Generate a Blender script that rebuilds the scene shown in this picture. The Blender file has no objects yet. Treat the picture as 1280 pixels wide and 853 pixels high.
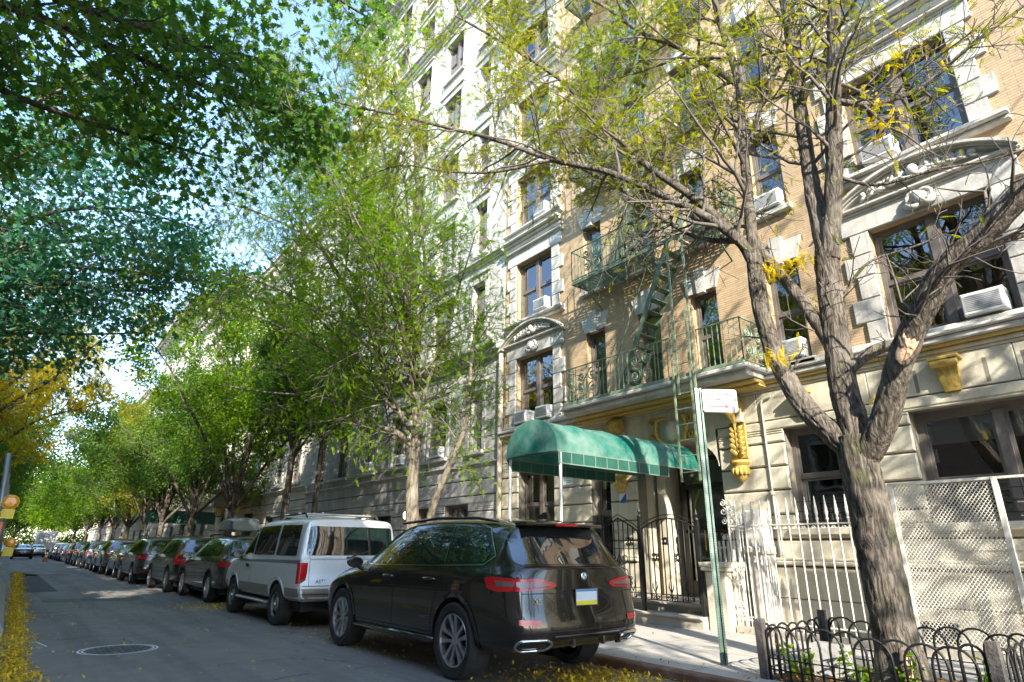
import bpy, bmesh, math, random
import numpy as np
from mathutils import Vector, Matrix, Quaternion
from mathutils.bvhtree import BVHTree
random.seed(7); rng = np.random.default_rng(7)
SC = bpy.context.scene
COL = SC.collection

# ------------------------------------------------------------------ camera
cam_d = bpy.data.cameras.new('camera'); cam = bpy.data.objects.new('camera', cam_d); COL.objects.link(cam)
cam_d.sensor_width = 36; cam_d.lens = 745 / 1280 * 36; cam_d.clip_start = 0.05; cam_d.clip_end = 3000
def cam_basis():
    F = 745.0; a = 20.0
    d1 = Vector((-630, 255.5, F)).normalized()
    up = Vector((a, -(-630 * a + F * F) / 255.5, F)).normalized()
    d2 = d1.cross(up).normalized()
    if d2.x < 0: d2 = -d2
    return d1, up, d2
_d1, _up, _d2 = cam_basis()
_r = Vector((_d2.x, _d1.x, _up.x)); _dn = Vector((_d2.y, _d1.y, _up.y)); _f = Vector((_d2.z, _d1.z, _up.z))
_m = Matrix((( _r.x, -_dn.x, -_f.x, 0), (_r.y, -_dn.y, -_f.y, 0), (_r.z, -_dn.z, -_f.z, 1.32), (0, 0, 0, 1)))
cam.matrix_world = _m
SC.camera = cam

# ------------------------------------------------------------------ light
SUN_EL = math.radians(30)
w = bpy.data.worlds.new('World'); SC.world = w; w.use_nodes = True
nt = w.node_tree; bg = nt.nodes['Background']
sky = nt.nodes.new('ShaderNodeTexSky'); sky.sky_type = 'NISHITA'; sky.sun_disc = False
sky.sun_elevation = SUN_EL; sky.altitude = 20; sky.air_density = 1.0; sky.dust_density = 0.25; sky.ozone_density = 1.6
# the sun stands towards (-.425, -.905): behind the camera and to the street's left
sky.sun_rotation = math.radians(180 + 25.2)
nt.links.new(sky.outputs[0], bg.inputs[0]); bg.inputs[1].default_value = 0.132
sl = bpy.data.lights.new('sun', 'SUN'); so = bpy.data.objects.new('sun', sl); COL.objects.link(so)
sl.energy = 2.5; sl.angle = math.radians(0.5); sl.color = (1.0, 0.93, 0.82)
_ld = Vector((0.425 * math.cos(SUN_EL), 0.905 * math.cos(SUN_EL), -math.sin(SUN_EL)))
so.rotation_euler = _ld.to_track_quat('-Z', 'Y').to_euler(); so.location = (-20, -40, 40)
SC.view_settings.view_transform = 'Standard'; SC.view_settings.look = 'None'
SC.view_settings.exposure = 2.5; SC.view_settings.gamma = 1.0
SC.render.engine = 'CYCLES'
SC.cycles.max_bounces = 7; SC.cycles.transparent_max_bounces = 16; SC.cycles.caustics_reflective = False; SC.cycles.caustics_refractive = False
SC.cycles.use_denoising = True

# ------------------------------------------------------------------ materials
def rgb(c): return (c[0], c[1], c[2], 1.0)
def lin(*c): return tuple((x / 255 / 12.92) if x / 255 < .04045 else ((x / 255 + .055) / 1.055) ** 2.4 for x in c)
MATS = {}
class NT:
    def __init__(s, name):
        s.m = bpy.data.materials.new(name); s.m.use_nodes = True; s.t = s.m.node_tree; s.n = s.t.nodes; s.b = s.n['Principled BSDF']; s.out = s.n['Material Output']
    def N(s, k, **kw):
        x = s.n.new(k)
        for a, b in kw.items(): setattr(x, a, b)
        return x
    def L(s, a, b): s.t.links.new(a, b)
    def noise(s, scale, detail=4, co=None, rough=.6, dist=0):
        x = s.N('ShaderNodeTexNoise'); x.inputs['Scale'].default_value = scale; x.inputs['Detail'].default_value = detail; x.inputs['Roughness'].default_value = rough; x.inputs['Distortion'].default_value = dist
        if co is not None: s.L(co, x.inputs['Vector'])
        return x.outputs['Fac']
    def coord(s, which='Object'): return s.N('ShaderNodeTexCoord').outputs[which]
    def ramp(s, f, stops, interp='LINEAR'):
        x = s.N('ShaderNodeValToRGB'); r = x.color_ramp; r.interpolation = interp
        while len(r.elements) < len(stops): r.elements.new(.5)
        for e, (p, c) in zip(r.elements, stops): e.position = p; e.color = rgb(c)
        s.L(f, x.inputs[0]); return x.outputs[0]
    def mix(s, f, a, b, mode='MIX'):
        x = s.N('ShaderNodeMix', data_type='RGBA', blend_type=mode)
        for i, v in ((0, f), (6, a), (7, b)):
            if isinstance(v, (int, float)): x.inputs[i].default_value = v
            elif isinstance(v, tuple): x.inputs[i].default_value = rgb(v)
            else: s.L(v, x.inputs[i])
        return x.outputs[2]
    def math(s, op, a, b=0.5, clamp=False):
        x = s.N('ShaderNodeMath', operation=op, use_clamp=clamp)
        for i, v in ((0, a), (1, b)):
            if isinstance(v, (int, float)): x.inputs[i].default_value = v
            else: s.L(v, x.inputs[i])
        return x.outputs[0]
    def bump(s, h, strength=.3, dist=.01):
        x = s.N('ShaderNodeBump'); x.inputs['Strength'].default_value = strength; x.inputs['Distance'].default_value = dist
        s.L(h, x.inputs['Height']); s.L(x.outputs[0], s.b.inputs['Normal'])
    def set(s, col=None, rough=None, metal=None, spec=None):
        for k, v in (('Base Color', col), ('Roughness', rough), ('Metallic', metal), ('Specular IOR Level', spec)):
            if v is None: continue
            if isinstance(v, (int, float)): s.b.inputs[k].default_value = v
            elif isinstance(v, tuple): s.b.inputs[k].default_value = rgb(v)
            else: s.L(v, s.b.inputs[k])
def mul(c, k): return tuple(min(1, x * k) for x in c)
def M(name, col, rough=.7, metal=0, var=.2, scale=3, bump=0, bscale=40, spec=.5, dirt=None, dscale=1.2, damt=.6, streak=0):
    if name in MATS: return MATS[name]
    g = NT(name); co = g.coord()
    c = g.ramp(g.noise(scale, 6, co), [(.25, mul(col, 1 - var)), (.75, mul(col, 1 + var))])
    if dirt: 
        f = g.ramp(g.noise(dscale, 8, co, .7), [(.5, (0, 0, 0)), (.72, (damt,) * 3)])
        c = g.mix(f, c, dirt)
        if streak:   # soot and rain runs down the face of the stone
            mp = g.N('ShaderNodeMapping'); mp.inputs['Scale'].default_value = (2.6, 2.6, .22); g.L(co, mp.inputs[0])
            c = g.mix(g.ramp(g.noise(2.2, 7, mp.outputs[0], .7), [(.47, (0, 0, 0)), (.75, (streak,) * 3)]), c, mul(dirt, .8))
            c = g.mix(g.ramp(g.noise(16, 5, co, .7), [(.5, (0, 0, 0)), (.72, (streak * .5,) * 3)]), c, dirt)
    g.set(c, rough, metal, spec)
    if bump: g.bump(g.noise(bscale, 5, co), bump, .02)
    MATS[name] = g.m; return g.m
def brick_mat(name, c1, c2, mortar, bw, rh, ms=.006, dirt=(.12, .1, .08), axis='y'):
    g = NT(name); co = g.coord(); sp = g.N('ShaderNodeSeparateXYZ'); g.L(co, sp.inputs[0]); cb = g.N('ShaderNodeCombineXYZ')
    g.L(sp.outputs[1 if axis == 'y' else 0], cb.inputs[0]); g.L(sp.outputs[2], cb.inputs[1])
    b = g.N('ShaderNodeTexBrick'); b.inputs['Scale'].default_value = 1; b.inputs['Brick Width'].default_value = bw; b.inputs['Row Height'].default_value = rh
    b.inputs['Mortar Size'].default_value = ms; b.inputs['Mortar Smooth'].default_value = .2; b.inputs['Color1'].default_value = rgb(c1); b.inputs['Color2'].default_value = rgb(c2); b.inputs['Mortar'].default_value = rgb(mortar)
    b.inputs['Bias'].default_value = 0
    g.L(cb.outputs[0], b.inputs['Vector'])
    c = g.mix(g.ramp(g.noise(.7, 6, co), [(.3, (0, 0, 0)), (.75, (.55,) * 3)]), b.outputs[0], g.mix(.5, b.outputs[0], dirt))
    c = g.mix(g.ramp(g.noise(9, 3, co), [(.3, (0, 0, 0)), (.8, (.4,) * 3)]), c, mul(c1, 1.25))
    g.set(c, .85); g.bump(g.math('SUBTRACT', 1.0, b.outputs['Fac']), .5, .006)
    MATS[name] = g.m; return g.m
def leaf_mat(name, stops, trans=.45, rough=.5):
    g = NT(name); geo = g.N('ShaderNodeNewGeometry'); co = g.coord()
    f = g.math('ADD', g.math('MULTIPLY', geo.outputs['Random Per Island'], .55), g.math('MULTIPLY', g.ramp(g.noise(.55, 3, co), [(.3, (0, 0, 0)), (.7, (1, 1, 1))]), .45))
    c = g.ramp(f, stops)
    g.set(c, rough, 0, .15)
    tr = g.N('ShaderNodeBsdfTranslucent'); g.L(g.mix(1.0, c, (1.35, 1.45, .7), 'MULTIPLY'), tr.inputs[0])
    mx = g.N('ShaderNodeMixShader'); mx.inputs[0].default_value = trans; g.L(g.b.outputs[0], mx.inputs[1]); g.L(tr.outputs[0], mx.inputs[2]); g.L(mx.outputs[0], g.out.inputs[0])
    MATS[name] = g.m; return g.m
def glass_mat(name, tint=(.5, .55, .55), refl=.22, rough=.01, wav=.0):
    g = NT(name); tr = g.N('ShaderNodeBsdfTransparent'); tr.inputs[0].default_value = rgb(tint)
    gl = g.N('ShaderNodeBsdfGlossy'); gl.inputs['Roughness'].default_value = rough; gl.inputs[0].default_value = (.95, .97, 1, 1)
    fr = g.N('ShaderNodeFresnel'); fr.inputs[0].default_value = 1.6
    f = g.math('ADD', fr.outputs[0], refl, True); mx = g.N('ShaderNodeMixShader'); g.L(f, mx.inputs[0]); g.L(tr.outputs[0], mx.inputs[1]); g.L(gl.outputs[0], mx.inputs[2]); g.L(mx.outputs[0], g.out.inputs[0])
    if wav:
        x = g.N('ShaderNodeBump'); x.inputs['Strength'].default_value = wav; x.inputs['Distance'].default_value = .02; g.L(g.noise(1.6, 2, g.coord()), x.inputs['Height']); g.L(x.outputs[0], gl.inputs['Normal']); 
    MATS[name] = g.m; return g.m
def paint_mat(name, col, rough=.28, metal=.35, coat=1.0, dust=.12):
    g = NT(name); co = g.coord()
    c = g.mix(g.ramp(g.noise(5, 6, co), [(.4, (0, 0, 0)), (.8, (dust,) * 3)]), col, (.3, .28, .25))
    g.set(c, rough, metal, .5); g.b.inputs['Coat Weight'].default_value = coat; g.b.inputs['Coat Roughness'].default_value = .03
    MATS[name] = g.m; return g.m
def carglass(name='tinted_car_glass', col=(.012, .013, .013)):
    g = NT(name); g.set(col, .02, 0, .9); g.b.inputs['IOR'].default_value = 1.9; MATS[name] = g.m; return g.m

# ------------------------------------------------------------------ mesh builder
class MB:
    def __init__(s): s.v = []; s.f = []
    def add(s, vs, fs):
        o = len(s.v); s.v += [tuple(p) for p in vs]; s.f += [tuple(i + o for i in f) for f in fs]; return s
    def box(s, x0, x1, y0, y1, z0, z1):
        if x0 > x1: x0, x1 = x1, x0
        if y0 > y1: y0, y1 = y1, y0
        if z0 > z1: z0, z1 = z1, z0
        return s.add([(x0, y0, z0), (x1, y0, z0), (x1, y1, z0), (x0, y1, z0), (x0, y0, z1), (x1, y0, z1), (x1, y1, z1), (x0, y1, z1)],
              [(0, 3, 2, 1), (4, 5, 6, 7), (0, 1, 5, 4), (1, 2, 6, 5), (2, 3, 7, 6), (3, 0, 4, 7)])
    def cbox(s, x0, x1, y0, y1, z0, z1, b=.015, faces='x'):   # box whose street face (x0) is chamfered
        v = [(x0 + b, y0, z0), (x0 + b, y1, z0), (x0 + b, y1, z1), (x0 + b, y0, z1), (x0, y0 + b, z0 + b), (x0, y1 - b, z0 + b), (x0, y1 - b, z1 - b), (x0, y0 + b, z1 - b), (x1, y0, z0), (x1, y1, z0), (x1, y1, z1), (x1, y0, z1)]
        return s.add(v, [(4, 7, 6, 5), (0, 4, 5, 1), (1, 5, 6, 2), (2, 6, 7, 3), (3, 7, 4, 0), (0, 1, 9, 8), (1, 2, 10, 9), (2, 3, 11, 10), (3, 0, 8, 11)])
    def obox(s, c, ax, ay, az, hx, hy, hz):   # oriented box
        c, ax, ay, az = Vector(c), Vector(ax), Vector(ay), Vector(az); vs = []
        for k in (-1, 1):
            for (i, j) in ((-1, -1), (1, -1), (1, 1), (-1, 1)): vs.append(c + ax * hx * i + ay * hy * j + az * hz * k)
        return s.add(vs, [(0, 3, 2, 1), (4, 5, 6, 7), (0, 1, 5, 4), (1, 2, 6, 5), (2, 3, 7, 6), (3, 0, 4, 7)])
    def bar(s, p, q, wx, wy=None, up=(0, 0, 1)):  # square bar between two points
        p, q = Vector(p), Vector(q); d = q - p; L = d.length
        if L < 1e-6: return s
        d /= L; u = Vector(up)
        if abs(d.dot(u)) > .98: u = Vector((1, 0, 0))
        a = d.cross(u).normalized(); b = d.cross(a).normalized()
        return s.obox((p + q) / 2, a, b, d, wx / 2, (wy or wx) / 2, L / 2)
    def tube(s, pts, r, n=8, cap=True, closed=False):
        P = [Vector(p) for p in pts]; m = len(P); R = r if isinstance(r, (list, tuple, np.ndarray)) else [r] * m
        o = len(s.v); prev = None
        for i in range(m):
            t = (P[min(i + 1, m - 1)] - P[max(i - 1, 0)])
            if closed: t = P[(i + 1) % m] - P[i - 1]
            t = t.normalized() if t.length > 1e-9 else Vector((0, 0, 1))
            if prev is None:
                a = t.cross(Vector((0, 0, 1))); a = a.normalized() if a.length > 1e-3 else Vector((1, 0, 0))
            else:
                a = prev - t * prev.dot(t); a = a.normalized() if a.length > 1e-6 else prev
            prev = a; b = t.cross(a)
            for k in range(n):
                q = 2 * math.pi * k / n; v = P[i] + (a * math.cos(q) + b * math.sin(q)) * R[i]; s.v.append((v.x, v.y, v.z))
        rows = m if closed else m - 1
        for i in range(rows):
            i2 = (i + 1) % m
            for k in range(n):
                k2 = (k + 1) % n; s.f.append((o + i * n + k, o + i * n + k2, o + i2 * n + k2, o + i2 * n + k))
        if cap and not closed:
            s.f.append(tuple(o + k for k in reversed(range(n)))); s.f.append(tuple(o + (m - 1) * n + k for k in range(n)))
        return s
    def lathe(s, prof, origin=(0, 0, 0), axis='z', n=24, closed=False, cap=True):
        o = len(s.v); ox, oy, oz = origin
        for (r, h) in prof:
            for k in range(n):
                q = 2 * math.pi * k / n; c, d = r * math.cos(q), r * math.sin(q)
                s.v.append({'z': (ox + c, oy + d, oz + h), 'x': (ox + h, oy + c, oz + d), 'y': (ox + c, oy + h, oz + d)}[axis])
        m = len(prof)
        for i in range(m if closed else m - 1):
            i2 = (i + 1) % m
            for k in range(n): k2 = (k + 1) % n; s.f.append((o + i * n + k, o + i * n + k2, o + i2 * n + k2, o + i2 * n + k))
        if not closed and cap:
            if prof[0][0] > 1e-6: s.f.append(tuple(o + k for k in range(n)))
            if prof[-1][0] > 1e-6: s.f.append(tuple(o + (m - 1) * n + k for k in range(n)))
        return s
    def prism(s, poly, a, b, axis='x'):  # polygon extruded; poly in the other two axes, in order
        n = len(poly); f = {'x': lambda p, t: (t, p[0], p[1]), 'y': lambda p, t: (p[0], t, p[1]), 'z': lambda p, t: (p[0], p[1], t)}[axis]
        return s.add([f(p, a) for p in poly] + [f(p, b) for p in poly], [tuple(range(n)), tuple(reversed(range(n, 2 * n)))] + [(i, n + i, n + (i + 1) % n, (i + 1) % n) for i in range(n)])
    def ball(s, c, r, n=8, sz=1):
        pr = [(r * math.sin(math.pi * i / n), -r * sz * math.cos(math.pi * i / n)) for i in range(n + 1)]
        return s.lathe(pr, c, 'z', n + 2)
    def build(s, name, m, parent=None, smooth=False, fixn=True):
        me = bpy.data.meshes.new(name); me.from_pydata(s.v, [], s.f); me.materials.append(m)
        if fixn:
            bm = bmesh.new(); bm.from_mesh(me); bmesh.ops.recalc_face_normals(bm, faces=bm.faces)
            if smooth == 'auto':
                for f in bm.faces: f.smooth = True
                for e in bm.edges:
                    if len(e.link_faces) == 2 and e.calc_face_angle(0) > .6: e.smooth = False
            bm.to_mesh(me); bm.free()
        if smooth is True: me.polygons.foreach_set('use_smooth', [True] * len(me.polygons))
        return link(name, me, parent)
def link(name, me, parent=None):
    o = bpy.data.objects.new(name, me); COL.objects.link(o)
    if parent: 
        o.parent = parent; o.matrix_parent_inverse = Matrix.Translation(-Vector(parent.location)) if (parent.location.length and not parent.get('_local')) else Matrix.Identity(4)
    return o
def nbuild(name, V, F, m, parent=None, smooth=False):   # fast mesh from numpy arrays of equal-sized faces
    me = bpy.data.meshes.new(name); nv, nf, k = len(V), len(F), F.shape[1]
    me.vertices.add(nv); me.vertices.foreach_set('co', V.astype(np.float32).ravel()); me.loops.add(nf * k); me.loops.foreach_set('vertex_index', F.astype(np.int32).ravel())
    me.polygons.add(nf); me.polygons.foreach_set('loop_start', np.arange(0, nf * k, k, dtype=np.int32)); me.materials.append(m)
    if smooth: me.polygons.foreach_set('use_smooth', np.ones(nf, bool))
    me.update(calc_edges=True); me.validate(); return link(name, me, parent)
def tag(o, label=None, cat=None, group=None, kind=None):
    if label: o['label'] = label
    if cat: o['category'] = cat
    if group: o['group'] = group
    if kind: o['kind'] = kind
    return o
def thing(name, label, cat, loc=(0, 0, 0), group=None, local=False):
    o = bpy.data.objects.new(name, None); COL.objects.link(o); o.location = loc; o.empty_display_size = .2
    if local: o['_local'] = 1
    return tag(o, label, cat, group)
def struct(o): o['kind'] = 'structure'; return o
def copy_tree(o, parent=None):
    c = o.copy(); COL.objects.link(c)
    if parent: c.parent = parent
    for ch in list(o.children): copy_tree(ch, c)
    return c
def spiral(c, r0, turns, a0, axis_u, axis_v, n=14, sgn=1, r1=.15):
    c, u, v = Vector(c), Vector(axis_u), Vector(axis_v); out = []
    for i in range(n + 1):
        t = i / n; a = a0 + sgn * 2 * math.pi * turns * t; r = r0 * (1 - t * (1 - r1)); out.append(c + u * r * math.cos(a) + v * r * math.sin(a))
    return out
# ================================================================== SETTING
KX = 5.95; KZ = 0.10; FX = 10.5; LKX = -2.25
# ---- materials of the setting
def asphalt():
    g = NT('asphalt'); co = g.coord()
    c = g.ramp(g.noise(.35, 7, co, .65), [(.3, (.175, .158, .138)), (.7, (.26, .237, .208))])
    c = g.mix(g.ramp(g.noise(160, 3, co), [(.35, (0, 0, 0)), (.75, (.6,) * 3)]), c, (.14, .14, .14))
    vo = g.N('ShaderNodeTexVoronoi', feature='DISTANCE_TO_EDGE'); vo.inputs['Scale'].default_value = .5
    wv = g.N('ShaderNodeVectorMath', operation='ADD'); nz = g.N('ShaderNodeTexNoise'); nz.inputs['Scale'].default_value = 1.3; nz.inputs['Detail'].default_value = 6; g.L(co, nz.inputs['Vector'])
    g.L(co, wv.inputs[0]); g.L(nz.outputs['Color'], wv.inputs[1]); g.L(wv.outputs[0], vo.inputs['Vector'])
    cr = g.ramp(vo.outputs['Distance'], [(.0, (1, 1, 1)), (.014, (0, 0, 0))])
    c = g.mix(g.math('MULTIPLY', cr, g.ramp(g.noise(.5, 2, co), [(.5, (0, 0, 0)), (.6, (.8,) * 3)])), c, (.025, .025, .025))
    mp = g.N('ShaderNodeMapping'); mp.inputs['Scale'].default_value = (1.6, .12, 1); g.L(co, mp.inputs[0])
    c = g.mix(g.ramp(g.noise(1.1, 4, mp.outputs[0]), [(.46, (0, 0, 0)), (.68, (.6,) * 3)]), c, (.075, .072, .068))
    # pale spatters and worn spots
    c = g.mix(g.ramp(g.noise(2.3, 8, co, .75), [(.66, (0, 0, 0)), (.72, (.35,) * 3)]), c, (.22, .22, .21))
    g.set(c, g.ramp(g.noise(3, 3, co), [(.3, (.62,) * 3), (.7, (.85,) * 3)]), 0, .4); g.bump(g.noise(220, 3, co), .5, .006); return g.m
def concrete(name='sidewalk_concrete', col=(.46, .43, .385), sx=1.5, sy=1.5, jo=.012):
    g = NT(name); co = g.coord(); b = g.N('ShaderNodeTexBrick'); b.offset = 0
    b.inputs['Scale'].default_value = 1; b.inputs['Brick Width'].default_value = sx; b.inputs['Row Height'].default_value = sy; b.inputs['Mortar Size'].default_value = jo; b.inputs['Mortar Smooth'].default_value = .1
    b.inputs['Color1'].default_value = rgb(col); b.inputs['Color2'].default_value = rgb(mul(col, .84)); b.inputs['Mortar'].default_value = rgb(mul(col, .3)); g.L(co, b.inputs['Vector'])
    c = g.mix(g.ramp(g.noise(1.2, 8, co, .7), [(.42, (0, 0, 0)), (.7, (.55,) * 3)]), b.outputs[0], mul(col, .5))
    c = g.mix(g.ramp(g.noise(60, 4, co), [(.4, (0, 0, 0)), (.7, (.35,) * 3)]), c, mul(col, .7))
    c = g.mix(g.ramp(g.noise(7, 2, co), [(.70, (0, 0, 0)), (.72, (.6,) * 3)]), c, (.08, .08, .08))   # gum spots
    g.set(c, .85); g.bump(g.noise(90, 4, co), .3, .005); return g.m
m_asph = asphalt(); m_conc = concrete()
m_kerb = M('rusty_steel_kerb', (.17, .085, .05), .75, .1, .4, 4, .2, 60, dirt=(.33, .29, .25), dscale=2.2, damt=.7)
m_earth = M('pit_earth', (.07, .05, .035), .95, 0, .4, 12, .8, 30)
# ---- ground, road, pavements
b = MB(); b.add([(-900, -400, -.012), (900, -400, -.012), (900, 2000, -.012), (-900, 2000, -.012)], [(0, 1, 2, 3)]); struct(b.build('ground', M('far_ground', (.09, .09, .085), .9)))
b = MB(); ys = [-30, 0, 5, 10, 20, 40, 80, 160, 320]; xs = [LKX, -1, 0, 1.85, 4, KX]
b.add([(x, y, 0) for y in ys for x in xs], [(j * 6 + i, j * 6 + i + 1, j * 6 + 7 + i, j * 6 + 6 + i) for j in range(len(ys) - 1) for i in range(5)]); struct(b.build('road', m_asph))
def slab(name, x0, x1, y0, y1, z, m): bb = MB(); bb.box(x0, x1, y0, y1, -.2, z); return struct(bb.build(name, m))
slab('sidewalk', KX + .14, 12.5, -30, 320, KZ, m_conc)
kb = MB(); kb.cbox(KX, KX + .14, -30, 320, -.2, KZ + .003, .02); struct(kb.build('kerb', m_kerb))
slab('opposite_sidewalk', -9.0, LKX, -30, 320, KZ, m_conc)
# ---- road patches, tar repair and manhole
pm = M('asphalt_patch', (.135, .135, .13), .85, 0, .25, 5, .3, 120); pd = M('dark_asphalt_patch', (.05, .051, .054), .8, 0, .3, 4, .3, 120)
def patch_sheet(name, pts, m, z=.004):
    bb = MB(); bb.add([(x, y, z) for x, y in pts], [tuple(range(len(pts)))]); return struct(bb.build(name, m))
patch_sheet('road_patch', [(.95, 19.6), (3.15, 19.3), (3.2, 21.0), (1.9, 21.2), (1.85, 20.6), (.95, 20.7)], pm)
patch_sheet('road_patch', [(.8, 37), (2.6, 36.7), (2.65, 38.6), (.85, 38.8)], pm)
patch_sheet('road_patch', [(.72, 24), (1.5, 24.2), (1.4, 38), (.7, 44), (.35, 40), (.4, 27)], pd)
mh = thing('manhole_cover', 'round iron manhole cover ringed with white paint in the road', 'manhole cover', (1.47, 10.35, 0))
iron = M('worn_iron', (.10, .095, .09), .55, .6, .35, 30, .6, 90)
bb = MB(); bb.lathe([(.0, .006), (.36, .006), (.37, .002)], (1.47, 10.35, 0), 'z', 40)
for i in range(-5, 6):
    for j in range(-5, 6):
        if i * i + j * j < 26: bb.box(1.47 + i * .06 - .018, 1.47 + i * .06 + .018, 10.35 + j * .06 - .018, 10.35 + j * .06 + .018, .006, .011)
bb.build('lid', iron, mh)
wp = M('worn_white_paint', (.72, .72, .70), .7, 0, .15, 14, dirt=(.2, .2, .2), dscale=9, damt=.9)
for (r0, r1) in ((.40, .425), (.445, .475)):
    bb = MB(); n = 48; bb.add([(1.47 + r * math.cos(2 * math.pi * k / n), 10.35 + r * math.sin(2 * math.pi * k / n), .0055) for r in (r0, r1) for k in range(n)], [(k, (k + 1) % n, n + (k + 1) % n, n + k) for k in range(n)]); bb.build('painted_ring', wp, mh)
bb = MB()
for pts in ([(.36, 11.6), (.62, 11.75)], [(.62, 11.75), (.72, 11.2)], [(.72, 11.2), (.2, 10.9)], [(.36, 11.9), (.52, 11.95)]):
    (x0, y0), (x1, y1) = pts; d = Vector((x1 - x0, y1 - y0, 0)).normalized(); nn = Vector((-d.y, d.x, 0)) * .012
    bb.add([(x0 + nn.x, y0 + nn.y, .005), (x1 + nn.x, y1 + nn.y, .005), (x1 - nn.x, y1 - nn.y, .005), (x0 - nn.x, y0 - nn.y, .005)], [(0, 1, 2, 3)])
struct(bb.build('road_markings', wp))

# ================================================================== BUILDINGS
m_brick = brick_mat('tan_roman_brick', (.52, .365, .205), (.42, .285, .15), (.25, .21, .16), .30, .048, .007)
m_stone = M('pale_trim_stone', (.52, .50, .45), .8, 0, .16, 2.5, .3, 40, dirt=(.24, .225, .20), dscale=1.6, damt=.6, streak=.55)
m_cream = M('cream_painted_stone', (.58, .53, .405), .65, 0, .12, 1.8, .25, 30, dirt=(.30, .265, .19), dscale=1.4, damt=.55, streak=.5)
m_creamd = M('cream_joint', (.20, .18, .14), .9)
m_gold = M('gold_ornament_paint', (.53, .36, .075), .5, .1, .28, 14, .4, 60, dirt=(.17, .125, .05), dscale=8, damt=.85, streak=.5)
m_yel = M('ochre_paint', (.54, .38, .10), .6, 0, .2, 4, 0, 40, dirt=(.22, .17, .08), dscale=4, damt=.7, streak=.4)
m_frame = M('brown_window_frame', (.145, .125, .11), .5, 0, .2, 5)
m_framew = M('grey_window_frame', (.30, .29, .27), .5, 0, .15, 5)
m_glass = glass_mat('window_glass', (.66, .70, .68), .11, .008, .12)
m_blind = M('window_blind', (.62, .62, .57), .8, 0, .12, 1.5)
m_curt = M('grey_curtain', (.30, .31, .30), .9, 0, .3, 6)
m_dark = M('dim_interior', (.055, .058, .056), .9, 0, .6, 1.2)
m_green = M('pale_green_iron_paint', (.24, .31, .205), .55, .1, .25, 8, dirt=(.17, .13, .08), dscale=6, damt=.6)
m_blackiron = M('black_iron', (.022, .021, .02), .5, .3, .3, 12)
m_whiteiron = M('cream_iron_paint', (.62, .59, .52), .5, 0, .15, 10, dirt=(.3, .25, .19), dscale=9, damt=.6)
m_black = M('matt_black', (.012, .012, .012), .6)
m_white = M('white_plastic', (.72, .72, .70), .45, 0, .08, 4)
m_metal = M('galvanised_steel', (.38, .39, .40), .42, .8, .2, 6)

def wall_cells(mb, X, y0, y1, z0, z1, ops, depth=.22, dirx=1):
    ys = sorted({y0, y1, *[min(max(o[i], y0), y1) for o in ops for i in (0, 1)]}); zs = sorted({z0, z1, *[min(max(o[i], z0), z1) for o in ops for i in (2, 3)]})
    for a, c in zip(ys, ys[1:]):
        for d, e in zip(zs, zs[1:]):
            my, mz = (a + c) / 2, (d + e) / 2
            if any(o[0] < my < o[1] and o[2] < mz < o[3] for o in ops): continue
            mb.add([(X, a, d), (X, c, d), (X, c, e), (X, a, e)], [(0, 1, 2, 3)])
    for (a, c, d, e) in ops:
        q = X + depth * dirx; mb.add([(X, a, d), (X, c, d), (X, c, e), (X, a, e), (q, a, d), (q, c, d), (q, c, e), (q, a, e)], [(0, 1, 5, 4), (1, 2, 6, 5), (2, 3, 7, 6), (3, 0, 4, 7)])
def shell(mb, X0, X1, y0, y1, z0, z1):    # sides, back and roof of a building
    mb.add([(X0, y0, z0), (X1, y0, z0), (X1, y1, z0), (X0, y1, z0), (X0, y0, z1), (X1, y0, z1), (X1, y1, z1), (X0, y1, z1)], [(4, 5, 6, 7), (0, 1, 5, 4), (1, 2, 6, 5), (2, 3, 7, 6)])
def courses(mb, X, y0, y1, z0, z1, h, ops, proud=.035, gap=.022, maxlen=None, cham=.012):
    n = max(1, round((z1 - z0) / h)); h = (z1 - z0) / n
    for i in range(n):
        a, c = z0 + i * h + gap / 2, z0 + (i + 1) * h - gap / 2
        cuts = sorted({a, c, *[z for o in ops for z in (o[2], o[3]) if a < z < c]})
        for za, zc in zip(cuts, cuts[1:]):
            if zc - za < .015: continue
            mid = (za + zc) / 2; segs = [(y0, y1)]
            for o in ops:
                if o[2] < mid < o[3]:
                    ns = []
                    for (p, q) in segs:
                        if o[1] <= p or o[0] >= q: ns.append((p, q)); continue
                        if o[0] > p: ns.append((p, o[0]))
                        if o[1] < q: ns.append((o[1], q))
                    segs = ns
            for (p, q) in segs:
                if q - p < .03: continue
                k = max(1, round((q - p) / maxlen)) if maxlen else 1
                for t in range(k):
                    pa = p + (q - p) * t / k + (gap / 4 if t else 0); qa = p + (q - p) * (t + 1) / k - (gap / 4 if t < k - 1 else 0)
                    mb.cbox(X - proud, X + .02, pa, qa, za, zc, cham)
WN = [0]
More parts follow.
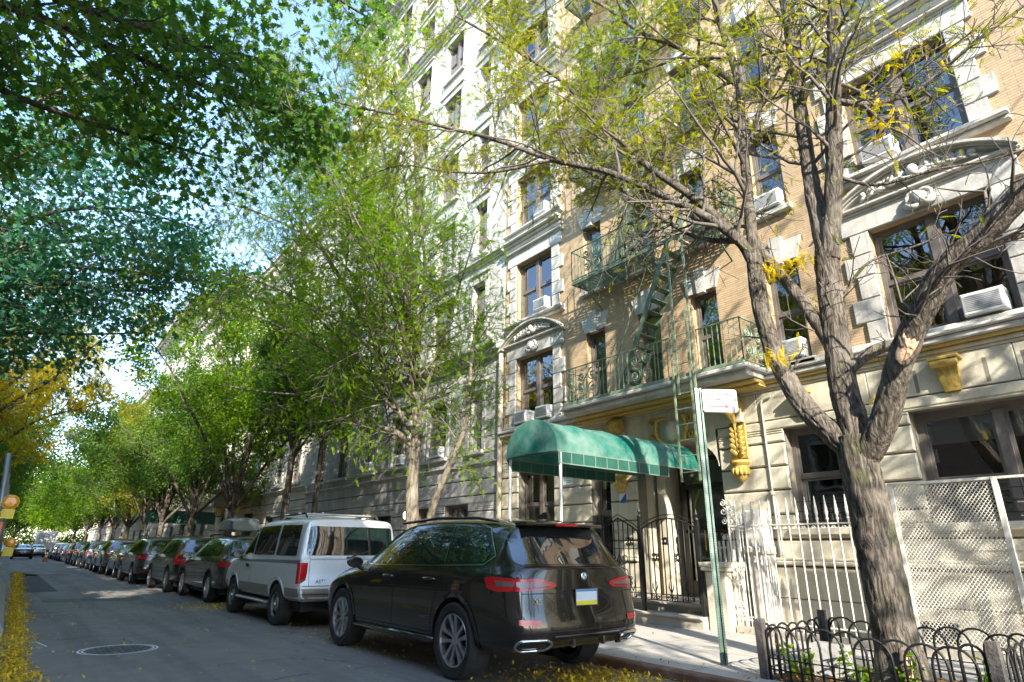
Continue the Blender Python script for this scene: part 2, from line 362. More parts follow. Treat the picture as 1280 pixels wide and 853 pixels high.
def window(par, y0, y1, z0, z1, X=FX, depth=.16, frame=None, sash=True, mull=0, blind=None, sill=None, sillx=.12, fw=.06, reveal=.0, parts=True, rail=.5):
    """a double hung window set in the wall: casing and sashes, with panes, blinds and sill as sub-parts"""
    frame = frame or m_frame; q = X + depth; WN[0] += 1
    f = MB(); f.box(q, q + .08, y0, y0 + fw, z0, z1); f.box(q, q + .08, y1 - fw, y1, z0, z1); f.box(q, q + .08, y0 + fw, y1 - fw, z1 - fw, z1); f.box(q, q + .08, y0 + fw, y1 - fw, z0, z0 + fw)
    bays = [(y0 + fw, y1 - fw)]
    if mull:
        k = mull + 1; mw = .13; tot = (y1 - y0 - 2 * fw - mull * mw) / k; bays = []
        for i in range(k):
            a = y0 + fw + i * (tot + mw); bays.append((a, a + tot))
            if i < mull: f.box(q - .03, q + .08, a + tot, a + tot + mw, z0 + fw, z1 - fw)
    zm = z0 + (z1 - z0) * rail; s = .045
    for (a, c) in bays:
        if sash:
            f.box(q + .015, q + .055, a, c, zm - s / 2, zm + s / 2)
            for (za, zc, xo) in ((z0 + fw, zm - s / 2, .045), (zm + s / 2, z1 - fw, .02)):
                f.box(q + xo, q + xo + .03, a, a + s, za, zc); f.box(q + xo, q + xo + .03, c - s, c, za, zc); f.box(q + xo, q + xo + .03, a + s, c - s, zc - s, zc); f.box(q + xo, q + xo + .03, a + s, c - s, za, za + s)
    w_ = f.build('window', frame, par)
    p = MB()
    for (a, c) in bays:
        if sash:
            p.add([(q + .06, a + s, z0 + fw + s), (q + .06, c - s, z0 + fw + s), (q + .06, c - s, zm - s), (q + .06, a + s, zm - s)], [(0, 3, 2, 1)])
            p.add([(q + .035, a + s, zm + s), (q + .035, c - s, zm + s), (q + .035, c - s, z1 - fw - s), (q + .035, a + s, z1 - fw - s)], [(0, 3, 2, 1)])
        else: p.add([(q + .05, a, z0 + fw), (q + .05, c, z0 + fw), (q + .05, c, z1 - fw), (q + .05, a, z1 - fw)], [(0, 3, 2, 1)])
    p.build('pane', m_glass, w_, fixn=False)
    if parts:
        d = MB()
        for (a, c) in bays: d.add([(q + .75, a - .1, z0), (q + .75, c + .1, z0), (q + .75, c + .1, z1), (q + .75, a - .1, z1)], [(0, 3, 2, 1)])
        fr = blind if blind is not None else random.choice([0, 0, .3, .5, .8, 1])
        if fr:
            bl = MB(); r = random.random()
            for (a, c) in bays:
                if r < .6:
                    zz = z1 - (z1 - z0) * fr; bl.add([(q + .13, a, zz), (q + .13, c, zz), (q + .13, c, z1), (q + .13, a, z1)], [(0, 3, 2, 1)])
                else:
                    for (ca, cc) in ((a, a + (c - a) * fr * .5), (c - (c - a) * fr * .45, c)):
                        nn = 9; bl.add([(q + .14 + .02 * math.sin(i * 2.4), ca + (cc - ca) * i / nn, zz) for zz in (z0, z1) for i in range(nn + 1)], [(i, i + 1, nn + 2 + i, nn + 1 + i) for i in range(nn)])
            bl.build('curtain' if r >= .6 else 'blind', m_blind if r < .6 else m_curt, w_, fixn=False)
    if sill:
        sb = MB(); sb.cbox(X - sillx, X + depth, y0 - .1, y1 + .1, z0 - .12, z0 - .002, .015); sb.build('sill', sill, w_)
    return w_
def moulding(mb, X, y0, y1, z, prof):    # a run of trim: list of (out, z0, z1) boxes stacked
    for (o, a, c) in prof: mb.cbox(X - o, X + .03, y0, y1, z + a, z + c, min(.02, (c - a) * .3))
def keyed_lintel(mb, X, y0, y1, z, h=.42, fl=.16):
    ym = (y0 + y1) / 2; mb.prism([(y0 - .02, z), (ym - .1, z), (ym - .13, z + h), (y0 - fl, z + h)], X - .05, X + .02); mb.prism([(ym + .1, z), (y1 + .02, z), (y1 + fl, z + h), (ym + .13, z + h)], X - .05, X + .02)
    mb.prism([(ym - .085, z - .05), (ym + .085, z - .05), (ym + .13, z + h + .09), (ym - .13, z + h + .09)], X - .11, X + .02)
def quoins(mb, X, ya, side, z0, z1, long=.5, short=.3, h=.42, proud=.045):
    n = round((z1 - z0) / h); h = (z1 - z0) / n
    for i in range(n):
        L = long if i % 2 else short; y0, y1 = (ya, ya + L) if side > 0 else (ya - L, ya)
        mb.cbox(X - proud, X + .02, y0, y1, z0 + i * h + .007, z0 + (i + 1) * h - .007, .012)
def scrollwork(mb, X, yc, zc, wd, h, r=.022, n=4):
    for s in (-1, 1):
        for i in range(n):
            c = (X - .06, yc + s * wd * (.22 + .78 * i / n) * .5 * 1.15, zc + h * (.55 - .42 * i / n)); R = h * (.36 - .06 * i)
            mb.tube(spiral(c, R * 1.1, 1.4, math.pi * (.5 + .7 * s), (0, 1, 0), (0, 0, 1), 16, s), r, 6)
            mb.ball(c, r * 1.7, 6)
            mb.tube([(c[0], c[1] - s * R, c[2] - .02), (c[0] - .02, c[1] + s * R * .3, c[2] - h * .22), (c[0], c[1] + s * R * 1.4, c[2] - h * .25)], r * .9, 6)
    mb.ball((X - .08, yc, zc + h * .45), h * .26, 8, 1.2)
    for s in (-1, 1): mb.tube([(X - .07, yc, zc + h * .2), (X - .1, yc + s * h * .3, zc + h * .1), (X - .06, yc + s * h * .5, zc + h * .3)], r * 1.6, 6)
def arc_pediment(mb, X, y0, y1, z, rise, th=.13, proj=.16, n=18):
    w2 = (y1 - y0) / 2; yc = (y0 + y1) / 2; R = (w2 * w2 + rise * rise) / (2 * rise); zc = z + rise - R; a = math.asin(w2 / R)
    for (ro, t, pr) in ((0, th * .5, proj), (-th * .5, th * .45, proj * .72), (-th * 1.0, th * .35, proj * .5)):
        vs = []
        for i in range(n + 1):
            q = -a + 2 * a * i / n
            for (rr, xx) in ((R + ro - t, X + .02), (R + ro, X + .02), (R + ro, X - pr), (R + ro - t, X - pr)): vs.append((xx, yc + rr * math.sin(q), zc + rr * math.cos(q)))
        fs = [(i * 4 + k, i * 4 + (k + 1) % 4, i * 4 + 4 + (k + 1) % 4, i * 4 + 4 + k) for i in range(n) for k in range(4)] + [(0, 1, 2, 3), tuple(n * 4 + k for k in (3, 2, 1, 0))]
        mb.add(vs, fs)
    vs = [(X - .02, yc + (R - th) * math.sin(-a + 2 * a * i / n), zc + (R - th) * math.cos(-a + 2 * a * i / n)) for i in range(n + 1)]; mb.add(vs, [tuple(range(n + 1))])

# ------------------------------------------------------------------ building one: tan brick over a cream base
B1 = thing('apartment_building', 'tan brick walk-up over a cream painted stone base with gold ornaments and green fire escape', 'building', (11, 6.2, 0))
Y0, Y1, ROOF = -6.0, 13.55, 20.2
FL = [4.62, 7.75, 10.85, 13.9, 16.95]     # window sills of the upper floors
wh = [1.98, 1.90, 1.88, 1.86, 1.8]
cols = [(9.48, 10.12), (7.80, 8.42), (6.32, 6.94), (4.58, 5.22)]
bayL, bayR = (11.38, 12.98), (1.58, 3.3)
far_cols = [(-1.2, -.5), (-3.2, -2.5), (-4.9, -4.2)]
ops_up = [(a, c, z, z + h) for z, h in zip(FL, wh) for (a, c) in cols + [bayL, bayR] + far_cols]
mb = MB(); wall_cells(mb, FX, Y0, Y1, 4.2, ROOF, ops_up, .24); shell(mb, FX, 24, Y0, Y1, 0, ROOF); mb.build('brick_wall', m_brick, B1, fixn=False)
# ground floor
g_ops = [(11.40, 12.84, 1.55, 3.36), (9.50, 10.12, 1.1, 3.2), (6.62, 8.72, .1, 3.62), (4.42, 5.30, 1.72, 3.44), (.15, 3.28, 1.75, 3.40), (-3.4, -1.6, 1.7, 3.4)]
mb = MB(); wall_cells(mb, FX, Y0, Y1, .0, 4.2, g_ops, .28); 
mb.build('ground_floor_wall', m_creamd, B1, fixn=False)
mb = MB(); courses(mb, FX, Y0, Y1, 1.12, 3.62, .40, g_ops, .05, .03, None, .022)
courses(mb, FX, Y0, Y1, 3.62, 4.16, .54, [], .04, .012, 1.9, .01)
for i, z in enumerate((.1, .6)): courses(mb, FX, Y0, Y1, z, z + .5, .5, g_ops, .09, .012, 2.4, .012)
mb.build('rusticated_base', m_cream, B1)
mb = MB(); moulding(mb, FX, Y0, 6.55, 1.12, [(.14, 0, .07), (.11, .07, .12)]); moulding(mb, FX, 8.75, Y1, 1.12, [(.14, 0, .07), (.11, .07, .12)]); mb.build('water_table', m_cream, B1)
# entablature over the ground floor
mb = MB(); moulding(mb, FX, Y0, Y1, 4.16, [(.05, 0, .05), (.09, .05, .12)]); mb.build('cornice_bed', m_cream, B1)
mb = MB(); mb.cbox(FX - .15, FX + .03, Y0, 5.45, 4.28, 4.33, .01); mb.cbox(FX - .15, FX + .03, 10.2, Y1, 4.28, 4.33, .01); mb.build('yellow_moulding', m_yel, B1)
mb = MB(); moulding(mb, FX, Y0, Y1, 4.33, [(.20, 0, .10), (.25, .10, .16), (.12, .16, .27)]); mb.build('belt_cornice', m_stone, B1)
# flutes of the frieze above the large window
for y in (.35, .8, 1.25, 1.7, 2.15, 3.05, 3.4): MB().box(FX - .042, FX + .01, y, y + .05, 3.66, 4.02).build('frieze_groove', m_creamd, B1)
# gold keystone brackets
def bracket(y, z0, z1, w0, w1, pr):
    b = MB(); n = 10; pts = []
    for i in range(n + 1): t = i / n; pts.append((FX - .04 - pr * (.35 + .65 * t ** 1.5) - .02 * math.sin(t * math.pi * 2), z0 + (z1 - z0) * t))
    vs = []
    for i, (x, z) in enumerate(pts):
        t = i / n; hw = w0 / 2 + (w1 - w0) / 2 * t; vs += [(FX, y - hw, z), (x, y - hw, z), (x - .012, y - hw * .6, z), (x - .012, y + hw * .6, z), (x, y + hw, z), (FX, y + hw, z)]
    b.add(vs, [(i * 6 + k, i * 6 + k + 1, i * 6 + 7 + k, i * 6 + 6 + k) for i in range(n) for k in range(5)] + [(0, 1, 2, 3, 4, 5), tuple(n * 6 + k for k in (5, 4, 3, 2, 1, 0))])
    b.tube([(FX - pr - .05, y - w1 / 2 - .02, z1 - .05), (FX - pr - .05, y + w1 / 2 + .02, z1 - .05)], .055, 12); b.cbox(FX - pr - .1, FX, y - w1 / 2 - .05, y + w1 / 2 + .05, z1, z1 + .05, .01)
    return b.build('keystone_bracket', m_gold, B1, 'auto')
bracket(2.62, 3.60, 4.06, .20, .30, .16); bracket(4.86, 3.55, 3.98, .17, .25, .13); bracket(12.12, 3.55, 3.98, .17, .25, .13)
# entrance: recessed porch, arch, door
mb = MB(); xr = FX + 1.05
mb.add([(xr, 6.62, .1), (xr, 8.72, .1), (xr, 8.72, 4.0), (xr, 6.62, 4.0)], [(0, 1, 2, 3)]); mb.box(FX + .27, xr, 6.50, 6.62, .1, 4.0); mb.box(FX + .27, xr, 8.72, 8.84, .1, 4.0); mb.box(FX + .27, xr, 6.62, 8.72, 3.55, 3.7)
for y in (8.40, 6.72): mb.cbox(FX + .5, xr, y, y + .22, .1, 3.2, .02)
mb.build('porch_wall', m_cream, B1)
dm = M('dark_door_frame', (.028, .024, .02), .4, 0, .3, 5)
mb = MB(); xd = xr - .12
for (a, c, d, e) in ((6.95, 7.03, .45, 3.3), (8.25, 8.33, .45, 3.3), (7.03, 8.25, 3.2, 3.3), (7.03, 8.25, 2.62, 2.72), (7.60, 7.68, .45, 2.62), (7.03, 8.25, .45, .75), (7.03, 7.60, 1.7, 1.77), (7.68, 8.25, 1.7, 1.77), (7.03, 7.12, .75, 2.62), (8.16, 8.25, .75, 2.62)): mb.box(xd, xd + .08, a, c, d, e)
dr = mb.build('door', dm, B1); p = MB(); p.add([(xd + .05, 7.03, .75), (xd + .05, 8.25, .75), (xd + .05, 8.25, 3.2), (xd + .05, 7.03, 3.2)], [(0, 3, 2, 1)]); p.build('pane', m_glass, dr, fixn=False)
p = MB(); p.tube([(xd - .06, 7.72, 1.35), (xd - .06, 7.72, 1.75)], .015, 8); p.build('handle', M('brass', (.5, .36, .12), .35, .9), dr)
# arch over the doorway
mb = MB(); n = 20; yc, w2, zs_, ri = 7.67, 1.02, 2.9, .62
prev = None; vs = []
for i in range(n + 1):
    t = math.pi * i / n; y = yc + w2 * math.cos(t); z = zs_ + ri * math.sin(t); vs += [(FX - .05, y, z), (FX + .27, y, z), (FX - .05, y, 3.75), (FX + .27, y, 3.75)]
mb.add(vs, [(i * 4, i * 4 + 4, i * 4 + 5, i * 4 + 1) for i in range(n)] + [(i * 4 + 2, i * 4 + 6, i * 4 + 4, i * 4) for i in range(n)]); mb.build('door_arch', m_cream, B1)
# big scroll consoles, leaf drops, urn corbels on both door piers
def leaf_drop(mb, X, y, z0, z1, wd):
    H = z1 - z0
    mb.tube([(X - .03, y, z0), (X - .07, y, z0 + H * .4), (X - .075, y, z0 + H * .8), (X - .11, y, z1 + .01), (X - .07, y, z1 + .03)], [.03, .035, .03, .03, .01], 8)
    for i in range(5):
        z = z0 + H * (.02 + .17 * i); sp = wd * .5 * (1.0 - .06 * i)
        for s in (-1, 1):
            pts = [(X - .03, y + s * .015, z), (X - .075, y + s * sp * .45, z + H * .10), (X - .085, y + s * sp * .8, z + H * .2), (X - .06, y + s * sp * 1.02, z + H * .23), (X - .05, y + s * sp * .95, z + H * .18)]
            mb.tube(pts, [.02, .042, .04, .024, .006], 6); mb.tube([(X - .05, y + s * sp * .3, z), (X - .07, y + s * sp * .62, z + H * .06), (X - .05, y + s * sp * .85, z + H * .09)], [.014, .026, .008], 5)
def urn(mb, X, y, z, r):
    mb.lathe([(.02, 0), (r * .35, .03), (r * .75, .10), (r, .22), (r * .98, .30), (r * 1.15, .33), (r * 1.3, .36), (r * 1.3, .40), (.02, .41)], (X, y, z), 'z', 18)
    for k in range(7):
        a = math.pi * (.5 + k / 6); mb.ball((X + r * .95 * math.cos(a), y + r * .95 * math.sin(a), z + .2), .045, 6, 1.6)
for y, hide in ((6.17, 0), (9.12, 1)):
    b_ = MB(); b_.tube(spiral((FX - .2, y, 4.02), .17, 1.5, 0, (1, 0, 0), (0, 0, 1), 22, 1), .05, 8); b_.lathe([(.0, -.15), (.16, -.15), (.19, -.1), (.19, .1), (.16, .15), (0, .15)], (FX - .2, y, 4.0), 'y', 20); b_.tube([(FX - .28, y, 3.85), (FX - .12, y, 3.62)], [.1, .04], 8); b_.build('scroll_console', m_gold, B1, 'auto')
    b_ = MB(); leaf_drop(b_, FX - .05, y, 3.02, 3.62, .30); b_.cbox(FX - .07, FX, y - .17, y + .17, 2.98, 3.66, .01); b_.build('leaf_ornament', m_gold, B1, 'auto')
    b_ = MB(); urn(b_, FX - .09, y, 2.54, .15); b_.build('urn_corbel', m_gold, B1, 'auto')
    b_ = MB(); b_.prism([(y - .17, 3.66), (y + .17, 3.66), (y + .12, 3.9), (y - .12, 3.9)], FX - .16, FX); b_.build('console_neck', m_cream, B1)
# cartouche over the arch
b_ = MB()
for s in (-1, 1):
    b_.tube([(FX - .08, 7.67 + s * .12, 4.02), (FX - .12, 7.67 + s * .34, 3.98), (FX - .1, 7.67 + s * .40, 3.75), (FX - .12, 7.67 + s * .33, 3.55), (FX - .09, 7.67 + s * .12, 3.44)], [.03, .06, .05, .06, .03], 8)
    b_.tube(spiral((FX - .1, 7.67 + s * .45, 3.95), .1, 1.3, 0, (0, 1, 0), (0, 0, 1), 14, s), .028, 6); b_.tube(spiral((FX - .1, 7.67 + s * .5, 3.6), .11, 1.3, 2, (0, 1, 0), (0, 0, 1), 14, -s), .028, 6)
    b_.tube([(FX - .08, 7.67 + s * .5, 3.55), (FX - .1, 7.67 + s * .72, 3.62), (FX - .06, 7.67 + s * .85, 3.5)], [.04, .035, .012], 6)
b_.build('cartouche', m_gold, B1, 'auto'); b_ = MB(); b_.ball((FX - .02, 7.67, 3.72), .2, 12, 1.2); b_.build('cartouche_shield', m_cream, B1, True)
# door canopy slab that carries the iron balcony
mb = MB(); moulding(mb, FX, 5.45, 10.15, 4.22, [(.34, 0, .06), (.50, .06, .13)]); mb.build('balcony_soffit', m_yel, B1)
mb = MB(); mb.cbox(9.70, FX, 5.42, 10.2, 4.35, 4.46, .02); mb.cbox(9.62, FX, 5.36, 10.26, 4.46, 4.55, .02); mb.build('balcony_slab', m_stone, B1)
# ground floor windows
window(B1, 11.40, 12.84, 1.55, 3.36, mull=1, blind=1, sill=m_cream, depth=.2); window(B1, 9.50, 10.12, 1.1, 3.2, blind=0, depth=.2)
window(B1, 4.42, 5.30, 1.72, 3.44, blind=0, sill=m_cream, depth=.2, fw=.08)
window(B1, .15, 3.28, 1.75, 3.40, mull=2, blind=.3, sill=m_cream, depth=.2, fw=.1, rail=.36); window(B1, -3.4, -1.6, 1.7, 3.4, mull=1, depth=.2)
# upper windows
def part(nm, m, fn, sm=False):
    q = MB(); fn(q); return q.build(nm, m, B1, sm)
for i, (z, h) in enumerate(zip(FL, wh)):
    for j, (a, c) in enumerate(cols + far_cols):
        window(B1, a, c, z, z + h, blind=[None, None, .5, .2][j] if j < 4 else None, sill=m_stone if i or j != 0 else None, depth=.14, frame=m_frame if i < 3 else m_framew)
        if i < 4: part('keystone_lintel', m_stone, lambda q: keyed_lintel(q, FX, a, c, z + h))
    for (a, c) in (bayL, bayR):
        window(B1, a, c, z, z + h, mull=1, blind=0 if i < 2 else None, depth=.16, fw=.07)
        part('quoin_surround', m_stone, lambda q: quoins(q, FX, a, -1, z - .05, z + h, .46, .30)); part('quoin_surround', m_stone, lambda q: quoins(q, FX, c, 1, z - .05, z + h, .46, .30))
        part('bay_sill', m_stone, lambda q: moulding(q, FX, a - .5, c + .5, z - .22, [(.12, 0, .08), (.2, .08, .17)] if i else [(.05, .0, .17)]))
        part('bay_lintel', m_stone, lambda q: q.cbox(FX - .05, FX + .02, a - .42, c + .42, z + h, z + h + .36, .012))
        part('bay_cornice', m_stone, lambda q: moulding(q, FX, a - .5, c + .5, z + h + .36, [(.08, 0, .05), (.15, .05, .11)]))
        if i in (0, 2):
            part('arched_pediment', m_stone, lambda q: arc_pediment(q, FX, a - .52, c + .52, z + h + .46, .50, .085, .24))
            part('carved_scrolls', m_stone, lambda q: scrollwork(q, FX - .05, (a + c) / 2, z + h + .56, (c - a) * .95, .36, .032, 5), True); part('carved_keystone', m_stone, lambda q: scrollwork(q, FX - .05, (a + c) / 2, z + h + .02, .5, .4, .034, 1), True)
        else: part('pediment', m_stone, lambda q: moulding(q, FX, a - .5, c + .5, z + h + .55, [(.1, 0, .12), (.18, .12, .2), (.28, .2, .28)]))
mb = MB(); moulding(mb, FX, Y0, Y1, 19.2, [(.15, 0, .2), (.35, .2, .5), (.7, .5, .75), (.85, .75, .95)]); 
for k in range(22): mb.cbox(FX - .6, FX, Y0 + .4 + k * .88, Y0 + .58 + k * .88, 19.3, 19.68, .02)
mb.build('roof_cornice', m_stone, B1)
mb = MB()
for d in (FX + 1.25,): mb.add([(d, Y0, 4.2), (d, Y1, 4.2), (d, Y1, ROOF), (d, Y0, ROOF)], [(0, 3, 2, 1)])
for (a, c) in ((Y0, 6.48), (8.86, Y1)): mb.add([(FX + 1.2, a, 0), (FX + 1.2, c, 0), (FX + 1.2, c, 4.2), (FX + 1.2, a, 4.2)], [(0, 3, 2, 1)])
for z in [4.2] + [z + 2.3 for z in FL]: mb.add([(FX + .4, Y0, z), (FX + 1.2, Y0, z), (FX + 1.2, Y1, z), (FX + .4, Y1, z)], [(0, 1, 2, 3)])
mb.build('interior', m_dark, B1, fixn=False)
# conduit, cellar hatch
mb = MB(); mb.tube([(FX - .075, 5.62, 1.2), (FX - .075, 5.62, 3.95), (FX - .075, 5.58, 4.02), (FX - .075, 5.42, 4.05)], .018, 8); mb.ball((FX - .09, 5.62, 2.32), .05, 8); mb.build('conduit', M('painted_conduit', (.5, .47, .4), .5), B1)
mb = MB(); mb.box(FX - .1, FX - .085, 3.2, 4.3, .1, .42); mb.build('cellar_opening', m_black, B1)
# notices and small signs
def notice(y, z, w_, h_, m, label, x=FX - .057, name='notice'):
    o = MB().box(x - .008, x, y - w_ / 2, y + w_ / 2, z - h_ / 2, z + h_ / 2).build(name, m); tag(o, label, 'notice'); return o
m_paper = M('notice_paper', (.50, .60, .60), .6, 0, .1, 20); m_ink = M('printed_ink', (.12, .16, .17), .7)
nt1 = notice(10.87, 3.06, .36, .42, m_paper, 'pale posted notice on the pier left of the gold urn under the awning')
b_ = MB()
for k in range(7): b_.box(FX - .067, FX - .065, 10.73, 10.73 + (.28 if k % 3 else .2), 2.90 + k * .045, 2.915 + k * .045)
b_.build('printed_lines', m_ink, nt1)
notice(10.55, 2.72, .15, .13, m_paper, 'small square notice below the larger posted sheet on the pier')
ns = notice(9.12, 2.44, .2, .20, M('alarm_sign_white', (.66, .68, .66), .4), 'small white and blue triangle sign under the left gold urn', name='alarm_sign'); ns['category'] = 'sign'
b_ = MB(); b_.prism([(9.02, 2.34), (9.22, 2.34), (9.02, 2.54)], FX - .069, FX - .066); b_.build('blue_triangle', M('sign_blue', (.02, .10, .42), .4), ns)

# ------------------------------------------------------------------ generic row house / apartment front
def facade(name, label, y0, y1, roof, m_wall, m_trim, sills, h, cols_, base_top, base_mat, g_wins, belts, door=None, corn=.6, pair=False, cx=FX, arch_top=False, dirx=1, X1=24, coursed=None):
    B = thing(name, label, 'building', (cx + dirx, (y0 + y1) / 2, 0)); s = dirx
    def flip(o):
        if s < 0:
            me = o.data; n = len(me.vertices); a = np.empty(n * 3, np.float32); me.vertices.foreach_get('co', a); a = a.reshape(-1, 3); a[:, 0] = 2 * cx - a[:, 0]; me.vertices.foreach_set('co', a.ravel()); me.flip_normals(); me.update()
        for ch in o.children: flip(ch)
        return o
    ops = [(a, c, z, z + hh) for z, hh in zip(sills, h) for (a, c) in cols_]
    mb = MB(); wall_cells(mb, cx, y0, y1, base_top, roof, ops, .24); shell(mb, cx, cx + abs(X1 - cx), y0, y1, 0, roof); flip(mb.build('wall', m_wall, B, fixn=False))
    if coursed:
        mb = MB(); courses(mb, cx, y0, y1, base_top + .3, coursed, .5, ops, .03, .02, None, .01); flip(mb.build('stone_courses', m_trim, B))
    gops = list(g_wins) + ([door] if door else [])
    mb = MB(); wall_cells(mb, cx, y0, y1, 0, base_top, gops, .28); flip(mb.build('base_wall', m_creamd, B, fixn=False))
    mb = MB(); courses(mb, cx, y0, y1, .1, base_top, .46, gops, .05, .03, None, .02); flip(mb.build('rusticated_base', base_mat, B))
    for (a, c, d, e) in g_wins: flip(window(B, a, c, d, e, X=cx, mull=1 if c - a > 1.3 else 0, sill=m_trim))
    for z, hh in zip(sills, h):
        for (a, c) in cols_:
            W_ = window(B, a, c, z, z + hh, X=cx, mull=1 if c - a > 1.15 else 0, sill=m_trim, frame=m_frame if random.random() < .7 else m_framew); st = MB()
            st.cbox(cx - .05, cx + .02, a - .18, a - .004, z, z + hh, .01); st.cbox(cx - .05, cx + .02, c + .004, c + .18, z, z + hh, .01); st.cbox(cx - .07, cx + .02, a - .2, c + .2, z + hh, z + hh + .26, .012); st.cbox(cx - .14, cx + .02, a - .24, c + .24, z + hh + .26, z + hh + .33, .012); st.build('surround', m_trim, W_); flip(W_)
    for (z, pr, th) in belts:
        st = MB(); moulding(st, cx, y0, y1, z, [(pr * .4, 0, th * .3), (pr * .7, th * .3, th * .65), (pr, th * .65, th)]); flip(st.build('belt_course', m_trim, B))
    st = MB(); moulding(st, cx, y0, y1, roof - .9, [(.12 * corn / .6, 0, .25), (corn * .5, .25, .5), (corn, .5, .75), (corn * 1.2, .75, .95)])
    for k in range(int((y1 - y0) / .9)): st.cbox(cx - corn * .8, cx, y0 + .35 + k * .9, y0 + .55 + k * .9, roof - .8, roof - .42, .02)
    flip(st.build('roof_cornice', m_trim, B))
    if door:
        a, c, d, e = door; dd = MB(); q = cx + .25
        dd.box(q, q + .06, a, c, d, e); dd.box(q - .03, q, a, a + .1, d, e); dd.box(q - .03, q, c - .1, c, d, e); dd.box(q - .03, q, a, c, e - .5, e - .42); D = flip(dd.build('door', dm, B))
        p = MB(); p.add([(q - .006, a + .2, 1.1), (q - .006, c - .2, 1.1), (q - .006, c - .2, e - .6), (q - .006, a + .2, e - .6)], [(0, 3, 2, 1)]); flip(p.build('pane', m_glass, D, fixn=False))
    mb = MB(); mb.add([(cx + 1.0, y0, 0), (cx + 1.0, y1, 0), (cx + 1.0, y1, roof), (cx + 1.0, y0, roof)], [(0, 3, 2, 1)])
    for z in [base_top] + [z + hh + .45 for z, hh in zip(sills, h)]: mb.add([(cx + .3, y0, z), (cx + 1.0, y0, z), (cx + 1.0, y1, z), (cx + .3, y1, z)], [(0, 1, 2, 3)])
    flip(mb.build('interior', m_dark, B, fixn=False))
    return B
m_lime = M('pale_limestone', (.47, .455, .415), .85, 0, .15, 1.4, .2, 25, dirt=(.24, .23, .21), dscale=.8, damt=.6, streak=.6)
m_lime2 = M('warm_limestone', (.58, .53, .45), .85, 0, .15, 1.2, .2, 25, dirt=(.3, .27, .22), dscale=.9, damt=.5)
m_lgrey = M('grey_rusticated_stone', (.45, .44, .42), .8, 0, .16, 1.4, .2, 25, dirt=(.22, .215, .21), dscale=1.1, damt=.6, streak=.6)
m_brn = brick_mat('brown_brick', (.30, .19, .13), (.25, .155, .10), (.3, .27, .23), .22, .075, .01)
m_red = brick_mat('red_brick', (.30, .115, .075), (.25, .09, .06), (.28, .25, .22), .22, .075, .01)
m_whb = brick_mat('pale_brick', (.56, .52, .45), (.50, .46, .39), (.42, .4, .36), .24, .07, .008)
# building two: tall pale limestone front
c2 = [(14.6, 15.3), (16.6, 17.9), (19.2, 20.5), (21.7, 23.0), (24.3, 25.6), (26.8, 27.6)]
B2 = facade('apartment_building', 'tall pale limestone apartment block with grey rusticated base behind the green locust tree', 13.6, 28.6, 29.6, m_lime, m_lime, [4.15, 7.75, 10.85, 13.95, 17.05, 20.15, 23.25, 26.2], [1.85, 2, 2, 2, 2, 2, 2, 1.9], c2, 3.75, m_lgrey,
    [(15.2, 16.5, 1.15, 2.62), (17.3, 18.2, .9, 2.6), (22.4, 23.5, .95, 2.5), (25.2, 26.6, .95, 2.5)], [(3.62, .14, .16), (6.95, .42, .42), (10.35, .2, .2), (22.7, .35, .4)], (20.0, 21.4, .1, 2.45), .8, coursed=6.9)
facade('apartment_building', 'pale brick apartment house with a columned brown porch beyond the limestone block', 28.65, 46.0, 19.2, m_whb, m_lime2, [4.4, 7.5, 10.6, 13.7], [1.9] * 4, [(30 + k * 2.55, 31.3 + k * 2.55) for k in range(6)], 4.0, m_lime2, [(30.2, 31.5, 1.1, 2.9), (33, 34.3, 1.1, 2.9), (41, 42.3, 1.1, 2.9), (43.6, 44.9, 1.1, 2.9)], [(3.9, .2, .25), (13.2, .15, .2)], (36.6, 38.4, .1, 3.2), .7)
facade('apartment_building', 'cream brick apartment house behind the far green awning', 46.05, 63.0, 21.5, m_whb, m_lime, [4.2, 7.3, 10.4, 13.5, 16.6], [1.9] * 5, [(47.2 + k * 2.6, 48.5 + k * 2.6) for k in range(6)], 3.9, m_lime, [(47.6, 48.9, 1.1, 2.9), (50.2, 51.5, 1.1, 2.9), (58.4, 59.7, 1.1, 2.9)], [(3.8, .2, .25)], (54, 55.8, .1, 3.0), .7)
facade('apartment_building', 'white stone apartment block with a dark overhanging cornice at the far corner', 63.05, 84.0, 25.0, m_lime, m_lime, [4.2, 7.3, 10.4, 13.5, 16.6, 19.7], [1.9] * 6, [(64.2 + k * 3.2, 65.6 + k * 3.2) for k in range(6)], 3.9, m_lime2, [(64.6, 66, 1.1, 2.9), (70.2, 71.5, 1.1, 2.9), (78.4, 79.7, 1.1, 2.9)], [(3.8, .2, .25)], (74, 75.8, .1, 3.0), 1.1)
facade('apartment_building', 'brown brick apartment block at the end of the row on the right', 84.05, 130.0, 20.0, m_brn, m_lime2, [4.2, 7.3, 10.4, 13.5, 16.4], [1.9] * 5, [(86 + k * 4.2, 87.6 + k * 4.2) for k in range(10)], 3.9, m_lime2, [(88, 90, 1.1, 2.9), (96, 98, 1.1, 2.9), (110, 112, 1.1, 2.9)], [(3.8, .2, .25)], (104, 106, .1, 3.0), .8)
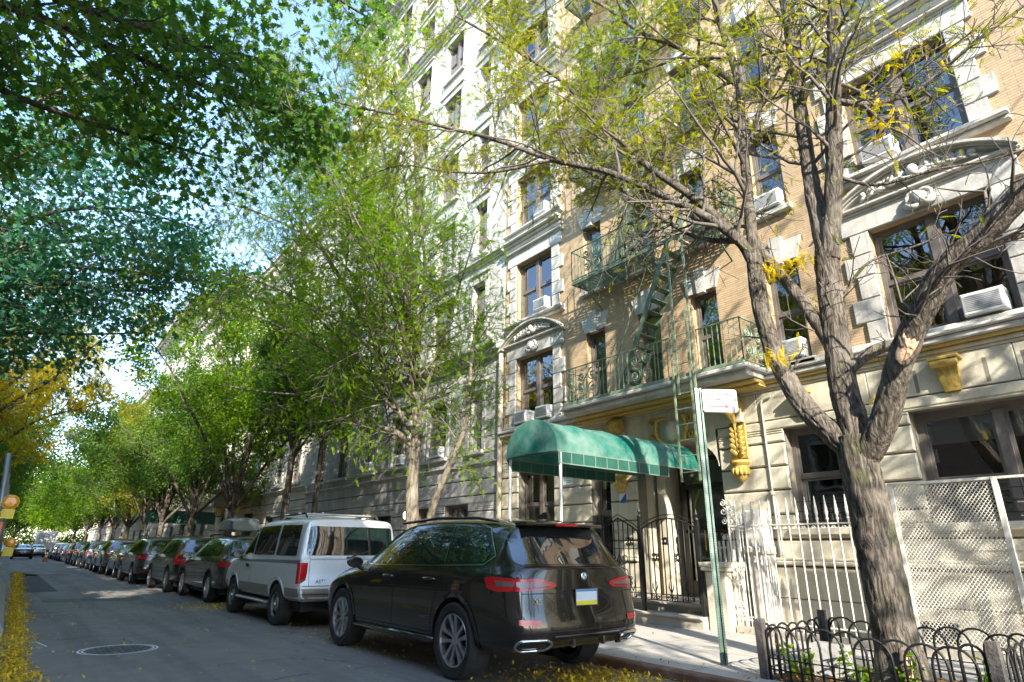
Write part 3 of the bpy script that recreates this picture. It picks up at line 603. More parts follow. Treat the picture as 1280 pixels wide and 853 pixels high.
# the opposite side of the street
for (lab, a, c, rf, mw, mt) in (('red brick walk-up on the left side of the street behind the viewer', -26, -7, 17.5, m_red, m_lime2), ('low red brick house on the left side of the street behind the dark oak', -6.95, 4, 11.5, m_red, m_lime2), ('brown brick walk-up on the left side beside the construction fence', 4.05, 24, 13.2, m_brn, m_lime), ('pale brick walk-up on the left side beyond the construction fence', 24.05, 46, 13.0, m_whb, m_lime), ('red brick apartment house far along the left side', 46.05, 80, 14.0, m_red, m_lime2), ('brown apartment house at the far end of the left side', 80.05, 130, 14.0, m_brn, m_lime2)):
    n_ = int((c - a) / 3.3); cc_ = [(a + 1.1 + k * (c - a) / n_, a + 2.4 + k * (c - a) / n_) for k in range(n_)]
    facade('apartment_building', lab, a, c, rf, mw, mt, [4.2, 7.3, 10.4], [1.9] * 3, cc_, 3.8, m_lime2, [(x, y, 1.1, 2.8) for x, y in cc_[1::2]], [(3.7, .2, .25)], None, .6, cx=-7.0, dirx=-1, X1=-18)
# ================================================================== STREET FURNITURE
# ---- entrance canopy
def canvas():
    g = NT('green_canvas'); co = g.coord()
    c = g.ramp(g.noise(2.2, 6, co), [(.3, (.006, .125, .092)), (.7, (.02, .175, .135))])
    c = g.mix(g.ramp(g.noise(1.5, 7, co, .7), [(.40, (0, 0, 0)), (.66, (.6,) * 3)]), c, (.25, .35, .30))  # pale blotches: faded cloth, plus the sunlit side's paleness put into the colour
    g.set(c, .6, 0, .3); g.bump(g.noise(5, 3, co), .35, .03)
    tr = g.N('ShaderNodeBsdfTranslucent'); g.L(c, tr.inputs[0]); mx = g.N('ShaderNodeMixShader'); mx.inputs[0].default_value = .25
    g.L(g.b.outputs[0], mx.inputs[1]); g.L(tr.outputs[0], mx.inputs[2]); g.L(mx.outputs[0], g.out.inputs[0]); return g.m
m_canvas = canvas(); m_valance = M('dark_green_valance', (.012, .075, .055), .6, 0, .25, 6)
CN = thing('entrance_canopy', 'green canvas barrel canopy on two white poles leading from kerb to the door', 'canopy', (6.7, 7.77, KZ))
cy0, cy1, cz, cr = 7.10, 8.44, 2.85, .60; cyc = (cy0 + cy1) / 2; chw = (cy1 - cy0) / 2
mb = MB(); na, nx = 16, 30; vs = []
for i in range(nx + 1):
    x = 6.60 + (10.42 - 6.60) * i / nx; sag = -.022 * math.sin(math.pi * ((i / nx * 5) % 1)) 
    for k in range(na + 1):
        t = math.pi * k / na; f = math.sin(t); vs.append((x, cyc - (chw + sag * f) * math.cos(t), cz + (cr + sag) * f ** .85))
mb.add(vs, [(i * (na + 1) + k, i * (na + 1) + k + 1, (i + 1) * (na + 1) + k + 1, (i + 1) * (na + 1) + k) for i in range(nx) for k in range(na)])
o = len(mb.v); mb.v += [(6.60 - .10 * (1 - r) * (1 if r < 1 else 0), cyc - chw * r * math.cos(math.pi * k / na), cz + cr * r * math.sin(math.pi * k / na) ** .85 + .0) for r in (1, .66, .33, .02) for k in range(na + 1)]
mb.f += [(o + j * (na + 1) + k, o + j * (na + 1) + k + 1, o + (j + 1) * (na + 1) + k + 1, o + (j + 1) * (na + 1) + k) for j in range(3) for k in range(na)]
mb.build('canvas_cover', m_canvas, CN, True)
mb = MB()
for y in (cy0, cy1): mb.box(6.62, 9.45, y - .004, y + .004, cz - .19, cz - .012)
mb.build('valance', m_valance, CN)
m_seam = M('pale_canvas_seam', (.13, .19, .15), .7); mb = MB()
for y in (cy0, cy1):
    for k in range(11): mb.box(6.62 + k * .282, 6.636 + k * .282, y - .008, y + .008, cz - .19, cz - .01)
    mb.box(6.62, 9.45, y - .009, y + .009, cz - .205, cz - .188); mb.box(6.60, 10.4, y - .01, y + .01, cz - .016, cz + .004)
mb.box(6.60, 6.62, cy0, cy1, cz - .016, cz + .004); mb.build('valance_seam', m_seam, CN)
m_pole = M('white_painted_pole', (.66, .66, .63), .4, .2, .1, 12)
for y in (cy0 + .02, cy1 - .02):
    MB().tube([(6.68, y, KZ), (6.68, y, cz)], .027, 12).lathe([(.06, 0), (.06, .015), (.03, .03)], (6.68, y, KZ), 'z', 16).build('canopy_pole', m_pole, CN, 'auto')
# ---- stoop, gate, piers
ST = thing('entrance_steps', 'low worn stone steps under the iron entrance gate', 'steps', (9.3, 7.5, KZ)); m_step = M('worn_brownish_stone', (.40, .36, .30), .8, 0, .2, 3, .3, 40, dirt=(.16, .14, .12), dscale=2.5)
mb = MB(); mb.box(9.22, FX + 1.05, 6.46, 9.4, KZ - .05, .245); mb.cbox(9.17, FX + 1.05, 6.46, 9.4, .247, .30, .02); mb.build('lower_step', m_step, ST)
mb = MB(); mb.box(9.62, FX + 1.05, 6.5, 9.4, .302, .40); mb.cbox(9.57, FX + 1.05, 6.5, 9.4, .402, .45, .02); mb.build('upper_step', m_step, ST)
GT = thing('iron_gate', 'black wrought iron double gate with arched scrolled tops at the entrance steps', 'gate', (9.33, 7.6, .3))
gx = 9.33
def post(y, top, nm='gate_post', r=.032): 
    return MB().box(gx - r, gx + r, y - r, y + r, .30, top).lathe([(r * 1.5, 0), (r * 1.1, .03), (r * .5, .05), (r * 1.0, .09), (r * .3, .15), (0, .2)], (gx, y, top), 'z', 10).build(nm, m_blackiron, GT)
post(7.77, 1.95); post(6.50, 1.85); post(8.86, 1.85)
def leaf(y0, y1, peak, pts_scroll, big=False):
    b = MB(); n = 14; yc = (y0 + y1) / 2
    top = lambda y: 1.72 + peak * (1 - ((y - yc) / ((y1 - y0) / 2)) ** 2) if not big else 1.66 + peak * max(0, 1 - abs((y - yc) / ((y1 - y0) / 2))) ** .8
    b.tube([(gx, y0 + (y1 - y0) * i / n, top(y0 + (y1 - y0) * i / n)) for i in range(n + 1)], .014, 6)
    b.tube([(gx, y0 + (y1 - y0) * i / n, top(y0 + (y1 - y0) * i / n) + .07) for i in range(n + 1)], .009, 6)
    for z in (.50, .60): b.box(gx - .012, gx + .012, y0, y1, z - .008, z + .008)
    if big: b.box(gx - .012, gx + .012, y0, y1, 1.36, 1.375)
    k = int((y1 - y0) / .115)
    for i in range(k + 1):
        y = y0 + .02 + (y1 - y0 - .04) * i / k; b.box(gx - .008, gx + .008, y - .008, y + .008, .5, top(y))
    for (yy, zz, r) in pts_scroll:
        for s in (-1, 1):
            for t in (-1, 1): b.tube(spiral((gx, yy + s * r * .62, zz + t * r * .62), r * .5, 1.3, (math.pi if s > 0 else 0), (0, 1, 0), (0, 0, t), 16, s), .010, 5)
            b.tube([(gx, yy, zz - r), (gx, yy + s * r * .45, zz), (gx, yy, zz + r)], .010, 5)
    for i in range(3):
        y = y0 + (y1 - y0) * (.2 + .3 * i)
        for s in (-1, 1): b.tube(spiral((gx, y + s * .06, .555), .05, 1.2, math.pi / 2, (0, s, 0), (0, 0, 1), 10), .008, 5); b.tube([(gx, y, .62), (gx, y + s * .05, .72), (gx, y + s * .03, .82)], [.01, .012, .003], 5)
    return b.build('gate_leaf', m_blackiron, GT, True)
leaf(6.54, 7.73, .17, [(7.45, 1.22, .07), (6.95, 1.22, .07), (7.2, 1.5, .07)])
leaf(7.81, 8.82, .28, [(8.32, 1.05, .22), (8.32, 1.05, .12), (8.1, .8, .08), (8.55, .8, .08), (8.05, 1.5, .08), (8.6, 1.5, .08)], True)
def stone_pier(y0, y1, lab):
    P = thing('stone_pier', lab, 'pier', (9.55, (y0 + y1) / 2, KZ))
    MB().cbox(9.34, 9.78, y0, y1, KZ - .02, 1.02, .025).build('shaft', m_cream, P); b = MB(); b.cbox(9.29, 9.84, y0 - .05, y1 + .05, 1.022, 1.08, .02); b.cbox(9.27, 9.86, y0 - .07, y1 + .07, 1.082, 1.16, .03); b.build('cap', m_cream, P)
stone_pier(6.03, 6.44, 'cream painted stone pier at the right end of the entrance steps'); stone_pier(8.92, 9.32, 'cream painted stone pier at the far end of the entrance steps behind the car')
b = MB()
for k in range(5): b.box(9.72, 9.75, 6.08 + k * .085, 6.11 + k * .085, 1.16, 1.5)
b.box(9.725, 9.745, 6.04, 6.46, 1.38, 1.41); tag(b.build('picket_rail', m_whiteiron), 'short cream picket rail on top of the near stone pier', 'railing')
# side stone slab beside the fence
SL = MB().cbox(9.95, FX - .1, 5.72, 5.98, KZ - .02, 2.02, .04).cbox(9.9, FX - .1, 5.68, 6.02, 1.3, 1.42, .03).build('cheek_wall', m_stone); tag(SL, 'weathered pale stone cheek wall behind the corner of the white fence', 'wall')
# ---- cream iron fence
FN = thing('iron_fence', 'cream painted iron fence with spear tips and a scrolled corner beside the stone pier', 'fence', (9.5, 4.7, KZ)); fx = 9.5
def fence_run(p, q, spike=.36, sp=.15):
    p, q = Vector(p), Vector(q); L = (q - p).length; d = (q - p) / L; n = int(L / sp); b = MB()
    for z in (.30, 1.74): MB().bar(p + Vector((0, 0, z)), q + Vector((0, 0, z)), .035, .02).build('rail', m_whiteiron, FN)
    for i in range(n + 1):
        c = p + d * (L * i / n); b.tube([(c.x, c.y, KZ), (c.x, c.y, 1.80)], .0115, 6); b.lathe([(.012, 0), (.024, .03), (.014, .06), (.028, .12), (.022, .17), (.006, spike), (0, spike + .01)], (c.x, c.y, 1.78), 'z', 8)
        if i < n:
            c2 = p + d * (L * (i + .5) / n)
            for s in (-1, 1): b.tube(spiral((c2.x, c2.y, 1.685), .032, 1.2, 0, d * s, (0, 0, 1), 8), .006, 4)
    b.build('spear_bars', m_whiteiron, FN, 'auto')
fence_run((fx, 3.42, 0), (fx, 5.98, 0)); fence_run((fx + .05, 6.0, 0), (FX - .12, 6.0, 0), .2, .085)
b = MB(); 
for (z, r) in ((2.12, .06), (1.98, .07), (1.82, .06)):
    for s in (-1, 1): b.tube(spiral((fx, 6.0 + s * .06, z), r, 1.4, math.pi / 2, (0, s, 0), (0, 0, 1), 14), .011, 6); b.tube(spiral((fx + .13 + s * .06, 6.0, z), r, 1.4, math.pi / 2, (s, 0, 0), (0, 0, 1), 14), .011, 6)
for z in (.4, .52, .85, .98, 1.1):
    for s in (-1, 1): b.tube(spiral((fx + .17 + s * .09, 6.0, z), .06, 1.3, math.pi / 2, (s, 0, 0), (0, 0, 1), 12), .010, 5); b.tube(spiral((fx, 5.93 + s * .05, z), .05, 1.3, math.pi / 2, (0, s, 0), (0, 0, 1), 12), .010, 5)
b.build('scroll_ornament', m_whiteiron, FN, True)
b = MB(); b.box(fx - .06, fx + .06, 2.1, 6.0, KZ - .02, .2); tag(b.build('fence_kerb', m_step), 'low stone kerb that carries the cream fence and mesh panel', 'kerb stone')
# ---- expanded mesh panel
MS = thing('mesh_panel', 'tall cream expanded metal mesh panel behind the street tree', 'screen', (9.5, 2.8, KZ))
my0, my1, mz0, mz1 = 2.22, 3.36, .24, 2.22; cw, ch = .046, .029; b = MB(); ny = int((my1 - my0) / cw); nz = int((mz1 - mz0) / ch)
for i in range(ny + 1):
    for j in range(nz):
        y = my0 + i * cw; z = mz0 + j * ch; yo = cw / 2 if j % 2 else 0
        for s in (-1, 1):
            a, c = y + yo, y + yo + s * cw / 2
            if not (my0 - .001 <= min(a, c) and max(a, c) <= my1 + .001): continue
            t = .0068; xo = .008
            b.add([(fx - xo, a, z - t), (fx - xo, a, z + t), (fx, c, z + ch + t), (fx, c, z + ch - t), (fx + .006, a, z - t), (fx + .006, a, z + t), (fx + .012, c, z + ch + t), (fx + .012, c, z + ch - t)], [(0, 1, 2, 3), (4, 7, 6, 5), (1, 5, 6, 2), (0, 3, 7, 4)])
b.build('expanded_mesh', m_whiteiron, MS, fixn=False)
b = MB(); 
for y in (my0 - .03, my1 + .02): b.box(fx - .03, fx + .03, y - .028, y + .028, KZ, mz1 + .03)
b.box(fx - .022, fx + .022, my0, my1, mz1 - .005, mz1 + .03); b.box(fx - .022, fx + .022, my0, my1, mz0 - .03, mz0); b.build('panel_frame', m_whiteiron, MS)
b = MB(); b.box(fx - .02, fx + .02, .2, my0 - .06, mz1 + .0, mz1 + .03); b.box(fx - .03, fx + .03, .9, .96, KZ, mz1)
for z in (1.45, 1.62, 1.79, 1.96, ): b.box(fx + .5, fx + .512, .2, my0 - .1, z, z + .012)
tag(b.build('top_rail', m_whiteiron), 'cream metal top rail running on from the mesh panel past the large window', 'railing')
b = MB()   # window guards, black
for y in (4.62, 4.86, 5.1): b.box(FX - .06, FX - .045, y, y + .014, 1.78, 2.25)
for z in (1.82, 1.98, 2.14): b.box(FX - .058, FX - .046, 4.46, 5.26, z, z + .012)
tag(b.build('window_guard', m_blackiron), 'black iron guard across the lower sash of the window left of the tree', 'window guard', 'window guards')
b = MB()
for y in np.arange(.2, 3.2, .24): b.box(FX - .06, FX - .045, y, y + .012, 1.8, 2.35)
for z in (1.86, 2.02, 2.18, 2.32): b.box(FX - .058, FX - .046, .16, 3.26, z, z + .012)
tag(b.build('window_guard', m_blackiron), 'black iron guard across the lower part of the wide ground floor window', 'window guard', 'window guards')
# ---- tree guard round the pit
slab('tree_pit', 6.36, 7.75, 1.72, 3.76, KZ + .02, m_earth)
TG = thing('tree_guard', 'low black hooped iron guard with wooden corner posts around the street tree', 'tree guard', (7.0, 2.75, KZ)); m_oldwood = M('weathered_dark_wood', (.075, .065, .058), .85, 0, .4, 9, .6, 40, dirt=(.22, .2, .18), dscale=5)
for (x, y, h, tx) in ((6.36, 3.76, .56, .02), (7.75, 3.76, .58, 0), (6.36, 1.75, .56, 0), (7.75, 1.75, .62, .03)):
    b = MB(); b.obox((x, y, KZ + h / 2), (1, 0, tx), (0, 1, 0), (-tx, 0, 1), .042, .042, h / 2); b.build('corner_post', m_oldwood, TG)
def hoops(p, q, n, h0):
    p, q = Vector(p), Vector(q); d = (q - p) / n; b = MB()
    for i in range(-1, n):
        a, c = p + d * (i + .08), p + d * (i + 1.62)
        if i < 0: a = p + d * .1
        if i == n - 1: c = q - d * .1
        m = (a + c) / 2; R = (c - a).length / 2; u = (c - a).normalized(); h = h0 + random.uniform(-.02, .02)
        pts = [a, a + Vector((0, 0, h - R))] + [m + Vector((0, 0, h - R)) - u * R * math.cos(math.pi * k / 10) + Vector((0, 0, R * math.sin(math.pi * k / 10))) for k in range(1, 10)] + [c + Vector((0, 0, h - R)), c]
        b.tube(pts, .0115, 6)
    b.bar(p + Vector((0, 0, .1)), q + Vector((0, 0, .1)), .02, .012); b.bar(p + Vector((0, 0, .2)), q + Vector((0, 0, .2)), .016, .01)
    b.build('hoop_rail', m_blackiron, TG, True)
z0 = KZ
hoops((6.36, 3.72, z0), (6.36, 1.8, z0), 9, .50); hoops((7.75, 3.72, z0), (7.75, 1.8, z0), 9, .50); hoops((6.4, 3.76, z0), (7.71, 3.76, z0), 6, .5); hoops((6.4, 1.75, z0), (7.71, 1.75, z0), 6, .5)
o = MB().obox((7.0, 3.35, KZ + .17), Vector((1, .2, 0)).normalized(), Vector((-.2, 1, 0)).normalized(), (0, 0, 1), .13, .17, .15).build('stone_block', M('grey_block', (.33, .32, .30), .85, 0, .2, 8, .4)); tag(o, 'pale grey stone block lying in the tree pit', 'block')
# ---- sign post
SP = thing('sign_post', 'slim green perforated steel street sign post beside the tree guard', 'sign post', (6.71, 4.48, KZ)); m_post = M('green_galvanised_post', (.14, .21, .17), .45, .5, .3, 9, dirt=(.35, .36, .33), dscale=6, damt=.7)
b = MB(); px, py = 6.71, 4.48; vdir = Vector((.8, -.6, 0)); udir = Vector((.6, .8, 0))
def chan(u0, u1, v0, v1, z0, z1):
    c = Vector((px, py, 0)) + udir * ((u0 + u1) / 2) + vdir * ((v0 + v1) / 2); b.obox((c.x, c.y, (z0 + z1) / 2), udir, vdir, (0, 0, 1), abs(u1 - u0) / 2, abs(v1 - v0) / 2, (z1 - z0) / 2)
chan(-.004, .0, -.026, .026, KZ, 3.37); chan(-.03, -.004, -.03, -.022, KZ, 3.37); chan(-.03, -.004, .022, .03, KZ, 3.37); chan(-.034, -.03, -.045, -.022, KZ, 3.37); chan(-.034, -.03, .022, .045, KZ, 3.37)
b.build('post', m_post, SP)
b = MB()
for k in range(110):
    z = KZ + .12 + k * .0285; c = Vector((px, py, z)) - udir * .0355; 
    for vv in (-.0335, .0335): q = c + vdir * vv; b.obox(q, udir, vdir, (0, 0, 1), .0012, .0045, .0065)
b.build('punched_holes', m_black, SP)
SG = thing('parking_sign', 'white no standing sign with red lettering and arrow on the green post', 'sign', (6.72, 4.46, 3.2))
m_sw = M('sign_white', (.62, .60, .60), .6, 0, .05, 6); m_sr = M('sign_red', (.58, .05, .07), .4, 0, .12, 12); m_sp = M('faded_sign_red', (.42, .06, .08), .4, 0, .2, 20)
SU = Vector((.80, -.60, 0)); SNrm = Vector((-.60, -.80, 0)); S0 = Vector((6.735, 4.445, 3.195)) + SNrm * .045
def plate(u0, u1, z0, z1, off, th, m, nm, par, rd=0):
    pts = []
    if rd:
        for (cu, cz_, a0) in ((u1 - rd, z1 - rd, 0), (u0 + rd, z1 - rd, 90), (u0 + rd, z0 + rd, 180), (u1 - rd, z0 + rd, 270)):
            for k in range(5): a = math.radians(a0 + k * 22.5); pts.append((cu + rd * math.cos(a), cz_ + rd * math.sin(a)))
    else: pts = [(u0, z0), (u1, z0), (u1, z1), (u0, z1)]
    bb = MB(); n = len(pts); bb.add([S0 + SU * u + Vector((0, 0, z)) + SNrm * o_ for o_ in (off, off + th) for (u, z) in pts], [tuple(range(n)), tuple(reversed(range(n, 2 * n)))] + [(i, (i + 1) % n, n + (i + 1) % n, n + i) for i in range(n)])
    return bb.build(nm, m, par)
plate(0, .457, -.152, .152, 0, .003, m_sw, 'sign_plate', SG, .03)
for (a, c, d, e) in ((.016, .441, .128, .137), (.016, .441, -.137, -.128), (.016, .024, -.128, .128), (.433, .441, -.128, .128)): plate(a, c, d, e, .0035, .0008, m_sp, 'sign_border', SG)
plate(.06, .31, -.088, -.069, .0035, .001, m_sr, 'arrow', SG); bb = MB(); bb.add([S0 + SU * u + Vector((0, 0, z)) + SNrm * .0045 for u, z in ((.29, -.115), (.36, -.0785), (.29, -.042))], [(0, 1, 2)]); bb.build('arrow', m_sr, SG)
def text_obj(txt, size, loc, ax, az, m, name, par, ext=.0008, bold=0):
    cu = bpy.data.curves.new(name, 'FONT'); cu.body = txt; cu.size = size; cu.extrude = ext; cu.offset = bold; t = bpy.data.objects.new(name, cu); COL.objects.link(t)
    ax, az = Vector(ax).normalized(), Vector(az).normalized(); nn = ax.cross(az); t.matrix_world = Matrix(((ax.x, az.x, nn.x, loc[0]), (ax.y, az.y, nn.y, loc[1]), (ax.z, az.z, nn.z, loc[2]), (0, 0, 0, 1)))
    bpy.context.view_layer.update(); me = bpy.data.meshes.new_from_object(t.evaluated_get(bpy.context.evaluated_depsgraph_get())); me.transform(t.matrix_world); bpy.data.objects.remove(t); me.materials.clear(); me.materials.append(m); return link(name, me, par)
text_obj('NO STANDING', .052, S0 + SU * .045 + Vector((0, 0, .062)) + SNrm * .0048, SU, (0, 0, 1), m_sp, 'lettering', SG, .0008, .0025); text_obj('ANYTIME', .048, S0 + SU * .045 + Vector((0, 0, -.002)) + SNrm * .0048, SU, (0, 0, 1), m_sp, 'lettering', SG, .0008, .0025)
# ---- window air conditioners
def ac(y, z, lab, wd=.52, X=FX, out=.18, h=.34):
    A = thing('air_conditioner', lab, 'air conditioner', (X, y, z), 'air conditioners in the windows'); x0, x1 = X - out, X + .16
    b = MB(); b.cbox(x0, x1, y - wd / 2, y + wd / 2, z, z + h, .02); b.build('casing', m_white, A)
    b = MB(); b.box(x0 - .004, x0 + .002, y - wd / 2 + .05, y + wd / 2 - .05, z + .05, z + h - .05); b.build('condenser_face', M('ac_fins', (.33, .34, .34), .6, .3), A)
    b = MB()
    for k in range(9): zz = z + .06 + k * (h - .12) / 8; b.box(x0 - .01, x0 - .004, y - wd / 2 + .04, y + wd / 2 - .04, zz, zz + .01)
    for s in (-1, 1):
        for k in range(4): b.box(x0 + .05, x0 + .22, y + s * (wd / 2 + .002) - .002, y + s * (wd / 2 + .002) + .002, z + .08 + k * .06, z + .1 + k * .06)
    b.build('louvre', M('grey_plastic', (.45, .45, .44), .5), A); return A
ac(1.98, 4.64, 'white air conditioner in the wide window behind the scarred right limb of the tree')
ac(2.86, 7.80, 'white air conditioner in the upper right bay window above the carved pediment')
ac(4.92, 4.66, 'white air conditioner in the narrow window just left of the tree trunk')
ac(4.90, 7.78, 'white air conditioner in the third floor narrow window between the tree limbs')
ac(11.78, 7.78, 'white air conditioner above the carved arch in the left bay')
ac(12.62, 4.64, 'left one of two white air conditioners in the bay window over the green canopy', .5); ac(11.72, 4.64, 'right one of two white air conditioners in the bay window over the green canopy', .5)
ac(11.75, 10.88, 'white air conditioner in the left bay one floor above the louvred unit'); ac(11.72, 13.92, 'white air conditioner in the top visible window of the left bay')
ac(19.6, 4.18, 'white air conditioner in the rusticated second floor window left of the locust trunk', .6); ac(22.1, 4.18, 'white air conditioner in the farther rusticated window behind the thin dark stems', .6); ac(17.1, 4.18, 'white air conditioner in the rusticated window behind the locust trunk', .6)
# ---- fire escape
m_greend = M('dark_green_iron', (.10, .15, .095), .55, .1, .35, 8, dirt=(.25, .33, .22), dscale=5, damt=.5)  # darker copy of the green; the platform underside's shade is in the colour
FE = thing('fire_escape', 'pale green iron fire escape with scrolled railings, stairs and drop ladder', 'fire escape', (10, 7.7, 4.55))
def rail_panel(b, p, q, z, h=.85, kind=0, sp=.115):
    p, q = Vector(p), Vector(q); L = (q - p).length; d = (q - p) / L; Z = lambda v, zz: (v.x, v.y, zz)
    b.bar(Z(p, z + h), Z(q, z + h), .035, .018); b.bar(Z(p, z + .06), Z(q, z + .06), .025, .015)
    n = max(2, int(L / sp)); sc = []
    if kind: 
        m = max(1, round(L / 1.35)); sc = [(L * (k + .5) / m) for k in range(m)]
    for i in range(n + 1):
        t = L * i / n; c = p + d * t
        if any(abs(t - s) < .36 for s in sc): continue
        b.bar(Z(c, z + .06), Z(c, z + h), .014)
        if i % 2 == 0 and kind: 
            for s in (-1, 1): b.tube(spiral(Z(c + d * s * .035, z + h * .5), .035, 1.2, math.pi, d * s, (0, 0, 1), 8), .006, 4)
    for s_ in sc:
        c = p + d * s_
        for dz, r in ((.28, .17), (.62, .17)):
            for s in (-1, 1):
                b.tube(spiral(Z(c + d * s * .17, z + dz), r * .92, 1.5, math.pi * (.5), d * s, (0, 0, 1), 20), .016, 5); b.tube(spiral(Z(c + d * s * .17, z + dz), r * .5, 1.2, 0, d * s, (0, 0, -1), 12), .014, 5)
        for s in (-.36, 0, .36): b.bar(Z(c + d * s, z + .06), Z(c + d * s, z + h), .014)
def platform(z, y0, y1, hole=None, x0=9.66):
    b = MB(); n = int((FX - .05 - x0) / .055)
    for i in range(n + 1):
        x = x0 + (FX - .05 - x0) * i / n
        segs = [(y0, y1)] if not (hole and x < FX - .3) else [(y0, hole[0]), (hole[1], y1)]
        for (a, c) in segs: b.box(x, x + .03, a, c, z - .015, z)
    for y in np.arange(y0, y1 + .01, (y1 - y0) / 4): b.box(x0, FX + .02, y - .02, y + .02, z - .06, z - .016)
    b.box(x0 - .01, x0 + .035, y0, y1, z - .07, z + .01)
    for y in (y0 + .25, (y0 + y1) / 2, y1 - .25):
        b.bar((x0 + .1, y, z - .06), (FX, y, z - .62), .035, .02); b.tube(spiral((FX - .28, y, z - .2), .12, 1.3, 0, (1, 0, 0), (0, 0, 1), 12), .012, 5)
    b.build('platform', m_greend, FE)
    b = MB(); rail_panel(b, (x0, y0, 0), (x0, y1, 0), z, .86, 1); rail_panel(b, (x0, y1, 0), (FX - .02, y1, 0), z, .86, 0); rail_panel(b, (x0, y0, 0), (FX - .02, y0, 0), z, .86, 1); b.build('railing', m_greend, FE)
platform(7.66, 5.62, 9.75, (6.6, 7.5)); platform(10.76, 5.62, 9.75, (6.6, 7.5)); platform(13.8, 5.62, 9.75, (6.6, 7.5)); platform(16.86, 5.62, 9.75)
b = MB(); rail_panel(b, (9.66, 6.95, 0), (9.66, 10.15, 0), 4.56, .88, 1); rail_panel(b, (9.66, 10.15, 0), (FX - .02, 10.15, 0), 4.56, .88, 1); rail_panel(b, (9.66, 5.42, 0), (9.66, 6.35, 0), 4.56, .88, 0); rail_panel(b, (9.66, 5.42, 0), (FX - .02, 5.42, 0), 4.56, .88, 1); b.build('railing', m_green, FE); MB().box(9.64, 9.7, 5.42, 10.15, 4.556, 4.62).build('kick_plate', m_green, FE)
def stair(ya, za, yb, zb, x=9.98, wd=.5):
    b = MB()
    for xx in (x - wd / 2, x + wd / 2): b.bar((xx, ya, za), (xx, yb, zb), .012, .11); 
    n = int((zb - za) / .24)
    for i in range(1, n): t = i / n; y, z = ya + (yb - ya) * t, za + (zb - za) * t; b.box(x - wd / 2, x + wd / 2, y - .085, y + .085, z - .012, z + .008)
    L = Vector((0, yb - ya, zb - za)).normalized()
    for xx in (x - wd / 2, x + wd / 2): b.tube([(xx, ya, za + .1), (xx, ya - L.y * .1, za + .75), (xx, yb, zb + .75)], .012, 6)
    b.build('stair', m_greend, FE)
stair(8.45, 4.58, 6.85, 7.7); stair(8.45, 7.68, 6.85, 10.8); stair(8.45, 10.78, 6.85, 13.84); stair(8.45, 13.82, 6.85, 16.9)
b = MB()
for y in (6.42, 6.80): b.bar((9.58, y, 4.2), (9.58, y, 8.1), .045, .02)
for y in (6.52, 6.92): b.bar((9.60, y, 2.55), (9.60, y, 5.9), .04, .02)
for k in range(11): b.tube([(9.60, 6.52, 2.72 + k * .3), (9.60, 6.92, 2.72 + k * .3)], .010, 6)
b.bar((9.58, 6.36, 7.7), (9.58, 6.36, 9.2), .03, .03); b.build('drop_ladder', m_green, FE)
# ---- construction barrier, fence and lamps on the left
m_jer = M('barrier_concrete', (.36, .35, .33), .85, 0, .15, 3, .3, 40, dirt=(.18, .17, .16), dscale=1.8)
jp = [(-.52, 0), (.22, 0), (.22, .1), (.02, .34), (-.04, .80), (-.26, .80), (-.32, .34), (-.52, .1)]
for k in range(4):
    o = MB().prism(jp, 12.75 + k * 3.55, 16.25 + k * 3.55, 'y').build('jersey_barrier', m_jer)
    tag(o, ['grey concrete barrier at the near end of the construction fence', 'second grey concrete barrier behind the nearest one under the fence', 'third grey concrete barrier along the construction fence', 'farthest grey concrete barrier under the construction fence'][k], 'barrier', 'concrete barriers on the left')
CF = thing('construction_fence', 'chain link construction fence lined with dark green screen standing on concrete barriers', 'fence', (-.15, 13, .8)); lean = -.10
FP = lambda z: -.22 + lean * (z - .8) * .9
b = MB()
for y in (12.85, 15.8, 18.8, 21.8, 24.8): b.tube([(FP(.7) + .12, y, .5), (FP(2.75) + .08, y, 2.75)], .035, 10)
for z in (.95, 1.9, 2.7): b.tube([(FP(z) + .1, 12.85, z), (FP(z) + .1, 24.8, z)], .022, 8)
b.build('fence_frame', m_metal, CF, True)
b = MB(); b.add([(FP(z) + .06, y, z) for y in (12.85, 24.8) for z in (.82, 2.68)], [(0, 1, 3, 2)]); gs = NT('green_screen'); gs.set((.008, .05, .035), .8); gs.bump(gs.noise(60, 2, gs.coord()), .4, .01); b.build('green_screen', gs.m, CF)
b = MB()
for s in (1, -1):
    for k in range(-18, 118):
        y = 12.85 + k * .1; z0_, z1_ = .85, 2.68; ya, yb = y, y + s * (z1_ - z0_)
        lo, hi = 12.85, 24.8; t0, t1 = 0., 1.
        if s * 1 > 0: t0 = max(0, (lo - ya) / (yb - ya)); t1 = min(1, (hi - ya) / (yb - ya))
        else: t0 = max(0, (hi - ya) / (yb - ya)); t1 = min(1, (lo - ya) / (yb - ya))
        if t1 <= t0: continue
        P_ = [(FP(z0_ + (z1_ - z0_) * t) + .1, ya + (yb - ya) * t, z0_ + (z1_ - z0_) * t) for t in (t0, t1)]; b.bar(P_[0], P_[1], .006)
b.build('chain_link', m_metal, CF)
BRD = thing('striped_barricade_board', 'orange and white striped board fixed upright at the end of the construction fence', 'barricade', (FP(1.2), 12.8, 1.0))
for k in range(5): MB().box(FP(1.3) - .02, FP(1.3) + .13, 12.74, 12.77, .82 + k * .17, .82 + k * .17 + .168).build('stripe', M('sign_white', (.7, .7, .7)) if k % 2 else M('orange_reflector', (.75, .10, .015), .35, 0, .1), BRD)
m_amber = NT('amber_lens'); m_amber.set((.85, .30, .008), .18, 0, .6); m_amber = m_amber.m; m_yplast = M('yellow_plastic', (.72, .52, .01), .4, 0, .12)
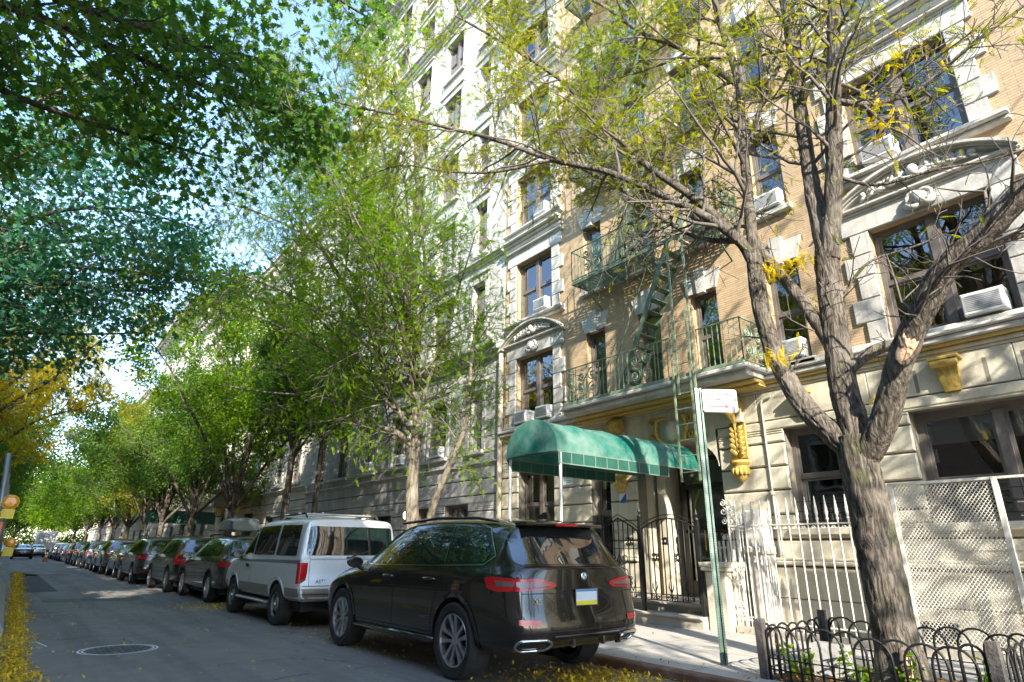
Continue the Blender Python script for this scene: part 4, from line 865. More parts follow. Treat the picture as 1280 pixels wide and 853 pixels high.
def lamp(x, y, z, lab, r=.115):
    A = thing('warning_lamp', lab, 'warning lamp', (x, y, z)); r *= .88; b = MB(); b.lathe([(0, -.06), (r * .7, -.055), (r, -.03), (r, .03), (r * .7, .055), (0, .06)], (x, y, z), 'y', 24); b.build('amber_lens', m_amber, A, 'auto')
    b = MB(); b.cbox(x - .085, x + .085, y - .05, y + .05, z - .25, z - r - .008, .01); b.box(x - .06, x + .06, y - .054, y - .049, z - .21, z - .19); b.lathe([(r + .004, -.018), (r + .012, -.018), (r + .012, .018), (r + .004, .018)], (x, y, z), 'y', 24, True); b.build('battery_case', m_yplast, A)
lamp(-.115, 12.66, 1.97, 'large round amber warning lamp with yellow battery case high on the fence post'); lamp(.02, 15.7, 1.37, 'smaller yellow warning lamp lower and farther along the fence', .1)
# ---- traffic cone far down the road
TC = thing('traffic_cone', 'small orange traffic cone standing by the far parked cars', 'cone', (2.87, 70.4, 0)); MB().lathe([(.17, .04), (.03, .75), (0, .75)], (2.87, 70.4, 0), 'z', 14).build('cone_body', M('cone_orange', (.7, .09, .02), .5), TC); MB().box(2.66, 3.08, 70.19, 70.61, .002, .04).build('base', m_black, TC); MB().lathe([(.115, .35), (.075, .52)], (2.87, 70.4, 0), 'z', 14).build('collar', m_white, TC)
# ---- far awning and porch of the pale brick house, wall lamps on the limestone base
AW = thing('entrance_canopy', 'long dark green flat awning on posts behind the far parked cars', 'canopy', (7, 43.5, KZ)); b = MB(); b.box(6.3, FX - .1, 42.6, 44.4, 2.72, 3.42); b.build('awning_cover', m_valance, AW)
for y in (42.7, 44.3): MB().tube([(6.4, y, KZ), (6.4, y, 2.72)], .04, 8).build('awning_post', m_pole, AW, True)
PO = thing('entrance_porch', 'brown stone porch with columns and yellow painted capitals', 'porch', (10, 37.5, KZ)); m_brst = M('brown_stone', (.22, .15, .09), .8, 0, .25, 3, .3)
b = MB(); b.cbox(9.0, FX, 35.4, 39.6, 3.5, 4.3, .03); b.cbox(8.85, FX, 35.2, 39.8, 4.3, 4.5, .03); b.build('entablature', m_brst, PO)
for y in (35.8, 39.2): MB().lathe([(.24, 0), (.24, .15), (.18, .2), (.16, 2.75), (.2, 2.8)], (9.3, y, KZ + .1), 'z', 16).build('column', m_cream, PO, 'auto'); MB().lathe([(.18, 0), (.3, .3), (.32, .4), (0, .4)], (9.3, y, 3.05), 'z', 16).build('capital', m_gold, PO, 'auto')
FG = thing('flag', 'small pale hanging flag on a short pole above the far porch', 'flag', (9.2, 40.2, 4.3)); MB().tube([(FX, 40.2, 4.2), (8.9, 40.2, 5.2)], .02, 6).build('flag_pole', m_metal, FG); MB().add([(8.95 + .35 * u + .03 * math.sin(6 * v), 40.2 + .06 * math.sin(8 * u + 4 * v), 5.1 - 1.2 * v - .2 * u) for v in np.linspace(0, 1, 6) for u in np.linspace(0, 1, 5)], [(j * 5 + i, j * 5 + i + 1, j * 5 + 6 + i, j * 5 + 5 + i) for j in range(5) for i in range(4)]).build('flag_cloth', M('flag_cloth', (.55, .57, .58), .8), FG, True)
m_bulb = NT('lit_lamp'); m_bulb.b.inputs['Emission Color'].default_value = (1, .75, .4, 1); m_bulb.b.inputs['Emission Strength'].default_value = 1.0; m_bulb = m_bulb.m
for y in (18.7, 21.9):
    L_ = thing('wall_lamp', 'lit wall lamp on the grey base %s the basement door behind the silver van' % ('right of' if y < 20 else 'left of'), 'lamp', (FX - .1, y, 2.35)); MB().lathe([(.02, -.12), (.06, -.07), (.065, .06), (.02, .12)], (FX - .2, y, 2.4), 'z', 12).build('glass_globe', m_bulb, L_, True); MB().box(FX - .2, FX - .04, y - .02, y + .02, 2.2, 2.24).build('arm', m_blackiron, L_)
DP = MB().tube([(FX - .12, 13.58, .1), (FX - .12, 13.58, 6.9)], .075, 10).build('drain_pipe', M('pipe_beige', (.45, .38, .29), .6, 0, .2)); tag(DP, 'tall beige drain pipe where the tan brick meets the pale block', 'drain pipe')
# ================================================================== VEHICLES
m_tyre = M('tyre_rubber', (.022, .022, .022), .85, 0, .25, 14, .3, 60); m_rimd = M('dark_alloy', (.05, .05, .052), .4, .7, .2, 9); m_rim = M('machined_alloy', (.50, .50, .50), .28, .9, .1, 9); m_rims = M('dull_alloy', (.36, .36, .36), .4, .8, .15, 9)
m_cglass = carglass(); m_gloss = paint_mat('gloss_black_trim', (.008, .008, .008), .15, 0, .6, .03); m_chrome = M('chrome', (.62, .62, .62), .12, 1, .05, 5); m_plastic = M('grey_black_plastic', (.026, .026, .026), .6, 0, .2, 9)
def lens(name, c, e=.2): 
    g = NT(name); g.set(c, .14, 0, .5); g.b.inputs['Coat Weight'].default_value = .3; MATS[name] = g.m; return g.m
m_tail = lens('red_tail_lens', (.52, .012, .015)); m_clear = lens('smoky_clear_lens', (.16, .10, .09)); m_deep = lens('deep_red_lens', (.22, .006, .01))
def row(y, zb, w, zbelt, wb, r6, r7, zc, dy=(0,) * 6): return (y, [(w * .86, zb), (w * .97, zb + .05), (w * 1.0, zb + .20), (w, zb + (zbelt - zb) * .62), (w * .985, zbelt - .09), (wb, zbelt), r6, r7, (0, zc)], dy)
def car_body(st, arches, lvl, paint, name='body', creases=(), par=None, lift=0):
    """cage of cross sections, smoothed, with the wheel arches cut out"""
    n = len(st); V = []; idx = {}; E_ = {}; F = []
    def vert(key, p): idx[key] = len(V); V.append(p)
    for i, (y, rows, dy) in enumerate(st):
        for j, (x, z) in enumerate(rows):
            d = dy[j] if j < len(dy) else 0
            for s in (-1, 1):
                if j == 8 and s > 0: idx[(i, j, 1)] = idx[(i, j, -1)]; continue
                vert((i, j, s), (s * x, y + d, z))
    for i in range(n - 1):
        for s in (-1, 1):
            for j in range(8):
                q = [idx[(i, j, s)], idx[(i + 1, j, s)], idx[(i + 1, j + 1, s)], idx[(i, j + 1, s)]]; F.append(q if s > 0 else q[::-1])
    # end caps: columns match the positions of rows 5..8
    for i, sg in ((0, -1), (n - 1, 1)):
        y, rows, dy = st[i]; w5 = rows[5][0]; bulge = {5: 0, 6: .045, 7: .075, 8: .085}
        for j in range(5):
            for c in (6, 7, 8):
                f = rows[c][0] / w5
                for s in (-1, 1):
                    if c == 8 and s > 0: idx[('c', i, j, c, 1)] = idx[('c', i, j, c, -1)]; continue
                    vert(('c', i, j, c, s), (s * rows[j][0] * f, y + dy[j] + sg * bulge[c], rows[j][1]))
        for c in (6, 7, 8):   # push the top edge back to follow the bulge
            for s in (-1, 1): k = idx[(i, c, s)]; V[k] = (V[k][0], y + sg * bulge[c] * .9, V[k][2])
        g = lambda j, c, s: idx[(i, j, s)] if c == 5 else (idx[(i, c, s)] if j == 5 else idx[('c', i, j, c, s)])
        for j in range(5):
            for c in (5, 6, 7):
                for s in (-1, 1):
                    q = [g(j, c, s), g(j + 1, c, s), g(j + 1, c + 1, s), g(j, c + 1, s)]; F.append(q if s * sg < 0 else q[::-1])
    # floor
    for i in range(n - 1):
        a = [idx[(i, 0, -1)]] ; 
        if i == 0: a += [idx[('c', 0, 0, c, -1)] for c in (6, 7, 8)] + [idx[('c', 0, 0, c, 1)] for c in (7, 6)]
        a += [idx[(i, 0, 1)], idx[(i + 1, 0, 1)]]
        if i == n - 2: a += [idx[('c', n - 1, 0, c, 1)] for c in (6, 7)] + [idx[('c', n - 1, 0, c, -1)] for c in (8, 7, 6)]
        a += [idx[(i + 1, 0, -1)]]; F.append(a[::-1])
    me = bpy.data.meshes.new(name); me.from_pydata([(x, y, z + lift) for x, y, z in V], [], F); bm = bmesh.new(); bm.from_mesh(me); bmesh.ops.recalc_face_normals(bm, faces=bm.faces)
    cl = bm.edges.layers.float.new('crease_edge'); bm.verts.ensure_lookup_table()
    for (a, b, v) in creases:
        for s in (-1, 1):
            ka, kb = (a[0], a[1], s), (b[0], b[1], s)
            if ka in idx and kb in idx:
                e = bm.edges.get((bm.verts[idx[ka]], bm.verts[idx[kb]]))
                if e: e[cl] = v
    for i in range(n):
        for s in (-1, 1):
            if i < n - 1:
                for j, v in ((0, .8),):
                    e = bm.edges.get((bm.verts[idx[(i, j, s)]], bm.verts[idx[(i + 1, j, s)]])); e[cl] = v
    bm.to_mesh(me); bm.free(); me.polygons.foreach_set('use_smooth', [True] * len(me.polygons)); me.materials.append(paint); me.materials.append(m_black)
    o = bpy.data.objects.new(name, me); COL.objects.link(o); ss = o.modifiers.new('s', 'SUBSURF'); ss.levels = ss.render_levels = lvl
    cuts = []
    for k, (ay, az, ar) in enumerate(arches):
        for s in (-1, 1):
            cb = MB(); cb.lathe([(ar, 0), (ar, .36)] if s > 0 else [(ar, -.36), (ar, 0)], (s * .70, ay, az), 'x', 40); c = cb.build('c', m_black); c.data.polygons.foreach_set('use_smooth', [True] * len(c.data.polygons)); cuts.append(c)
            md = o.modifiers.new('b', 'BOOLEAN'); md.operation = 'DIFFERENCE'; md.object = c; md.solver = 'EXACT'; md.material_mode = 'TRANSFER'
    bpy.context.view_layer.update(); ev = o.evaluated_get(bpy.context.evaluated_depsgraph_get()); m2 = bpy.data.meshes.new_from_object(ev); m2.name = name
    bpy.data.objects.remove(o)
    for c in cuts: bpy.data.objects.remove(c)
    bm = bmesh.new(); bm.from_mesh(m2)
    for e in bm.edges:
        if len(e.link_faces) == 2 and (e.calc_face_angle(0) > .7 or e.link_faces[0].material_index != e.link_faces[1].material_index): e.smooth = False
    bm.to_mesh(m2); bvh = BVHTree.FromBMesh(bm); bm.free(); return link(name, m2, par), bvh
AX = {'L': (lambda u, v: Vector((-4, u, v)), Vector((1, 0, 0))), 'R': (lambda u, v: Vector((4, u, v)), Vector((-1, 0, 0))), 'B': (lambda u, v: Vector((u, -8, v)), Vector((0, 1, 0))), 'F': (lambda u, v: Vector((u, 8, v)), Vector((0, -1, 0))), 'T': (lambda u, v: Vector((u, v, 6)), Vector((0, 0, -1)))}
def onto(bvh, ax, u, v, off):
    f, d = AX[ax]; h = bvh.ray_cast(f(u, v), d)
    if h[0] is None:
        p = f(u, v); h = bvh.find_nearest(p + d * 3)
        if h[0] is None: return p
        q = h[0]; return q + h[1] * off
    nn = h[1]
    if nn.dot(d) > 0: nn = -nn
    return h[0] + nn * off
def rounded(poly, r, k=4):
    out = []; n = len(poly)
    for i in range(n):
        a, b, c = Vector(poly[i - 1]), Vector(poly[i]), Vector(poly[(i + 1) % n]); d1, d2 = (a - b), (c - b); rr = min(r, d1.length * .45, d2.length * .45); p, q = b + d1.normalized() * rr, b + d2.normalized() * rr
        for t in range(k + 1): s = t / k; out.append(tuple(p * (1 - s) ** 2 + b * 2 * s * (1 - s) + q * s * s))
    return out
def patch(bvh, poly, ax, off, m, name, par, r=0, step=.07, mb=None, fix=True):
    if r: poly = rounded(poly, r)
    bm = bmesh.new(); bm.faces.new([bm.verts.new((u, v, 0)) for u, v in poly])
    us = [p[0] for p in poly]; vs = [p[1] for p in poly]
    for (k, lo, hi, no) in ((0, min(us), max(us), (1, 0, 0)), (1, min(vs), max(vs), (0, 1, 0))):
        q = lo + step
        while q < hi - .005: bmesh.ops.bisect_plane(bm, geom=bm.verts[:] + bm.edges[:] + bm.faces[:], plane_co=(q if k == 0 else 0, q if k else 0, 0), plane_no=no); q += step
    for v in bm.verts: v.co = onto(bvh, ax, v.co.x, v.co.y, off)
    bmesh.ops.recalc_face_normals(bm, faces=bm.faces); d = AX[ax][1]
    s = sum((f.normal.dot(d) for f in bm.faces))
    if s > 0: bmesh.ops.reverse_faces(bm, faces=bm.faces)
    for f in bm.faces: f.smooth = True
    me = bpy.data.meshes.new(name); bm.to_mesh(me); bm.free(); me.materials.append(m); return link(name, me, par)
def seam(mb, bvh, pts, ax, wd=.007, off=.003, step=.06):
    P = []
    for a, b in zip(pts, pts[1:]):
        a, b = Vector(a), Vector(b); k = max(1, int((b - a).length / step)); P += [a + (b - a) * i / k for i in range(k)]
    P.append(Vector(pts[-1])); L, R_ = [], []
    for i, p in enumerate(P):
        t = (P[min(i + 1, len(P) - 1)] - P[max(i - 1, 0)]).normalized(); nn = Vector((-t.y, t.x)) * wd / 2; L.append(onto(bvh, ax, p.x + nn.x, p.y + nn.y, off)); R_.append(onto(bvh, ax, p.x - nn.x, p.y - nn.y, off))
    n = len(P); mb.add(L + R_, [(i, i + 1, n + i + 1, n + i) for i in range(n - 1)])
def arc_pts(ay, az, r, a0=-25, a1=205, n=22): return [(ay + r * math.cos(math.radians(a0 + (a1 - a0) * i / n)), az + r * math.sin(math.radians(a0 + (a1 - a0) * i / n))) for i in range(n + 1)]
WH = {}
def wheel_meshes(kind, r, wd):
    k = (kind, r, wd)
    if k in WH: return WH[k]
    h = wd / 2; rr = r * (.70 if kind != 'van' else .58)
    t = MB(); t.lathe([(rr, -h * .8), (rr + .02, -h * .96), (r * .93, -h * 1.0), (r * .985, -h * .86), (r, -h * .7), (r, h * .7), (r * .985, h * .86), (r * .93, h), (rr + .02, h * .96), (rr, h * .8)], (0, 0, 0), 'x', 48, False, False)
    for q in (-.45, -.15, .15, .45): t.lathe([(r * 1.001, h * q - .006), (r * 1.0012, h * q + .006)], (0, 0, 0), 'x', 48, False, False)
    tm = t.build('t', m_tyre, None, 'auto'); tme = tm.data; bpy.data.objects.remove(tm)
    R = MB(); D = MB(); R.lathe([(rr * 1.0, h * .86), (rr * .985, h * .90), (rr * .93, h * .84), (rr * .90, h * .35), (rr * .90, -h * .7)], (0, 0, 0), 'x', 48, False, False)
    D.lathe([(rr * .9, h * .1), (rr * .25, h * .12), (0, h * .14)], (0, 0, 0), 'x', 36)
    if kind == 'star':
        for i in range(5):
            for s in (-1, 1):
                a = 2 * math.pi * i / 5 + .2; a1 = a + s * .25; u = Vector((0, math.cos(a1), math.sin(a1))); b0 = Vector((h * .66, rr * .16 * math.cos(a + s * .5), rr * .16 * math.sin(a + s * .5))); b1 = Vector((h * .80, u.y * rr * .93, u.z * rr * .93)); dd = (b1 - b0).normalized(); sd = Vector((1, 0, 0)).cross(dd).normalized()
                R.add([b0 - sd * .012, b0 + sd * .012, b1 + sd * .024, b1 - sd * .024, b0 - sd * .02 - Vector((.04, 0, 0)), b0 + sd * .02 - Vector((.04, 0, 0)), b1 + sd * .03 - Vector((.04, 0, 0)), b1 - sd * .03 - Vector((.04, 0, 0))], [(0, 1, 2, 3), (0, 4, 5, 1), (1, 5, 6, 2), (2, 6, 7, 3), (3, 7, 4, 0)])
        R.lathe([(rr * .22, h * .3), (rr * .22, h * .55), (rr * .2, h * .68), (rr * .1, h * .72), (0, h * .72)], (0, 0, 0), 'x', 24)
    elif kind == 'van':
        R.lathe([(rr * .9, h * .5), (rr * .6, h * .5), (rr * .5, h * .75), (rr * .22, h * .8), (rr * .2, h * 1.05), (0, h * 1.05)], (0, 0, 0), 'x', 36)
        for i in range(5): a = 2 * math.pi * i / 5; D.lathe([(.045, h * .62), (.045, h * .63)], (0, math.cos(a) * rr * .72, math.sin(a) * rr * .72), 'x', 10)
    else:
        n = 5 if kind == 'five' else 7
        for i in range(n):
            a = 2 * math.pi * i / n; u = Vector((0, math.cos(a), math.sin(a))); sd = Vector((1, 0, 0)).cross(u); b0 = Vector((h * .7, 0, 0)) + u * rr * .12; b1 = Vector((h * .82, 0, 0)) + u * rr * .94; w0, w1 = .035, .042
            R.add([b0 - sd * w0, b0 + sd * w0, b1 + sd * w1, b1 - sd * w1, b0 - sd * w0 - Vector((.05, 0, 0)), b0 + sd * w0 - Vector((.05, 0, 0)), b1 + sd * w1 - Vector((.05, 0, 0)), b1 - sd * w1 - Vector((.05, 0, 0))], [(0, 1, 2, 3), (0, 4, 5, 1), (1, 5, 6, 2), (2, 6, 7, 3), (3, 7, 4, 0)])
        R.lathe([(rr * .25, h * .6), (rr * .22, h * .75), (0, h * .76)], (0, 0, 0), 'x', 20)
    ro = R.build('r', m_rims if kind == 'van' else m_rim, None, 'auto'); do = D.build('d', m_rimd, None, 'auto'); out = (tme, ro.data, do.data); bpy.data.objects.remove(ro); bpy.data.objects.remove(do); WH[k] = out; return out
def wheels(T, axles, hw, r, wd, kind, rot=0):
    tm, rm, dm_ = wheel_meshes(kind, r, wd)
    for i, ay in enumerate(axles):
        for s in (-1, 1):
            t = link('wheel', tm, T); t.location = (s * (hw - wd / 2), ay, r); t.rotation_euler = (rot * (i + 1) * .7, 0, math.pi if s < 0 else 0); a = link('rim', rm, t); a.matrix_parent_inverse = Matrix.Identity(4); d = link('wheel_disc', dm_, t); d.matrix_parent_inverse = Matrix.Identity(4)
def both(fn):
    for s in ('L', 'R'): fn(s)
def mirror_x(ax, poly): return poly
def vehicle(name, label, cat, group=None): return thing(name, label, cat, (0, 0, 0), group)
def put(T, x, y, rz=0): T.location = (x, y, 0); T.rotation_euler = (0, 0, rz); return T
def side_mirror(T, y, z, x, paint, k=1):
    for s in (-1, 1):
        b = MB(); b.lathe([(.0, -.07), (.07, -.06), (.115, -.01), (.12, .05), (.11, .075), (0, .08)], (0, 0, 0), 'y', 16); b.v = [(s * (x + .14) + px * .95, y - py, z + .09 + pz * .62) for px, py, pz in b.v]; b.bar((s * (x - .04), y + .02, z - .02), (s * (x + .12), y, z + .06), .07, .04); o = b.build('wing_mirror', paint, T, 'auto')
        g = MB(); g.add([(s * (x + .14) + .095 * math.cos(q), y - .082, z + .09 + .062 * math.sin(q)) for q in [k * math.pi / 8 for k in range(16)]], [tuple(range(16))]); g.build('mirror_glass', m_gloss, o)

SUV = [row(-2.42, .375, .89, 1.13, .79, (.60, 1.145), (.32, 1.15), 1.15, (-.0, -.06, -.085, -.02, .0, .02)), row(-2.28, .36, .955, 1.14, .86, (.71, 1.30), (.40, 1.345), 1.35, (-.0, -.01, -.02, 0, 0, 0)), row(-2.10, .33, .982, 1.14, .895, (.70, 1.545), (.52, 1.60), 1.62), row(-1.75, .31, .985, 1.135, .915, (.715, 1.575), (.59, 1.655), 1.695), row(-1.0, .29, .975, 1.115, .925, (.725, 1.59), (.62, 1.69), 1.735),
       row(-.2, .28, .970, 1.095, .93, (.725, 1.59), (.62, 1.695), 1.745), row(.38, .28, .972, 1.085, .93, (.715, 1.555), (.60, 1.655), 1.705), row(.85, .28, .977, 1.075, .92, (.755, 1.34), (.52, 1.415), 1.445), row(1.32, .29, .985, 1.06, .89, (.74, 1.12), (.42, 1.16), 1.175), row(1.85, .32, .975, 1.01, .85, (.68, 1.075), (.36, 1.10), 1.11), row(2.22, .34, .93, .92, .78, (.6, .985), (.32, 1.01), 1.015), row(2.38, .36, .84, .80, .69, (.52, .83), (.28, .85), .855)]
SUVC = [((i, 5), (i + 1, 5), .35) for i in range(11)] + [((2, j), (2, j + 1), .75) for j in range(5, 8)] + [((0, j), (0, j + 1), .55) for j in range(5, 8)] + [((8, j), (8, j + 1), .5) for j in range(5, 8)]
def scaled(st, sx, sy, sz, roof=None): return [(y * sy, [(x * sx, z * sz) for x, z in rows], tuple(d * sy for d in dy)) for y, rows, dy in st]
# ------------------------------------------------------------------ the nearest car
def big_suv():
    T = vehicle('parked_suv', 'glossy dark brown black SUV with star spoke alloys parked nearest, under the green canopy', 'car', 'cars parked along the kerb')
    m_p = paint_mat('dark_brown_black_paint', (.024, .0175, .011), .18, .5, 1.0, .06); ra, fa, r = -1.43, 1.545, .385
    body, bv = car_body(SUV, [(ra, r, .435), (fa, r, .435)], 3, m_p, 'body', SUVC, T)
    P = lambda poly, ax, off, m, nm, par=T, rr=0: patch(bv, poly, ax, off, m, nm, par, rr)
    def side(s):
        P([(1.22, 1.115), (.36, 1.60), (-.4, 1.635), (-1.25, 1.625), (-1.72, 1.56), (-2.02, 1.27), (-1.92, 1.17), (-1.2, 1.14)], s, .003, m_chrome if 0 else m_gloss, 'window_trim', T, .05)
        P([(1.10, 1.135), (.36, 1.565), (.06, 1.605), (.04, 1.135)], s, .006, m_cglass, 'side_window', T, .03); P([(-.02, 1.14), (-.02, 1.605), (-.98, 1.605), (-1.10, 1.16)], s, .006, m_cglass, 'side_window', T, .03); P([(-1.17, 1.175), (-1.06, 1.595), (-1.28, 1.59), (-1.66, 1.53), (-1.94, 1.28), (-1.86, 1.19)], s, .006, m_cglass, 'quarter_window', T, .04)
        b = MB(); seam(b, bv, [(1.15, 1.118), (.3, 1.118), (-1.2, 1.145), (-1.88, 1.165)], s, .016, .007); seam(b, bv, [(-1.115, 1.16), (-1.0, 1.61)], s, .014, .008); seam(b, bv, [(-1.88, 1.165), (-2.03, 1.26), (-1.74, 1.555), (-1.5, 1.605)], s, .014, .007); b.build('chrome_strip', m_chrome, T, True)
        b = MB(); seam(b, bv, [(1.12, 1.10), (1.18, .9), (1.14, .42)], s); seam(b, bv, [(.02, 1.12), (0, .8), (.02, .42)], s); seam(b, bv, [(-1.05, 1.15), (-1.12, 1.0), (-.98, .72), (-.93, .42)], s); seam(b, bv, [(1.14, .42), (-.93, .42)], s); seam(b, bv, [(-1.55, 1.0), (-1.35, 1.0), (-1.35, .86), (-1.55, .86), (-1.55, 1.0)], s, .005); b.build('door_seam', m_black, T, True)
        q = -1 if s == 'L' else 1
        for hy in (.17, -.88):
            b = MB(); c = onto(bv, s, hy, .985, .03); b.tube([c + Vector((-q * .03, .12, 0)), c + Vector((0, .09, .003)), c + Vector((q * .006, 0, .004)), c + Vector((0, -.09, .003)), c + Vector((-q * .03, -.12, 0))], [.014, .017, .018, .017, .014], 10); h = b.build('door_handle', m_p, T, True); pz = patch(bv, [(hy + .09 * math.cos(a), .975 + .05 * math.sin(a)) for a in [k * .524 for k in range(12)]], s, .002, m_gloss, 'handle_recess', h)
        b = MB()
        for ay in (ra, fa): seam(b, bv, arc_pts(ay, r, .462, -18, 198), s, .055, .006, .05)
        b.build('wheel_arch_lip', m_p, T, True)
        b = MB(); b.cbox(0, .1, -1.0, 1.1, 0, .07, .025); b.v = [(q * (.985 - x), y, .30 + z) for x, y, z in b.v]; b.build('side_skirt', m_p, T, True)
        b = MB(); b.tube([(q * .625, .55, 1.625), (q * .64, .4, 1.665), (q * .645, -.5, 1.705), (q * .64, -1.4, 1.68), (q * .625, -1.78, 1.63)], [.012, .018, .02, .018, .012], 8); b.build('roof_rail', m_gloss, T, True)
        # tail lamps, wrapping round the corner
        P([(-1.98, 1.045), (-2.10, 1.055), (-2.40, 1.04), (-2.40, .925), (-2.2, .915), (-2.05, .94)], s, .007, m_tail, 'tail_light', T, .03); P([(-2.15, 1.02), (-2.39, 1.01), (-2.39, .965), (-2.2, .965)], s, .010, m_clear, 'clear_lens', T, .015)
        g = lambda pts: [(q * x, z) for x, z in pts]
        P(g([(.885, 1.04), (.60, 1.035), (.42, 1.0), (.40, .975), (.46, .945), (.885, .92)]), 'B', .007, m_tail, 'tail_light', T, .02); P(g([(.86, 1.012), (.60, 1.005), (.47, .985), (.47, .972), (.86, .962)]), 'B', .010, m_clear, 'clear_lens', T, .01); P(g([(.885, .962), (.47, .968), (.5, .952), (.885, .928)]), 'B', .009, m_deep, 'tail_light', T)
        P(g([(.87, .665), (.64, .655), (.64, .60), (.87, .615)]), 'B', .008, m_tail, 'reflector', T, .008)
        b = MB(); pts = rounded(g([(.86, .475), (.57, .475), (.50, .44), (.56, .375), (.80, .375), (.87, .42)]), .04, 3); pp = [onto(bv, 'B', u, v, .012) for u, v in pts]; b.tube(pp, .016, 8, False, True); b.build('exhaust_trim', m_chrome, T, True); P(g([(.85, .47), (.57, .47), (.51, .44), (.57, .38), (.79, .38), (.86, .42)]), 'B', .006, m_black, 'exhaust_opening', T, .03)
        for ay in ([ra, fa]):
            pass
    both(side)
    P([(-.70, 1.56), (.70, 1.56), (.735, 1.46), (.80, 1.185), (.70, 1.155), (-.70, 1.155), (-.80, 1.185), (-.735, 1.46)], 'B', .005, m_cglass, 'rear_window', T, .06)
    P([(-.72, 1.18), (.72, 1.18), (.74, 1.155), (-.74, 1.155)], 'B', .007, m_gloss, 'window_trim', T)
    b = MB(); b.cbox(0, .2, -.60, .60, 0, .035, .012); b.v = [(y, -2.25 + x, 1.58 + z + .0) for x, y, z in b.v]; b.build('roof_spoiler', m_p, T, 'auto'); b = MB(); b.box(-.17, .17, -2.258, -2.242, 1.584, 1.608); b.build('brake_light', m_tail, T)
    P([(-.62, 1.155), (.62, 1.155), (.18, 1.44), (-.18, 1.44)][::-1] if 0 else [(-.55, 1.44), (.55, 1.44), (.74, 1.14), (-.74, 1.14)], 'F', .005, m_cglass, 'windscreen', T, .06)
    b = MB(); seam(b, bv, [(-.87, .90), (-.40, .90), (-.33, .955), (.33, .955), (.40, .90), (.87, .90)], 'B', .009); seam(b, bv, [(-.80, 1.13), (-.84, .7), (-.74, .545), (.74, .545), (.84, .7), (.80, 1.13)], 'B', .008); seam(b, bv, [(-.92, .56), (-.74, .545)], 'B', .008); seam(b, bv, [(.92, .56), (.74, .545)], 'B', .008); b.build('tailgate_seam', m_black, T, True)
    b = MB(); seam(b, bv, [(-.40, .945), (-.28, .952), (.28, .952), (.40, .945)], 'B', .02, .010); b.build('tailgate_strip', m_gloss, T, True)
    P([(-.30, .93), (.30, .93), (.26, .775), (-.26, .775)], 'B', .002, m_gloss, 'plate_recess', T, .03)
    y = onto(bv, 'B', 0, .85, .014).y
    pl = MB().box(-.155, .155, y - .004, y, .775, .93).build('number_plate', M('plate_white', (.62, .65, .70), .4, 0, .05, 30), T); MB().box(-.152, .152, y - .0052, y - .0042, .778, .815).build('yellow_band', M('plate_yellow', (.75, .60, .01), .4), pl); MB().box(-.152, .152, y - .0052, y - .0042, .908, .927).build('blue_band', M('plate_blue', (.08, .20, .45), .4), pl)
    b = MB(); b.box(-.17, .17, y - .006, y + .004, .768, .776); b.box(-.17, .17, y - .006, y + .004, .93, .937); b.box(-.17, -.157, y - .006, y + .004, .776, .93); b.box(.157, .17, y - .006, y + .004, .776, .93); b.build('plate_frame', m_chrome, pl)
    y = onto(bv, 'B', 0, 1.06, .006).y; em = MB(); em.lathe([(.043, 0), (.043, -.008), (.036, -.01), (0, -.01)], (0, y, 1.06), 'y', 24); e = em.build('badge', m_chrome, T, 'auto')
    for k in range(4): q0 = k * math.pi / 2; MB().add([(0, y - .0115, 1.06)] + [(.030 * math.cos(q0 + t * math.pi / 12), y - .0115, 1.06 + .030 * math.sin(q0 + t * math.pi / 12)) for t in range(7)], [tuple(range(8))]).build('badge_quarter', M('plate_blue', (.08, .2, .45)) if k % 2 else m_white, e)
    yy = onto(bv, 'B', -.62, .84, .006).y; text_obj('X5', .075, (-.70, yy, .80), (1, 0, 0), (0, 0, 1), m_chrome, 'badge_lettering', T, .002)
    b = MB(); b.bar((-.02, -2.43, 1.19), (.26, -2.36, 1.22), .03, .018); b.bar((.26, -2.36, 1.225), (.30, -2.37, 1.20), .04, .03); b.build('rear_wiper', m_plastic, T)
    P([(-.50, .475), (.50, .475), (.56, .37), (-.56, .37)], 'B', .006, m_gloss, 'diffuser', T, .02); b = MB()
    for x in (-.22, .22): c = onto(bv, 'B', x, .43, .01); b.box(x - .015, x + .015, c.y - .012, c.y + .03, .385, .46)
    seam(b, bv, [(-.48, .50), (.48, .50)], 'B', .012, .01); b.build('bumper_vent', m_chrome, T)
    b = MB(); b.prism([(-1.72, 1.69), (-1.95, 1.672), (-1.93, 1.75), (-1.88, 1.755)], -.018, .018, 'x'); b.build('shark_fin_aerial', m_p, T)
    side_mirror(T, 1.02, 1.05, .93, m_p)
    b = MB(); b.box(-.72, .72, -1.95, 1.95, .33, .45); b.build('underbody', m_black, T)
    wheels(T, (ra, fa), .985, r, .285, 'star', .4); return put(T, 4.985, 6.05 + 1.43)
big_suv()
